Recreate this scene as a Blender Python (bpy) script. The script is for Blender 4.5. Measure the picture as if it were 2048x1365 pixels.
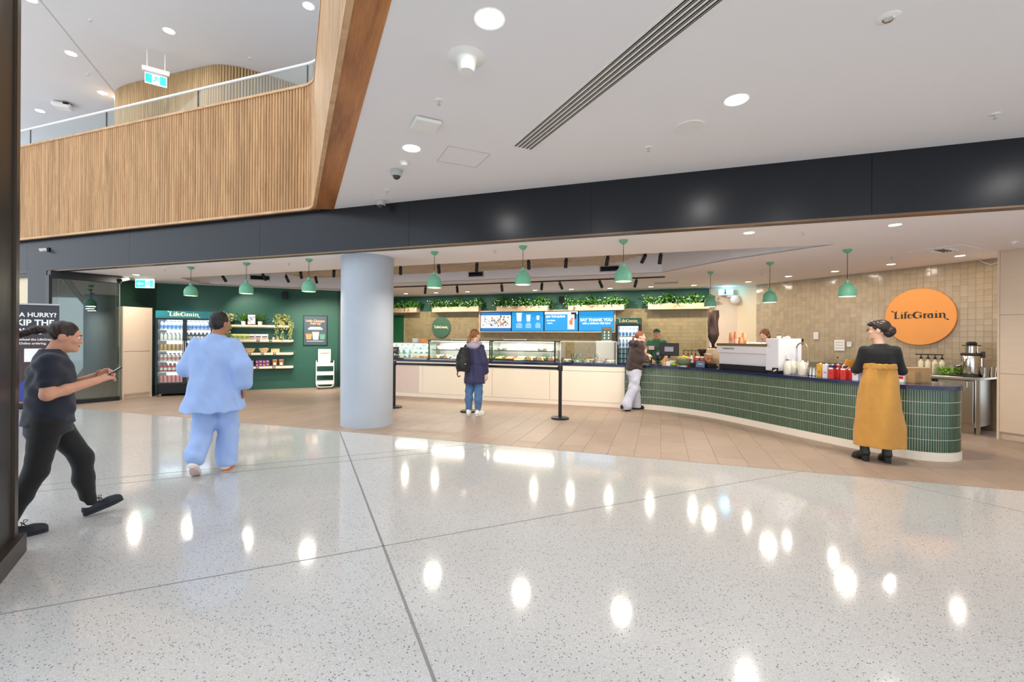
import bpy, math, random
import numpy as np
from mathutils import Vector, Matrix, geometry
random.seed(7)
PI = math.pi
for o in list(bpy.data.objects):
    bpy.data.objects.remove(o)
SC = bpy.context.scene
COL = SC.collection

# ------------------------------------------------------------------ camera, world, exposure
F, CX, CY, ROLL, H = 890.0, 1024.0, 675.5, 0.006, 1.5      # pixels of the 2048x1365 frame; eye height in metres
cam_d = bpy.data.cameras.new('camera')
cam_d.sensor_width = 36.0
cam_d.lens = F / 2048 * 36.0
cam_d.shift_y = -(682.5 - CY) / 2048
cam_d.clip_start = 0.05
cam_d.clip_end = 200
cam = bpy.data.objects.new('camera', cam_d)
COL.objects.link(cam)
cam.matrix_world = Matrix.Translation((0, 0, H)) @ Matrix.Rotation(PI / 2, 4, 'X') @ Matrix.Rotation(ROLL, 4, 'Z')
SC.camera = cam

wd = bpy.data.worlds.new('daylight')
SC.world = wd
wd.use_nodes = True
_bg = wd.node_tree.nodes['Background']
_bg.inputs[0].default_value = (0.84, 0.92, 1.0, 1)
_bg.inputs[1].default_value = 1.7
SC.view_settings.view_transform = 'Standard'
SC.view_settings.look = 'None'
SC.view_settings.gamma = 1
SC.view_settings.use_curve_mapping = False
SC.view_settings.exposure = 0.12
SC.cycles.use_denoising = True
SC.cycles.max_bounces = 7
SC.cycles.diffuse_bounces = 3
SC.cycles.glossy_bounces = 4
SC.cycles.transmission_bounces = 8
SC.cycles.transparent_max_bounces = 16
SC.cycles.sample_clamp_indirect = 6
SC.cycles.caustics_reflective = False
SC.cycles.caustics_refractive = False

# ------------------------------------------------------------------ pixel helpers (direction from pixel, distance from the surface touched)
_c, _s = math.cos(ROLL), math.sin(ROLL)
def ray(px, py):
    dx, dy = px - CX, py - CY
    return Vector(((dx * _c + dy * _s) / F, 1.0, -(-dx * _s + dy * _c) / F))
def gp(px, py, z=0.0):
    r = ray(px, py)
    t = (z - H) / r.z
    return Vector((r.x * t, r.y * t, z))
def yp(px, py, Y):
    r = ray(px, py)
    return Vector((r.x * Y, Y, H + r.z * Y))
def V2(a): return Vector((a[0], a[1]))
class Wall:
    """vertical plane: o = left end (seen from the room), d = unit direction to the right, n = normal towards the room"""
    def __init__(s, a, b):
        s.a, s.b = V2(a), V2(b)
        s.d = (s.b - s.a).normalized()
        s.L = (s.b - s.a).length
        s.n = Vector((s.d.y, -s.d.x))
        s.rz = math.atan2(s.d.y, s.d.x)
    def hit(s, px, py, off=0.0):
        r = ray(px, py)
        o = s.a + s.n * off
        t = o.dot(s.n) / Vector((r.x, r.y)).dot(s.n)
        p = Vector((r.x * t, r.y * t))
        return (p - s.a).dot(s.d), H + r.z * t
    def P(s, u, off=0.0, z=0.0):
        p = s.a + s.d * u + s.n * off
        return Vector((p.x, p.y, z))

# ------------------------------------------------------------------ mesh builder
class MB:
    def __init__(s):
        s.v, s.f, s.m = [], [], []
    def add(s, vs, fs, mi=0):
        k = len(s.v)
        s.v.extend([tuple(v) for v in vs])
        s.f.extend([tuple(i + k for i in f) for f in fs])
        s.m.extend([mi] * len(fs))
        return s
    def box(s, c, size, rz=0.0, bev=0.0, R=None, mi=0):
        hx, hy, hz = size[0] / 2, size[1] / 2, size[2] / 2
        if bev <= 0:
            vs = [Vector((x * hx, y * hy, z * hz)) for z in (-1, 1) for y in (-1, 1) for x in (-1, 1)]
            fs = [(0, 2, 3, 1), (4, 5, 7, 6), (0, 1, 5, 4), (1, 3, 7, 5), (3, 2, 6, 7), (2, 0, 4, 6)]
        else:
            b = min(bev, hx * .9, hy * .9, hz * .9)
            vs, idx = [], {}
            for sx in (-1, 1):
                for sy in (-1, 1):
                    for sz in (-1, 1):
                        for ax in range(3):
                            p = [sx * (hx - b), sy * (hy - b), sz * (hz - b)]
                            p[ax] = (sx * hx, sy * hy, sz * hz)[ax]
                            idx[(sx, sy, sz, ax)] = len(vs)
                            vs.append(Vector(p))
            fs = []
            I = idx
            for g in (-1, 1):
                for ax in range(3):
                    q = []
                    for (a, b2) in ((-1, -1), (1, -1), (1, 1), (-1, 1)):
                        k = [0, 0, 0]; k[ax] = g; k[(ax + 1) % 3] = a; k[(ax + 2) % 3] = b2
                        q.append(I[(k[0], k[1], k[2], ax)])
                    fs.append(tuple(q if g > 0 else q[::-1]))
            for ax in range(3):          # edge chamfers run along ax
                a1, a2 = (ax + 1) % 3, (ax + 2) % 3
                for g1 in (-1, 1):
                    for g2 in (-1, 1):
                        def K(e, w):
                            k = [0, 0, 0]; k[ax] = e; k[a1] = g1; k[a2] = g2
                            return I[(k[0], k[1], k[2], w)]
                        q = (K(-1, a1), K(1, a1), K(1, a2), K(-1, a2))
                        fs.append(q if g1 * g2 < 0 else q[::-1])
            for sx in (-1, 1):
                for sy in (-1, 1):
                    for sz in (-1, 1):
                        q = (I[(sx, sy, sz, 0)], I[(sx, sy, sz, 1)], I[(sx, sy, sz, 2)])
                        fs.append(q if sx * sy * sz > 0 else q[::-1])
        M = R if R is not None else Matrix.Rotation(rz, 3, 'Z')
        c = Vector(c)
        return s.add([M @ v + c for v in vs], fs, mi)
    def cyl(s, p0, p1, r0, r1=None, seg=16, caps=True, mi=0):
        r1 = r0 if r1 is None else r1
        p0, p1 = Vector(p0), Vector(p1)
        ax = (p1 - p0).normalized()
        t = Vector((0, 0, 1)) if abs(ax.z) < .9 else Vector((1, 0, 0))
        a = ax.cross(t).normalized(); b = ax.cross(a)
        vs = []
        for p, r in ((p0, r0), (p1, r1)):
            for i in range(seg):
                w = 2 * PI * i / seg
                vs.append(p + a * (r * math.cos(w)) + b * (r * math.sin(w)))
        fs = [(i, (i + 1) % seg, seg + (i + 1) % seg, seg + i) for i in range(seg)]
        fs = [f[::-1] for f in fs]
        if caps:
            fs.append(tuple(range(seg))); fs.append(tuple(range(2 * seg - 1, seg - 1, -1)))
        return s.add(vs, fs, mi)
    def lathe(s, prof, c=(0, 0, 0), seg=20, mi=0, sx=1.0, sy=1.0, a0=0.0, a1=2 * PI):
        """prof: list of (r, z) from bottom to top"""
        c = Vector(c); vs = []; full = abs(a1 - a0 - 2 * PI) < 1e-6
        n = seg if full else seg + 1
        for r, z in prof:
            for i in range(n):
                w = a0 + (a1 - a0) * i / seg
                vs.append(c + Vector((r * math.cos(w) * sx, r * math.sin(w) * sy, z)))
        fs = []
        for j in range(len(prof) - 1):
            for i in range(seg):
                i2 = (i + 1) % n
                fs.append((j * n + i, j * n + i2, (j + 1) * n + i2, (j + 1) * n + i))
        if full:
            if prof[0][0] > 1e-5: fs.append(tuple(range(n - 1, -1, -1)))
            if prof[-1][0] > 1e-5: fs.append(tuple((len(prof) - 1) * n + i for i in range(n)))
        return s.add(vs, fs, mi)
    def tube(s, pts, r, seg=8, mi=0, closed=False):
        pts = [Vector(p) for p in pts]
        n = len(pts); rs = r if isinstance(r, (list, tuple)) else [r] * n
        vs = []; up = None
        for i, p in enumerate(pts):
            if closed: d = (pts[(i + 1) % n] - pts[i - 1]).normalized()
            else: d = (pts[min(i + 1, n - 1)] - pts[max(i - 1, 0)]).normalized()
            if up is None:
                t = Vector((0, 0, 1)) if abs(d.z) < .9 else Vector((1, 0, 0))
                a = d.cross(t).normalized()
            else:
                a = (up - d * up.dot(d)).normalized()
            up = a; b = d.cross(a)
            for k in range(seg):
                w = 2 * PI * k / seg
                vs.append(p + a * (rs[i] * math.cos(w)) + b * (rs[i] * math.sin(w)))
        fs = []
        for i in range(n if closed else n - 1):
            j = (i + 1) % n
            for k in range(seg):
                k2 = (k + 1) % seg
                fs.append((i * seg + k, i * seg + k2, j * seg + k2, j * seg + k))
        if not closed:
            fs.append(tuple(range(seg - 1, -1, -1))); fs.append(tuple((n - 1) * seg + k for k in range(seg)))
        return s.add(vs, fs, mi)
    def prism(s, poly, z0, z1, mi=0, holes=(), top=True, bottom=True):
        """vertical prism over a 2D outline (counter-clockwise), with holes"""
        loops = [[V2(p) for p in poly]] + [[V2(p) for p in h] for h in holes]
        def area(l): return sum(l[i].x * l[(i + 1) % len(l)].y - l[(i + 1) % len(l)].x * l[i].y for i in range(len(l)))
        loops = [l if (area(l) > 0) == (k == 0) else l[::-1] for k, l in enumerate(loops)]
        flat = [p for l in loops for p in l]
        tri = geometry.tessellate_polygon([[Vector((p.x, p.y, 0)) for p in l] for l in loops])
        n = len(flat)
        vs = [(p.x, p.y, z0) for p in flat] + [(p.x, p.y, z1) for p in flat]
        fs = []
        for t in tri:
            a, b, c = (flat[i] for i in t)
            cr = (b.x - a.x) * (c.y - a.y) - (b.y - a.y) * (c.x - a.x)
            if abs(cr) < 1e-12: continue
            t = t if cr > 0 else t[::-1]
            if top: fs.append(tuple(i + n for i in t))
            if bottom: fs.append(tuple(t[::-1]))
        k = 0
        for l in loops:
            m = len(l)
            for i in range(m):
                a, b = k + i, k + (i + 1) % m
                fs.append((a, b, b + n, a + n))
            k += m
        return s.add(vs, fs, mi)
    def strip(s, pts, w, z0, z1, mi=0):
        """upright ribbon wall along 2D points, thickness w to the left of the path"""
        L = [V2(p) for p in pts]; n = len(L); off = []
        for i in range(n):
            d = (L[min(i + 1, n - 1)] - L[max(i - 1, 0)]).normalized()
            off.append(L[i] + Vector((-d.y, d.x)) * w)
        vs = []
        for i in range(n):
            vs += [(L[i].x, L[i].y, z0), (L[i].x, L[i].y, z1), (off[i].x, off[i].y, z1), (off[i].x, off[i].y, z0)]
        fs = []
        for i in range(n - 1):
            a, b = 4 * i, 4 * i + 4
            for k in range(4):
                k2 = (k + 1) % 4
                fs.append((a + k, b + k, b + k2, a + k2)[::-1] if w < 0 else (a + k, b + k, b + k2, a + k2))
        fs.append((0, 1, 2, 3)); fs.append((4 * n - 1, 4 * n - 2, 4 * n - 3, 4 * n - 4))
        return s.add(vs, fs, mi)
    def ball(s, c, r, seg=12, rings=8, mi=0, R=None):
        if not isinstance(r, (tuple, list)): r = (r, r, r)
        c = Vector(c); vs = []
        for j in range(rings + 1):
            t = PI * j / rings - PI / 2
            for i in range(seg):
                w = 2 * PI * i / seg
                p = Vector((r[0] * math.cos(t) * math.cos(w), r[1] * math.cos(t) * math.sin(w), r[2] * math.sin(t)))
                vs.append(c + (R @ p if R is not None else p))
        fs = [(j * seg + i, j * seg + (i + 1) % seg, (j + 1) * seg + (i + 1) % seg, (j + 1) * seg + i) for j in range(rings) for i in range(seg)]
        return s.add(vs, fs, mi)
    def xform(s, M):
        s.v = [tuple(M @ Vector(v)) for v in s.v]
        return s
    def mesh(s, name, mats, smooth=False, ang=40):
        me = bpy.data.meshes.new(name)
        me.from_pydata(s.v, [], s.f)
        for m in (mats if isinstance(mats, (list, tuple)) else [mats]):
            me.materials.append(m)
        if any(s.m): me.polygons.foreach_set('material_index', s.m)
        if smooth:
            me.polygons.foreach_set('use_smooth', [True] * len(me.polygons))
            me.set_sharp_from_angle(angle=math.radians(ang))
        me.update()
        return me

def put(o, label=None, cat=None, group=None, kind=None):
    if label: o['label'] = label
    if cat: o['category'] = cat
    if group: o['group'] = group
    if kind: o['kind'] = kind
    return o
def obj(name, me, parent=None, loc=None, rz=0.0):
    o = bpy.data.objects.new(name, me)
    COL.objects.link(o)
    if parent is not None: o.parent = parent
    if loc is not None: o.location = loc
    if rz: o.rotation_euler = (0, 0, rz)
    return o
def thing(name, label, cat, loc=(0, 0, 0), rz=0.0, group=None, kind=None):
    o = obj(name, None, None, loc, rz)
    o.empty_display_size = .1
    return put(o, label, cat, group, kind)
def part(name, mb, mat, parent, smooth=False, label=None, loc=None, rz=0.0, kind=None, ang=40):
    o = obj(name, mb.mesh(name, mat, smooth, ang) if isinstance(mb, MB) else mb, parent, loc, rz)
    return put(o, label, None, None, kind)
def solo(name, mb, mat, label, cat, group=None, smooth=False, loc=None, rz=0.0, kind=None, ang=40):
    o = obj(name, mb.mesh(name, mat, smooth, ang) if isinstance(mb, MB) else mb, None, loc, rz)
    return put(o, label, cat, group, kind)
def copy_tree(o, parent=None):
    c = o.copy(); COL.objects.link(c); c.parent = parent
    for ch in list(o.children): copy_tree(ch, c)
    return c
def lamp(name, typ, loc, energy, color, parent=None, **kw):
    d = bpy.data.lights.new(name, typ)
    d.energy = energy; d.color = color
    for k, v in kw.items(): setattr(d, k, v)
    o = bpy.data.objects.new(name, d); COL.objects.link(o)
    o.location = loc
    if parent is not None: o.parent = parent
    return o

# ------------------------------------------------------------------ materials
def _nt(name):
    m = bpy.data.materials.new(name); m.use_nodes = True
    nt = m.node_tree
    return m, nt, nt.nodes['Principled BSDF']
def N(nt, t, **kw):
    n = nt.nodes.new(t)
    for k, v in kw.items(): setattr(n, k, v)
    return n
def pm(name, col, rough=.5, metal=0.0, var=.06, scale=14.0, bump=0.0, bscale=None, emit=None, es=0.0, coat=0.0, stretch=None,
       trans=0.0, alpha=1.0, ior=1.45, rnd=0.0, spec=None, sheen=0.0):
    """principled material with procedural tone variation (noise), optional relief and per-piece tone (rnd)"""
    m, nt, b = _nt(name)
    L = nt.links.new
    tc = N(nt, 'ShaderNodeTexCoord')
    src = tc.outputs['Object']
    if stretch:
        mp = N(nt, 'ShaderNodeMapping'); mp.inputs['Scale'].default_value = stretch
        L(src, mp.inputs['Vector']); src = mp.outputs['Vector']
    nz = N(nt, 'ShaderNodeTexNoise'); nz.inputs['Scale'].default_value = scale; nz.inputs['Detail'].default_value = 4
    L(src, nz.inputs['Vector'])
    cr = N(nt, 'ShaderNodeValToRGB')
    c = Vector(col[:3])
    cr.color_ramp.elements[0].position = .3; cr.color_ramp.elements[1].position = .7
    cr.color_ramp.elements[0].color = (*[max(0, x * (1 - var)) for x in c], 1)
    cr.color_ramp.elements[1].color = (*[min(1, x * (1 + var)) for x in c], 1)
    L(nz.outputs['Fac'], cr.inputs['Fac'])
    out = cr.outputs['Color']
    if rnd > 0:
        ge = N(nt, 'ShaderNodeNewGeometry'); oi = N(nt, 'ShaderNodeObjectInfo')
        ad = N(nt, 'ShaderNodeMath', operation='ADD'); L(ge.outputs['Random Per Island'], ad.inputs[0]); L(oi.outputs['Random'], ad.inputs[1])
        fr = N(nt, 'ShaderNodeMath', operation='FRACT'); L(ad.outputs[0], fr.inputs[0])
        mr = N(nt, 'ShaderNodeMapRange'); mr.inputs['To Min'].default_value = 1 - rnd; mr.inputs['To Max'].default_value = 1 + rnd
        L(fr.outputs[0], mr.inputs['Value'])
        hs = N(nt, 'ShaderNodeHueSaturation'); L(out, hs.inputs['Color']); L(mr.outputs['Result'], hs.inputs['Value'])
        out = hs.outputs['Color']
    L(out, b.inputs['Base Color'])
    b.inputs['Roughness'].default_value = rough
    b.inputs['Metallic'].default_value = metal
    b.inputs['IOR'].default_value = ior
    if spec is not None: b.inputs['Specular IOR Level'].default_value = spec
    b.inputs['Coat Weight'].default_value = coat
    b.inputs['Coat Roughness'].default_value = .08
    b.inputs['Sheen Weight'].default_value = sheen
    b.inputs['Transmission Weight'].default_value = trans
    b.inputs['Alpha'].default_value = alpha
    if emit:
        b.inputs['Emission Color'].default_value = (*emit[:3], 1); b.inputs['Emission Strength'].default_value = es
    if bump > 0:
        n2 = N(nt, 'ShaderNodeTexNoise'); n2.inputs['Scale'].default_value = bscale or scale * 4; n2.inputs['Detail'].default_value = 3
        L(src, n2.inputs['Vector'])
        bp = N(nt, 'ShaderNodeBump'); bp.inputs['Strength'].default_value = bump; bp.inputs['Distance'].default_value = .01
        L(n2.outputs['Fac'], bp.inputs['Height']); L(bp.outputs['Normal'], b.inputs['Normal'])
    return m
def srgb(r, g, b):
    f = lambda c: (c / 255 / 12.92) if c / 255 <= .04045 else ((c / 255 + .055) / 1.055) ** 2.4
    return (f(r), f(g), f(b))
def wood(name, c1, c2, rough=.5, scale=3.0, stretch=(1, 1, .08), rnd=.0, coat=0.0):
    m, nt, b = _nt(name); L = nt.links.new
    tc = N(nt, 'ShaderNodeTexCoord'); mp = N(nt, 'ShaderNodeMapping'); mp.inputs['Scale'].default_value = stretch
    oi = N(nt, 'ShaderNodeObjectInfo')
    off = N(nt, 'ShaderNodeVectorMath', operation='SCALE'); off.inputs[0].default_value = (7, 5, 3)
    L(oi.outputs['Random'], off.inputs['Scale'])
    av = N(nt, 'ShaderNodeVectorMath', operation='ADD'); L(tc.outputs['Object'], av.inputs[0]); L(off.outputs[0], av.inputs[1])
    L(av.outputs[0], mp.inputs['Vector'])
    nz = N(nt, 'ShaderNodeTexNoise'); nz.inputs['Scale'].default_value = scale; nz.inputs['Detail'].default_value = 5; nz.inputs['Distortion'].default_value = 1.2
    L(mp.outputs['Vector'], nz.inputs['Vector'])
    n3 = N(nt, 'ShaderNodeTexNoise'); n3.inputs['Scale'].default_value = scale * 14; n3.inputs['Detail'].default_value = 3
    L(mp.outputs['Vector'], n3.inputs['Vector'])
    mx = N(nt, 'ShaderNodeMath', operation='MULTIPLY_ADD'); mx.inputs[1].default_value = .35; L(n3.outputs['Fac'], mx.inputs[0]); L(nz.outputs['Fac'], mx.inputs[2])
    cr = N(nt, 'ShaderNodeValToRGB'); cr.color_ramp.elements[0].position = .45; cr.color_ramp.elements[1].position = .85
    cr.color_ramp.elements[0].color = (*c1, 1); cr.color_ramp.elements[1].color = (*c2, 1)
    L(mx.outputs[0], cr.inputs['Fac']); out = cr.outputs['Color']
    if rnd:
        ge = N(nt, 'ShaderNodeNewGeometry')
        ad = N(nt, 'ShaderNodeMath', operation='ADD'); L(ge.outputs['Random Per Island'], ad.inputs[0]); L(oi.outputs['Random'], ad.inputs[1])
        fr = N(nt, 'ShaderNodeMath', operation='FRACT'); L(ad.outputs[0], fr.inputs[0])
        mr = N(nt, 'ShaderNodeMapRange'); mr.inputs['To Min'].default_value = 1 - rnd; mr.inputs['To Max'].default_value = 1 + rnd
        L(fr.outputs[0], mr.inputs['Value'])
        hs = N(nt, 'ShaderNodeHueSaturation'); L(out, hs.inputs['Color']); L(mr.outputs['Result'], hs.inputs['Value']); out = hs.outputs['Color']
    L(out, b.inputs['Base Color']); b.inputs['Roughness'].default_value = rough; b.inputs['Coat Weight'].default_value = coat
    return m
def glow(name, col, strength):
    m, nt, b = _nt(name)
    b.inputs['Base Color'].default_value = (*[c * .25 for c in col[:3]], 1)
    b.inputs['Emission Color'].default_value = (*col[:3], 1)
    nz = N(nt, 'ShaderNodeTexNoise'); nz.inputs['Scale'].default_value = 3
    mr = N(nt, 'ShaderNodeMapRange'); mr.inputs['To Min'].default_value = strength * .97; mr.inputs['To Max'].default_value = strength * 1.03
    nt.links.new(nz.outputs['Fac'], mr.inputs['Value']); nt.links.new(mr.outputs['Result'], b.inputs['Emission Strength'])
    return m
def glass(name, col=(1, 1, 1), rough=0.0, mirror=.12, tint=.9):
    """thin pane: see-through with fresnel reflection (no refraction, as a thin sheet)"""
    m = bpy.data.materials.new(name); m.use_nodes = True; nt = m.node_tree
    for n in list(nt.nodes): nt.nodes.remove(n)
    L = nt.links.new
    o = N(nt, 'ShaderNodeOutputMaterial'); mx = N(nt, 'ShaderNodeMixShader'); tr = N(nt, 'ShaderNodeBsdfTransparent'); gl = N(nt, 'ShaderNodeBsdfGlossy')
    tr.inputs[0].default_value = (*[c * tint for c in col], 1); gl.inputs['Roughness'].default_value = rough
    fr = N(nt, 'ShaderNodeLayerWeight'); fr.inputs['Blend'].default_value = .5
    pw = N(nt, 'ShaderNodeMath', operation='POWER'); pw.inputs[1].default_value = 4.5; L(fr.outputs['Facing'], pw.inputs[0])
    ad = N(nt, 'ShaderNodeMath', operation='MULTIPLY_ADD'); ad.inputs[1].default_value = .8; ad.inputs[2].default_value = mirror + .02; ad.use_clamp = True
    L(pw.outputs[0], ad.inputs[0]); L(ad.outputs[0], mx.inputs[0]); L(tr.outputs[0], mx.inputs[1]); L(gl.outputs[0], mx.inputs[2]); L(mx.outputs[0], o.inputs['Surface'])
    return m

def terrazzo():
    m, nt, b = _nt('terrazzo'); L = nt.links.new
    tc = N(nt, 'ShaderNodeTexCoord')
    base = N(nt, 'ShaderNodeTexNoise'); base.inputs['Scale'].default_value = .5; base.inputs['Detail'].default_value = 3; L(tc.outputs['Object'], base.inputs['Vector'])
    cr = N(nt, 'ShaderNodeValToRGB'); cr.color_ramp.elements[0].position = .35; cr.color_ramp.elements[1].position = .65
    cr.color_ramp.elements[0].color = (.50, .49, .475, 1); cr.color_ramp.elements[1].color = (.555, .55, .54, 1)
    L(base.outputs['Fac'], cr.inputs['Fac'])
    out = cr.outputs['Color']
    for sc, thr, col, amt in ((150, .60, (.33, .31, .30), .85), (230, .56, (.40, .38, .36), .7), (190, .62, (.85, .84, .82), .6), (90, .86, (.10, .095, .09), .9)):
        v = N(nt, 'ShaderNodeTexVoronoi'); v.inputs['Scale'].default_value = sc; L(tc.outputs['Object'], v.inputs['Vector'])
        sp = N(nt, 'ShaderNodeSeparateColor'); L(v.outputs['Color'], sp.inputs[0])
        g = N(nt, 'ShaderNodeMath', operation='GREATER_THAN'); g.inputs[1].default_value = thr; L(sp.outputs[0], g.inputs[0])
        d = N(nt, 'ShaderNodeMath', operation='LESS_THAN'); d.inputs[1].default_value = .36; L(v.outputs['Distance'], d.inputs[0])
        mu = N(nt, 'ShaderNodeMath', operation='MULTIPLY'); L(g.outputs[0], mu.inputs[0]); L(d.outputs[0], mu.inputs[1])
        m2 = N(nt, 'ShaderNodeMath', operation='MULTIPLY'); m2.inputs[1].default_value = amt; L(mu.outputs[0], m2.inputs[0])
        mx = N(nt, 'ShaderNodeMix', data_type='RGBA'); L(m2.outputs[0], mx.inputs['Factor']); L(out, mx.inputs['A']); mx.inputs['B'].default_value = (*col, 1)
        out = mx.outputs['Result']
    L(out, b.inputs['Base Color']); b.inputs['Roughness'].default_value = .5
    b.inputs['Specular IOR Level'].default_value = .3
    b.inputs['Coat Weight'].default_value = 1.0; b.inputs['Coat Roughness'].default_value = .085; b.inputs['Coat IOR'].default_value = 1.5
    return m

M = {}
M['terrazzo'] = terrazzo()
M['joint'] = pm('floor_joint_metal', srgb(128, 127, 125), .4, .0)
M['stone'] = pm('stone_floor_tile', srgb(162, 141, 124), .42, var=.07, scale=4, stretch=(1, 6, 1), rnd=.06, bump=.05)
M['grout_floor'] = pm('floor_grout', srgb(150, 130, 113), .8)
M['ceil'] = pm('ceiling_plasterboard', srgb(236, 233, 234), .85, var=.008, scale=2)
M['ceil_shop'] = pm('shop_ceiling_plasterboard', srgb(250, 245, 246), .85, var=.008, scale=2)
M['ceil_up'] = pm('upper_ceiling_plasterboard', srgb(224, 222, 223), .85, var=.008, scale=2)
M['fascia'] = pm('charcoal_panel', srgb(29, 32, 38), .27, var=.03, scale=3, spec=.42)
M['fascia_lip'] = pm('bronze_track', srgb(120, 100, 84), .3, .8)
M['black'] = pm('matt_black_metal', srgb(22, 22, 24), .45)
M['black_gloss'] = pm('black_plastic', srgb(16, 16, 18), .25)
M['slat'] = wood('oak_batten', srgb(172, 128, 86), srgb(214, 172, 124), .45, 2.5, (6, 6, .35), rnd=.10)
M['slat_back'] = pm('batten_backing', srgb(96, 66, 42), .7)
M['slat_up'] = wood('pale_oak_batten', srgb(176, 144, 102), srgb(208, 178, 134), .5, 2.5, (6, 6, .35), rnd=.08)
M['slat_back_up'] = pm('upper_batten_backing', srgb(120, 96, 66), .7)
M['trim_wood'] = wood('oak_trim', srgb(186, 142, 100), srgb(216, 176, 130), .45, 3, (1, 1, 1))
M['soffit'] = wood('brown_oak_veneer', srgb(140, 84, 42), srgb(196, 130, 72), .4, 1.3, (.35, 4, 1))
M['concrete'] = pm('pale_concrete', srgb(180, 188, 198), .6, var=.03, scale=3, bump=.04, bscale=30)
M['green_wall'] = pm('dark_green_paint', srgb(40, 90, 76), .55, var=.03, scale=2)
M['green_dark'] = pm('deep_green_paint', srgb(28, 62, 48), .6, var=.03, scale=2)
M['green_door'] = pm('green_door_paint', srgb(30, 92, 56), .45)
M['tile_back'] = pm('olive_glazed_tile', srgb(158, 142, 104), .28, var=.08, scale=9, bump=.06, bscale=22, rnd=.10)
M['grout_back'] = pm('tile_grout', srgb(176, 164, 132), .85)
M['tile_right'] = pm('beige_glazed_tile', srgb(186, 168, 142), .16, var=.06, scale=9, bump=.10, bscale=14, rnd=.07)
M['grout_right'] = pm('beige_grout', srgb(176, 160, 136), .85)
M['cream'] = pm('cream_paint', srgb(232, 214, 182), .7, var=.015)
M['lilac_cream'] = pm('pale_paint', srgb(226, 206, 184), .7, var=.015)
M['laminate'] = pm('cream_laminate', srgb(222, 200, 176), .45, var=.02, scale=3, stretch=(1, 1, 8))
M['laminate_kick'] = pm('cream_kick', srgb(206, 186, 164), .5)
M['counter_white'] = pm('cream_counter_panel', srgb(243, 232, 212), .42, var=.012, scale=3)
M['counter_pink'] = pm('blush_counter_panel', srgb(224, 204, 194), .42, var=.02)
M['kick'] = pm('pale_kickboard', srgb(240, 228, 212), .4, var=.012)
M['finger'] = pm('green_finger_tile', srgb(54, 84, 64), .14, var=.12, scale=20, rnd=.16)
M['finger_grout'] = pm('pale_tile_grout', srgb(206, 208, 188), .8)
M['navy'] = pm('navy_stone_top', srgb(36, 44, 78), .12, var=.05, scale=60)
M['planter'] = wood('pale_planter_wood', srgb(200, 172, 140), srgb(226, 202, 172), .5, 2, (.4, 4, 4))
M['shelf'] = pm('cream_shelf', srgb(240, 226, 200), .45)
M['steel'] = pm('brushed_steel', srgb(176, 168, 156), .28, 1.0, var=.05, scale=30, stretch=(1, 1, 12))
M['chrome'] = pm('polished_steel', srgb(205, 202, 196), .12, 1.0, var=.02)
M['white'] = pm('white_plastic', srgb(238, 236, 232), .4, var=.01)
M['white_metal'] = pm('white_powder_coat', srgb(240, 240, 240), .35, var=.01)
M['grey_plastic'] = pm('grey_plastic', srgb(188, 186, 186), .4, var=.02)
M['ceramic'] = pm('white_ceramic', srgb(244, 240, 232), .2, var=.01)
M['green_metal'] = pm('sage_green_metal', srgb(112, 178, 146), .4, var=.03)
M['lamp_in'] = glow('pendant_diffuser', (1.0, .86, .62), 9.0)
M['down'] = glow('downlight_lens', (1.0, .96, .90), 14.0)
M['down_warm'] = glow('warm_downlight_lens', (1.0, .86, .66), 9.0)
M['fairy'] = glow('fairy_light', (.80, .92, 1.0), 5.0)
M['led'] = glow('led_strip', (1.0, .93, .80), 9.0)
M['glass'] = glass('clear_glass', (.97, 1, .98), 0, .02, .97)
M['glass_green'] = glass('green_edge_glass', (.74, .86, .82), 0, .16, .88)
M['glass_edge'] = pm('glass_edge', srgb(130, 170, 160), .1, var=.05)
M['glass_bal'] = glass('balustrade_glass', (.95, .98, .97), 0, .03, .98)
M['cord'] = pm('black_cable', srgb(30, 30, 30), .6)
# ================================================================== STRUCTURE
ZC, ZO, ZU = 2.857, 3.53, 8.0              # shop ceiling, hall ceiling, upper ceiling
UA = math.atan(-0.333)
U = Vector((math.cos(UA), math.sin(UA))); Vn = Vector((-math.sin(UA), math.cos(UA)))   # along / into the shop
def lineY(X): return 7.08 - 0.333 * (X + 2.84)       # shopfront line
O0 = Vector((-2.84, 7.08))
def UV(s, t): return O0 + U * s + Vn * t
def sx(X): return (X - O0.x) / U.x                   # s of a point on the shopfront line with this X

def S(name, mb, mat, label, cat, smooth=False, parent=None, w=None):
    if w is not None:                      # a wall keeps its own frame: x along it, y through it
        fr = Matrix.Translation((w.a.x, w.a.y, 0)) @ Matrix.Rotation(w.rz, 4, 'Z')
        mb.xform(fr.inverted())
    o = obj(name, mb.mesh(name, mat, smooth), parent)
    if w is not None: o.location = (w.a.x, w.a.y, 0); o.rotation_euler = (0, 0, w.rz)
    return put(o, label, cat, None, 'structure')

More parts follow.
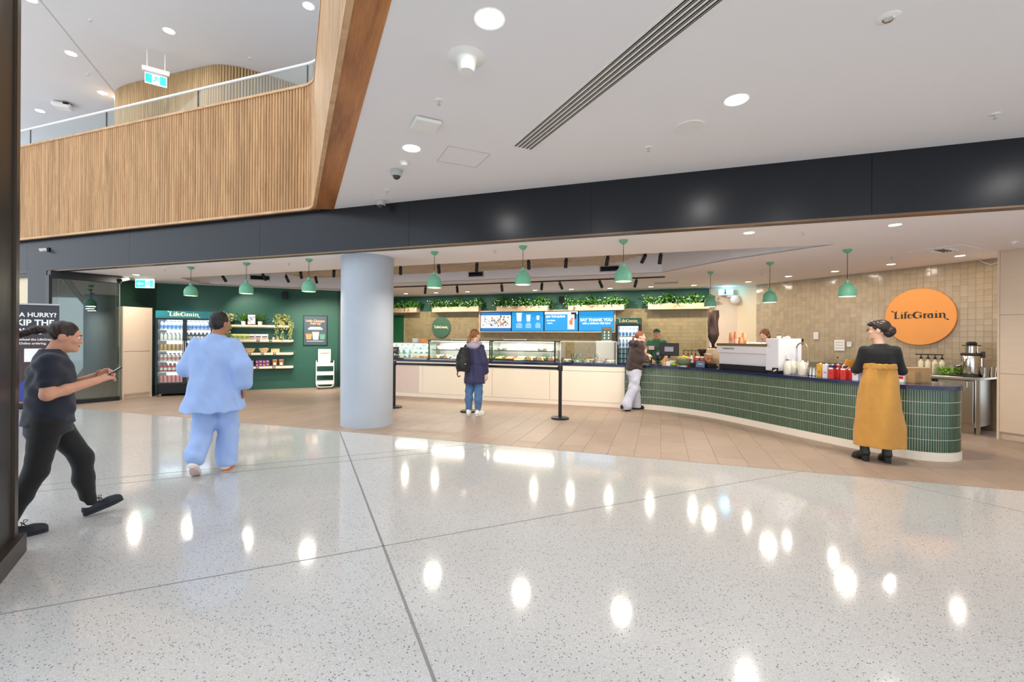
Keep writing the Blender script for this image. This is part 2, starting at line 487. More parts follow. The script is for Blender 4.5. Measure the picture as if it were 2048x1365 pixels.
# ---- floors
a, b = UV(sx(-15), 0), UV(sx(13), 0)
fl = S('floor', MB().prism([(-15, -5), (13, -5), b, a], -.12, 0), M['terrazzo'], 'pale grey speckled polished terrazzo hall floor', 'floor')
def joint(p0, p1, w):
    p0, p1 = V2(p0), V2(p1)
    d = (p1 - p0).normalized(); n = Vector((-d.y, d.x)) * (w / 2)
    part('floor_joint', MB().prism([p0 - n, p1 - n, p1 + n, p0 + n], -.002, .0012), M['joint'], fl)
dA = (gp(870, 1365) - gp(680, 865)).normalized(); dC = (gp(1560, 951) - gp(0, 1230)).normalized()
joint(gp(680, 865), gp(870, 1365) + dA * 4, .016)
joint(gp(100, 968) - dC * 4, gp(935, 889.5), .009)
joint(gp(100, 980) - dC * 4, gp(1000, 892.5), .009)
joint(gp(0, 1230) - dC * 6, gp(1610, 942), .009)
joint(gp(1770, 961), gp(2048, 1025) + (gp(2048, 1025) - gp(1770, 961)).normalized() * 4, .007)

sf = S('floor_shop', MB().prism([a, b, (13, 14), (8, 17.5), (-15, 17.5)], -.12, -.004), M['grout_floor'], 'stone look tiled floor inside the cafe', 'floor')
tw, tl = .33, .66
cand = []
for i in range(-34, 44):
    for j in range(0, 14):
        s0, t0 = i * tw, .012 + j * tl - (tl / 2 if i % 2 else 0)
        t1 = t0 + tl
        if t1 < .05: continue
        t0 = max(t0, .012)
        c = UV(s0 + tw / 2, (t0 + t1) / 2)
        if c.x < -11 or c.y > 15 or c.x > 8.6: continue
        hid = (c.x > -5 and (c - O0).dot(Vn) > 4.3) or (c.x > 4.6 and c.y > 6.6)
        cand.append((hid, c.length, s0, t0, t1))
cand.sort()
rest = MB(); cache = {}
for k, (hid, dist, s0, t0, t1) in enumerate(cand):
    g = .003; L = t1 - t0
    if k < 298:
        key = round(L, 3)
        if key not in cache: cache[key] = MB().box((0, 0, -.006), (tw - g, L - g, .012), bev=.0015).mesh('floor_tile', M['stone'])
        p = UV(s0 + tw / 2, (t0 + t1) / 2)
        obj('floor_tile', cache[key], sf, (p.x, p.y, 0), UA)
    else:
        p = UV(s0 + tw / 2, (t0 + t1) / 2)
        rest.box((p.x, p.y, -.006), (tw - g, L - g, .012), rz=UA)
part('floor_tile_field', rest, M['stone'], sf, kind='stuff')

# ---- fascia over the shopfront
X0, X1 = -13.5, 9.6
def line_prism(mb, s0, s1, t0, t1, z0, z1):
    return mb.prism([UV(s0, t0), UV(s1, t0), UV(s1, t1), UV(s0, t1)], z0, z1)
fa = S('wall_fascia', line_prism(MB(), sx(X0), sx(X1), .012, .16, 2.865, ZO + .3), M['fascia'], 'long charcoal fascia band above the cafe opening', 'fascia')
seams = [sx(X0), sx(-10.5), sx(-7.4), sx(-4.3), sx(-1.55), sx(1.02), sx(3.9), sx(6.6), sx(X1)]
for q0, q1 in zip(seams[:-1], seams[1:]):
    part('fascia_panel', line_prism(MB(), q0 + .002, q1 - .002, 0, .012, 2.86, ZO + .01), M['fascia'], fa)
for k in range(3):
    part('door_track', line_prism(MB(), sx(-9.8), sx(X1), .01 + k * .05, .045 + k * .05, 2.838, 2.866), M['fascia_lip'], fa)
# piers at the left end of the shopfront
S('wall_pier', line_prism(MB(), sx(-10.48), sx(-9.86), .0, .3, 0, 2.86), M['fascia'], 'charcoal pier beside the parked glass doors', 'wall')
S('wall_far_left', line_prism(MB(), sx(-13.5), sx(-10.48), .1, .2, 0, 2.75), M['cream'], 'cream wall left of the charcoal pier', 'wall')
S('wall_header', line_prism(MB(), sx(-13.5), sx(-10.48), .05, .2, 2.75, 2.87), M['fascia'], 'charcoal header above the cream wall', 'wall')

# ---- hall ceiling (right of the atrium edge) and brown timber soffit along the edge
E0, E1 = V2(gp(668, 418, ZO)), V2(gp(783, 0, ZO)); ED = (E1 - E0).normalized(); EN = Vector((-ED.y, ED.x))   # towards the camera; EN to its right side seen from above
E0 = E0 - ED * .02
Efar = E0 + ED * 11
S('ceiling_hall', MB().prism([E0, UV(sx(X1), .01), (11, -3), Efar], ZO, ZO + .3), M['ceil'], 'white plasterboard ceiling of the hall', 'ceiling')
wS = .31
A0 = V2(gp(627, 418, ZO)); A1 = V2(gp(697, 0, ZO)); AD = (A1 - A0).normalized(); AN = Vector((-AD.y, AD.x))
Afar = A0 + AD * 11
S('trim_soffit', MB().prism([A0 + ED * .0, E0, Efar, Afar], ZO - .004, ZO + .25), M['soffit'], 'brown timber soffit along the atrium edge', 'soffit', w=Wall(A0, Afar))

# ---- balustrade of battens round the void
def arc_path(pts_fn, n): return [pts_fn(i / n) for i in range(n + 1)]
cor = A0 + AN * .03
rr = .55; tl_ = rr * math.tan((math.atan2(U.y, U.x) - math.atan2(AD.y, AD.x)) / 2)
pa, pb = cor - U * tl_, cor + AD * tl_
cen = pa - Vn * rr
path = [UV(sx(-13.4), -.035) + (pa - UV(sx(pa.x), -.035)) * 0]
shift = (pa - O0).dot(Vn)
path = [O0 + U * ((V2((-13.0, lineY(-13.0))) - O0).dot(U)) + Vn * shift]
a_s = math.atan2(pa.y - cen.y, pa.x - cen.x); a_e = math.atan2(pb.y - cen.y, pb.x - cen.x)
path += [cen + Vector((math.cos(a_s + (a_e - a_s) * k / 8), math.sin(a_s + (a_e - a_s) * k / 8))) * rr for k in range(9)]
path.append(pb + AD * 9.5)
def resample(path, step):
    out = []; acc = 0.0; nxt = step / 2
    for p, q in zip(path[:-1], path[1:]):
        L = (q - p).length
        while nxt <= acc + L:
            t = (nxt - acc) / L
            out.append((p + (q - p) * t, (q - p).normalized())); nxt += step
        acc += L
    return out
ba = S('wall_balustrade', MB().strip(path, .12, ZO + .005, 5.5), M['slat_back'], 'oak batten balustrade wall above the fascia', 'balustrade')
part('bottom_rail', MB().strip([p + Vector((0, 0)) for p in [q for q in path]], -.045, ZO - .01, ZO + .028), M['trim_wood'], ba)
part('top_rail', MB().strip(path, .14, 5.5, 5.54), M['trim_wood'], ba)
part('top_rail_nosing', MB().strip(path, -.045, 5.5, 5.54), M['trim_wood'], ba)
def half_round(w, d, z0, z1, n=6):
    mb = MB(); vs = []
    for z in (z0, z1):
        for i in range(n + 1):
            t = PI * i / n
            vs.append((-w / 2 * math.cos(t), -d * math.sin(t), z))
    fs = [(i, i + 1, n + 2 + i, n + 1 + i) for i in range(n)] + [tuple(range(n, -1, -1)), tuple(range(n + 1, 2 * n + 2))]
    return mb.add(vs, fs)
hr = half_round(.044, .036, ZO + .028, 5.5).mesh('batten', M['slat'], True, 50)
pts = [(p, d) for p, d in resample(path, .06) if p.x > -11.6]
for k, (p, d) in enumerate(pts[:298]):
    obj('batten', hr, ba, (p.x, p.y, 0), math.atan2(d.y, d.x))
# glass balustrade with handrail
gpth = []
n_ = len(path)
for i, p in enumerate(path):
    d = (path[min(i + 1, n_ - 1)] - path[max(i - 1, 0)]).normalized()
    gpth.append(p + Vector((-d.y, d.x)) * .05)
gb = thing('glass_balustrade', 'clear glass balustrade with white handrail above oak battens', 'balustrade', kind='structure')
gs = [-11.9]
for px in (60, 212, 395):
    r = ray(px, 300); t = None
    # along the straight run
    A_, D_ = gpth[0], (gpth[1] - gpth[0]).normalized(); nn = Vector((-D_.y, D_.x))
    tt = A_.dot(nn) / Vector((r.x, r.y)).dot(nn); gs.append((r.x * tt))
gs.append(gpth[1].x)
A_, D_ = gpth[0], (gpth[1] - gpth[0]).normalized()
PX = lambda X: A_ + D_ * ((X - A_.x) / D_.x)
for x0, x1 in zip(gs[:-1], gs[1:]):
    part('glass_pane', MB().strip([PX(x0 + .008), PX(x1 - .008)], .012, 5.54, 5.9), M['glass_bal'], gb)
    part('pane_clip', MB().strip([PX(x1 - .008), PX(x1 + .008)], .016, 5.54, 5.9), M['black'], gb)
part('glass_pane', MB().strip(gpth[1:10], .012, 5.54, 5.9), M['glass_bal'], gb)
part('glass_pane', MB().strip([gpth[9] + AD * .02, gpth[10]], .012, 5.54, 5.9), M['glass_bal'], gb)
part('handrail', MB().tube([(p.x, p.y, 5.92) for p in gpth], .022, 8), M['white_metal'], gb, True)

# ---- upper floor
S('floor_upper', MB().prism([path[0] + Vn * .16 - U * 4, path[1] + Vn * .16, path[9] + Vn * .16 + U * .1, (4, 7.5), (4, 18), (-18, 18)], 4.7, 5.0), M['ceil_up'], 'upper floor slab behind the balustrade', 'floor')
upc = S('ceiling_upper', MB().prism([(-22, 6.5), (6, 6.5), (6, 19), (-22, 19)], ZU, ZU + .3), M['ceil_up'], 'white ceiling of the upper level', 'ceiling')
g0, g1 = gp(80, 0, ZU), gp(233, 190, ZU)
d = (g1 - g0).normalized(); nn = Vector((-d.y, d.x, 0)) * .012
part('ceiling_joint', MB().prism([g0 - nn - d * 2, g1 - nn, g1 + nn, g0 + nn - d * 2], ZU - .004, ZU + .01), M['grey_plastic'], upc)
S('wall_upper_back', MB().prism([(-22, 17), (6, 17), (6, 17.2), (-22, 17.2)], 5.0, ZU), M['ceil_up'], 'white back wall of the upper level', 'wall')
def crom(P, n=8):
    P = [V2(p) for p in P]; out = []
    for i in range(len(P) - 1):
        p0, p1, p2, p3 = P[max(i - 1, 0)], P[i], P[i + 1], P[min(i + 2, len(P) - 1)]
        for k in range(n):
            t = k / n
            out.append(.5 * ((2 * p1) + (p2 - p0) * t + (2 * p0 - 5 * p1 + 4 * p2 - p3) * t * t + (3 * p1 - p0 - 3 * p2 + p3) * t ** 3))
    return out + [P[-1]]
up_px = [(233, 196), (236, 180), (262, 168), (330, 152), (400, 136), (430, 130.5), (455, 131), (490, 137), (540, 152), (610, 175)]
up = crom([gp(x, y, ZU) for x, y in up_px], 6)
up = [up[0] + Vector((.15, .9))] + up + [up[-1] + (up[-1] - up[-3]).normalized() * 2.5]
wu = S('wall_upper_battens', MB().strip(up, .1, 5.0, ZU - .002), M['slat_back_up'], 'curved oak batten wall on the upper level', 'wall')
hr2 = half_round(.046, .036, 5.0, ZU - .003, 4).mesh('batten', M['slat_up'], True, 50)
for k, (p, d) in enumerate(resample(up, .066)[:190]):
    obj('batten', hr2, wu, (p.x, p.y, 0), math.atan2(d.y, d.x))

# ---- shop walls
BW = Wall((-5.42, 15.74), (5.3, 11.96))
RW = Wall((6.14, 11.14), (8.03, 7.31))
GW = Wall((-9.25, 11.57), (-5.2, 13.25))
def wall_prism(w, th, z0, z1, u0=0.0, u1=None):
    u1 = w.L if u1 is None else u1
    return MB().prism([w.P(u0), w.P(u1), w.P(u1, -th), w.P(u0, -th)], z0, z1)
wb = S('wall_back', wall_prism(BW, .15, 0, ZC + .01), M['green_wall'], 'dark green painted back wall behind the servery', 'wall', w=BW)
wr = S('wall_right', wall_prism(RW, .15, 0, ZC + .01), M['grout_right'], 'beige handmade tile wall behind the coffee bar', 'wall', w=RW)
S('wall_left', wall_prism(GW, .15, 0, ZC + .01), M['green_wall'], 'dark green painted wall with shelves', 'wall', w=GW)
w2 = Wall((-5.2, 13.25), (-5.42, 15.74))
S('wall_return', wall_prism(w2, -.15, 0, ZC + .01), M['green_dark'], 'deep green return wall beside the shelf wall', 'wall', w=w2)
w3 = Wall((-9.62, 10.3), (-9.25, 11.57))
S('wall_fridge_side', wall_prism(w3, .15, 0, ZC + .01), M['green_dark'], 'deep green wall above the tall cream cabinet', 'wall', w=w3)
c0, c1, c2 = BW.b, V2(yp(1475, 600, 11.6)), RW.a
S('wall_cream', wall_prism(Wall(c0, c1), .15, 0, ZC + .01), M['lilac_cream'], 'pale wall between olive tiles and cream pier', 'wall', w=Wall(c0, c1))
S('wall_cream_pier', wall_prism(Wall(c1, c2), .15, 0, ZC + .01), M['cream'], 'bright cream pier beside the beige tiles', 'wall', w=Wall(c1, c2))
S('wall_behind_doors', MB().prism([(-9.98, 9.55), (-9.62, 10.18), (-9.85, 10.32), (-10.25, 9.75)], 0, ZC), pm('grey_green_paint', srgb(150, 158, 150), .6), 'grey wall behind the parked glass doors', 'wall')

# tiles on the olive back wall (too small to pick apart: one joined field)
TB = .1
tb = MB(); n_u = int(BW.L / TB); rng = random.Random(3)
door_u0, door_u1 = BW.hit(772, 650)[0], BW.hit(808, 650)[0]
wb_g = part('grout_bed', MB().prism([BW.P(0, .006), BW.P(0, 0), BW.P(BW.L, 0), BW.P(BW.L, .006)], .85, 2.345), M['grout_back'], wb)
for i in range(n_u):
    for j in range(15):
        u, z = (i + .5) * TB, .9 + (j + .5) * TB - .05
        if door_u0 - .05 < u < door_u1 + .02 and z < 2.2: continue
        p = BW.P(u, .0025 + rng.uniform(0, .0015), z)
        R_ = Matrix.Rotation(BW.rz + rng.uniform(-.012, .012), 3, 'Z') @ Matrix.Rotation(rng.uniform(-.012, .012), 3, 'X')
        tb.box(p, (TB - .005, .012, TB - .005), R=R_)
part('wall_tile_field', tb, M['tile_back'], wb, kind='stuff')
# tiles on the beige wall: nearest 300 single, the rest joined
tr_ = []
n_u = int(RW.L / TB)
for i in range(n_u + 1):
    for j in range(20):
        u, z = RW.L - (i + .5) * TB, ZC - (j + .5) * TB
        if u < .02: continue
        tr_.append((RW.P(u).length, u, z))
tr_.sort()
tmesh = MB().box((0, 0, 0), (TB - .0022, .012, TB - .0022), bev=.002).mesh('wall_tile', M['tile_right'])
rest = MB()
for k, (dd, u, z) in enumerate(tr_):
    p = RW.P(u, -.003 + rng.uniform(0, .0015), z)
    e1, e2 = rng.gauss(0, .014), rng.gauss(0, .014)
    if k < 298:
        o = obj('wall_tile', tmesh, wr, p)
        o.rotation_euler = (e1, 0, RW.rz + e2)
    else:
        rest.box(p, (TB - .0022, .012, TB - .0022), R=Matrix.Rotation(RW.rz + e2, 3, 'Z') @ Matrix.Rotation(e1, 3, 'X'))
part('wall_tile_field', rest, M['tile_right'], wr, kind='stuff')

for w_o in (wb, wr):
    inv = (Matrix.Translation(w_o.location) @ Matrix.Rotation(w_o.rotation_euler.z, 4, 'Z')).inverted()
    for ch in w_o.children: ch.matrix_parent_inverse = inv
# green door in the back wall
dm = MB().prism([BW.P(door_u0 - .6, .03), BW.P(door_u0 - .6, 0), BW.P(door_u1, 0), BW.P(door_u1, .03)], 0, BW.hit(800, 631)[1])
d1 = S('door_1', dm, M['green_door'], 'plain green door in the olive tiled wall', 'door')
part('door_handle', MB().cyl(BW.P(door_u1 - .08, .03, 1.02), BW.P(door_u1 - .08, .08, 1.02), .012).cyl(BW.P(door_u1 - .08, .075, 1.02), BW.P(door_u1 - .2, .075, 1.02), .01), M['steel'], d1, True)

# ---- shop ceiling with lowered border and raised slatted trough
hole = [V2(gp(x, y, ZC)) for x, y in ((360, 556), (400, 566), (420, 569), (680, 580), (787, 568), (1324, 546), (1460, 520), (1672, 489), (1410, 501.5), (787, 533))]
outer = [UV(sx(X0), .02), UV(sx(X1), .02), (9.9, 4), (9, 8), (7, 12.5), (5.6, 12.4), (-5.4, 16.0), (-13, 13.5)]
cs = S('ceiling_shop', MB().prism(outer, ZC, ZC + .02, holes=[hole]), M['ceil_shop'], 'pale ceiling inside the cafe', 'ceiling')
part('trough_side', MB().prism(hole, ZC, ZC + .5, top=False, bottom=False), M['ceil_shop'], cs)
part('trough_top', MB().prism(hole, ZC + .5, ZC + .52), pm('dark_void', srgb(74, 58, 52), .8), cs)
# timber battens of the trough, parallel to the shopfront
ts0, te = (hole[0] - O0).dot(Vn), None
def clip_line(t):          # intersection of line UV(*,t) with the hole outline
    xs = []
    for i in range(len(hole)):
        p, q = hole[i], hole[(i + 1) % len(hole)]
        a_, b_ = (p - O0).dot(Vn) - t, (q - O0).dot(Vn) - t
        if (a_ < 0) != (b_ < 0):
            k = a_ / (a_ - b_); xs.append((p + (q - p) * k - O0).dot(U))
    return sorted(xs)
tA = (hole[9] - O0).dot(Vn); zb = ZC + .2
for k in range(13):
    t = tA + .12 + k * .165
    xs = clip_line(t)
    if len(xs) < 2: continue
    s0 = max(xs[0] + .15, -1.1 - k * .05 - 2.4); s1 = min(xs[-1] - .12, 5.6 - .14 * k)
    part('trough_batten', MB().box((0, 0, 0), (s1 - s0, .05, .03)), M['planter'], cs, loc=(*UV((s0 + s1) / 2, t), zb), rz=UA)
#part('trough_hanger', MB().box((*UV(1.5, tA + 1.0), zb + .25), (.03, 1.9, .45), rz=UA), M['black'], cs)

# ---- round column
col_c = (-2.49, 7.66)
cprof = [(.43, 0), (.43, .01), (.433, 2.70), (.433, ZC)]
S('column', MB().lathe(cprof, (*col_c, 0), 64), M['concrete'], 'thick round pale concrete column at the shopfront', 'column', True)

# ---- dark portal post close to the camera
fr0 = V2(gp(38, 1108)); fr1 = V2(gp(0, 1155)); fd = (fr1 - fr0).normalized(); fn = Vector((fd.y, -fd.x))
if fn.x > 0: fn = -fn
post = S('wall_portal_post', MB().prism([fr0 + fn * .02, fr0 + fd * .9 + fn * .02, fr0 + fd * .9 + fn * .5, fr0 + fn * .5], 0, 5.2), pm('dark_bronze_panel', srgb(58, 52, 44), .4, .3, var=.05), 'dark bronze portal post standing on the terrazzo', 'post')
part('post_edge', MB().prism([fr0 + fn * .005 - fd * .0, fr0 + fd * .07 + fn * .005, fr0 + fd * .07 + fn * .03, fr0 + fn * .03], 0, 5.2), pm('bronze_edge', srgb(84, 74, 64), .35, .4), post)
part('post_plinth', MB().prism([fr0 - fn * .03 - fd * .03, fr0 + fd * .95 - fn * .03, fr0 + fd * .95 + fn * .55, fr0 - fd * .03 + fn * .55], 0, .13), pm('bronze_plinth', srgb(66, 58, 50), .4, .3), post)
# ================================================================== CEILING FITTINGS AND LAMPS
WARM = (1.0, .89, .76); NEUT = (1.0, .93, .84)
def make_down(r, lens, ring, lampE, col, spread=PI):
    o = thing('downlight', 'x', 'downlight')
    part('trim_ring', MB().lathe([(r * .98, 0.0), (r * 1.16, -.004), (r * 1.18, 0.0)][::-1] + [(r * .9, .001)], seg=28), ring, o, True)
    part('lens', MB().lathe([(0.0001, -.003), (r, -.003), (r, .0), (0.0001, .0)], seg=28), lens, o)
    if lampE > 0:
        lamp('downlight_lamp', 'AREA', (0, 0, -.012), lampE, col, o, shape='DISK', size=r * 1.8, spread=spread)
    return o
def place(proto, first, loc, label, group=None, rz=0.0):
    o = proto if not first else copy_tree(proto)
    o.location = loc; o.rotation_euler = (0, 0, rz)
    o['label'] = label
    if group: o['group'] = group
    elif 'group' in o: del o['group']
    return o

HD = [gp(979, 38, ZO), gp(823, 297, ZO), gp(1473, 200, ZO)]
stp = HD[0] - HD[1]
extra = [HD[2] + stp * .9, HD[0] + stp, HD[2] + stp * 1.9, Vector((5.3, 2.7, ZO)), Vector((6.6, .2, ZO)), HD[0] + stp * 2.1]
dl = make_down(.088, M['down'], M['white'], 9, (1, .97, .94))
for k, (p, lb) in enumerate(zip(HD + extra, ['bright round downlight beside the conical ceiling nozzle', 'bright round downlight beside the access panel in the hall ceiling', 'bright round downlight beside the flat ceiling speaker'] + ['round downlight set in the hall ceiling overhead'] * 6)):
    place(dl, k, p, lb, 'hall ceiling downlights')
du = make_down(.10, M['down'], M['white'], 20, (1, .98, .95))
for k, (px, py) in enumerate(((142, 107), (338, 62), (617, 12), (205, 186), (80, 222), (60, -2), (236, 196))):
    place(du, k, gp(px, py, ZU), 'round downlight in the upper level ceiling' if k != 6 else 'downlight at the edge of the upper batten wall', 'upper level downlights')
ds = make_down(.06, M['down_warm'], M['white'], 22, WARM)
sl = [((1498, 466), 'warm downlight nearest the fascia in the cafe ceiling'), ((1790, 450), 'warm downlight in the cafe ceiling above the bar end')]
sl += [((x, y), 'warm downlight in the row along the beige tile wall') for x, y in ((1920, 512), (1782, 529), (1670, 543), (1577, 553), (1497, 564))]
sl += [((272, 550), 'warm downlight beside the green exit sign')]
sl += [((x, y), 'warm downlight in the row along the olive tile wall') for x, y in ((812, 588), (872, 586), (935, 584), (1070, 581), (1143, 579), (1220, 577), (1302, 574), (1388, 571))]
for k, ((px, py), lb) in enumerate(sl):
    o = place(ds, k, gp(px, py, ZC), lb, 'cafe ceiling downlights')
    for ch in o.children:
        if ch.type == 'LIGHT':
            if k: ch.data = ch.data.copy()
            ch.data.energy = 6.5 if 'beige' in lb else (20 if 'olive' in lb else (34 if 'exit' in lb else 26))

# ---- green pendants
def make_pendant(drop):
    o = thing('pendant_lamp', 'x', 'pendant lamp')
    part('canopy', MB().lathe([(.018, -.055), (.03, -.05), (.055, -.025), (.062, -.004), (.062, 0)], seg=20), M['green_metal'], o, True)
    zt = -drop + .26
    part('cord', MB().cyl((0, 0, -.05), (0, 0, zt - .005), .004, seg=6), M['cord'], o)
    sh = part('shade', MB().lathe([(.112, -drop), (.116, -drop), (.118, -drop + .05), (.116, -drop + .09), (.104, -drop + .13), (.082, -drop + .165), (.05, -drop + .19), (.026, -drop + .20), (.028, -drop + .205), (.028, -drop + .235), (.022, -drop + .25), (.008, -drop + .262), (.0001, -drop + .264)], seg=32), M['green_metal'], o, True)
    part('inner_shade', MB().lathe([(.110, -drop), (.113, -drop + .05), (.110, -drop + .09), (.098, -drop + .126), (.078, -drop + .158), (.001, -drop + .17)], seg=32), M['ceramic'], sh, True)
    part('diffuser', MB().lathe([(.0001, -drop + .006), (.104, -drop + .006), (.104, -drop + .012), (.0001, -drop + .012)], seg=28), M['lamp_in'], o)
    lamp('pendant_bulb', 'AREA', (0, 0, -drop - .004), 17, WARM, o, shape='DISK', size=.19)
    return o
pe = None
PLA = ['above the two door drinks fridge', 'in front of the trough grille by the shelf wall', 'beside the column on the shelf wall side', 'beside the column on the servery side', 'in front of the planter over the cup menu screen', 'in front of the planter over the thank you screen']
PLB = ['on a longer cord by the pale wall', 'on a longer cord beside the cream pier', 'on a longer cord beside the round orange sign']
rowA = [(382, 534, 592), (493, 526, 587), (618, 518.5, 583.5), (869, 504, 576.5), (1046, 492.5, 571), (1247, 480.5, 563.5)]
rowB = [(1421, 544, 616), (1540, 525, 604), (1695, 499.5, 592)]
for rows, lab in ((rowA, 'sage green dome pendant in the row behind the fascia'), (rowB, 'sage green dome pendant on a longer cord above the coffee bar')):
    drops = []
    for (px, py, pb_) in rows:
        p = gp(px, py, ZC); drops.append(ZC - yp(px, pb_, p.y).z)
    dr = sum(drops) / len(drops)
    pe = make_pendant(dr)
    for k, (px, py, _) in enumerate(rows):
        place(pe, k, gp(px, py, ZC), 'sage green dome pendant ' + (PLA[k] if rows is rowA else PLB[k]), 'green pendants ' + ('behind the fascia' if rows is rowA else 'over the coffee bar'))

# ---- surface fittings of the hall ceiling
def ceil_thing(name, label, cat, px, py, z=ZO, rz=0.0, group=None):
    p = gp(px, py, z)
    return thing(name, label, cat, p, rz, group)
o = ceil_thing('ceiling_nozzle', 'white conical air nozzle on a round ceiling flange', 'air nozzle', 933, 116)
part('flange', MB().lathe([(.05, -.02), (.085, -.016), (.135, -.004), (.14, 0)], seg=32), M['white'], o, True)
part('nozzle', MB().lathe([(.0001, -.10), (.05, -.10), (.06, -.09), (.072, -.03), (.085, -.01)], seg=28), M['white'], o, True)
o = ceil_thing('wireless_access_point', 'white rounded box access point on the hall ceiling', 'access point', 852, 246, rz=UA - .8)
part('housing', MB().box((0, 0, -.02), (.25, .25, .035), bev=.015), M['white'], o, True, ang=20)
part('mounting_plate', MB().box((0, 0, -.003), (.2, .2, .006)), M['black'], o)
o = ceil_thing('smoke_detector', 'small white smoke detector beside the dome camera', 'detector', 808, 324)
part('base', MB().lathe([(.05, -.012), (.052, 0)], seg=24), M['white'], o, True)
part('sensor_cap', MB().lathe([(.0001, -.045), (.03, -.043), (.042, -.03), (.044, -.012)], seg=24), M['white'], o, True)
def make_dome():
    o = thing('dome_camera', 'x', 'security camera')
    part('housing', MB().lathe([(.055, -.075), (.062, -.07), (.07, -.01), (.07, 0)], seg=24), M['grey_plastic'], o, True)
    part('dome', MB().lathe([(.0001, -.118), (.02, -.114), (.036, -.102), (.044, -.085), (.045, -.072)], seg=20), pm('smoked_dome', srgb(52, 52, 54), .08) if 'smoked_dome' not in bpy.data.materials else bpy.data.materials['smoked_dome'], o, True)
    return o
dc = make_dome()
place(dc, 0, gp(793, 340, ZO), 'grey dome security camera below the smoke detector', 'dome cameras on the hall ceiling')
place(dc, 1, gp(762, 401, ZO), 'grey dome security camera next to the fascia', 'dome cameras on the hall ceiling')
def make_sprinkler():
    o = thing('sprinkler', 'x', 'sprinkler')
    part('rosette', MB().lathe([(.02, -.008), (.036, -.003), (.038, 0)], seg=20), M['white'], o, True)
    st = part('sprinkler_head', MB().cyl((0, 0, -.04), (0, 0, -.006), .006, seg=8).lathe([(.014, -.046), (.016, -.044), (.016, -.042), (.004, -.04)], seg=12), M['grey_plastic'], o)
    return o
sp = make_sprinkler()
for k, (px, py, z, lb) in enumerate(((878, 200, ZO, 'small sprinkler beside the white access point'), (774, 380, ZO, 'small sprinkler between the two dome cameras'), (1297, 295, ZO, 'small sprinkler between slot diffuser and ceiling speaker'),
        (1990, 228, ZO, 'small sprinkler in the hall ceiling near the fascia'), (1606, 463, ZC, 'small sprinkler between two warm cafe downlights'), (1783, 512, ZC, 'small sprinkler beside the warm downlights by beige tiles'),
        (990, 500, ZC, 'small sprinkler in the cafe ceiling behind the fascia'), (1524, 546, ZC, 'small sprinkler near the cream pier'), (330, 538, ZC, 'small sprinkler near the exit sign'), (578, 526, ZC, 'small sprinkler in cafe ceiling left of the column'),
        (181, 40, ZU, 'small sprinkler in the upper ceiling'), (500, 116, ZU, 'small sprinkler in the upper ceiling'), (176, 148, ZU, 'small sprinkler in the upper ceiling'))):
    place(sp, k, gp(px, py, z), lb, 'ceiling sprinklers')
o = ceil_thing('ceiling_speaker', 'flat round white speaker grille in the hall ceiling', 'speaker', 1380, 253)
part('rim', MB().lathe([(.118, -.008), (.128, -.008), (.13, 0)], seg=36), M['white'], o, True)
part('grille', MB().lathe([(.0001, -.006), (.118, -.006)][::-1], seg=36), M['grey_plastic'], o)
o = ceil_thing('ceiling_beacon', 'round white strobe beacon in the hall ceiling', 'beacon', 1777, 35)
part('rim', MB().lathe([(.04, -.012), (.062, -.004), (.064, 0)], seg=28), M['white'], o, True)
part('lens', MB().lathe([(.0001, -.028), (.02, -.026), (.032, -.014), (.034, -.010)], seg=20), M['chrome'], o, True)
# access panel (thin open joint)
q = [gp(x, y, ZO) for x, y in ((897, 292), (981, 308), (952, 335), (874, 322))]
o = thing('access_panel', 'flush square access panel in the hall ceiling', 'access panel', q[3])
mb = MB()
for i in range(4):
    p0, p1 = q[i] - q[3], q[(i + 1) % 4] - q[3]
    mb.cyl((p0.x, p0.y, -.001), (p1.x, p1.y, -.001), .0035, seg=6)
part('joint', mb, M['grey_plastic'], o)
# slot diffuser
s0, s1 = (gp(1027, 291, ZO) + gp(1062, 300, ZO)) / 2, (gp(1370, 0, ZO) + gp(1440, 0, ZO)) / 2
wslot = .215
dv = (s1 - s0).normalized(); Ls = 5.2
o = thing('slot_diffuser', 'long slotted air diffuser with black slots in the hall ceiling', 'air diffuser', s0, math.atan2(dv.y, dv.x))
part('frame', MB().box((Ls / 2, 0, -.002), (Ls, wslot + .03, .006)), M['white'], o)
for k in range(5):
    y = (k - 2) * .044
    sl_ = part('slot', MB().box((Ls / 2, y, -.005), (Ls - .02, .024, .004)), M['black_gloss'], o)
    part('slot_blade', MB().box((Ls / 2, y, -.0075), (Ls - .02, .004, .003)), M['grey_plastic'], sl_)

# ---- fittings of the cafe ceiling
o = ceil_thing('air_grille', 'square ceiling air grille beside the warm downlights', 'air grille', 1887, 500, ZC, math.atan2(RW.d.y, RW.d.x))
part('frame', MB().box((0, 0, -.004), (.62, .62, .01), bev=.003), M['ceil_shop'], o)
for k in range(7):
    part('louvre', MB().box((-.12 + k * .04, 0, -.012), (.006, .3, .018), R=Matrix.Rotation(.5, 3, 'Y')), M['black'] if k in (2, 3, 4) else M['white'], o)
o = ceil_thing('air_grille', 'flat ceiling air grille above the drinks fridge by the screens', 'air grille', 1332, 565, ZC, BW.rz)
part('frame', MB().box((0, 0, -.004), (.62, .5, .01), bev=.003), M['white'], o)
for k in range(6): part('louvre', MB().box((0, -.18 + k * .07, -.012), (.54, .006, .02), R=Matrix.Rotation(.5, 3, 'X')), M['grey_plastic'], o)
o = ceil_thing('motion_sensor', 'small white sensor on the cafe ceiling above the cream cabinet', 'sensor', 2026, 484, ZC)
part('base', MB().lathe([(.045, -.014), (.05, 0)], seg=20), M['white'], o, True); part('lens', MB().lathe([(.0001, -.034), (.02, -.03), (.03, -.014)], seg=16), M['white'], o, True)
TW = Wall(hole[4], hole[5])
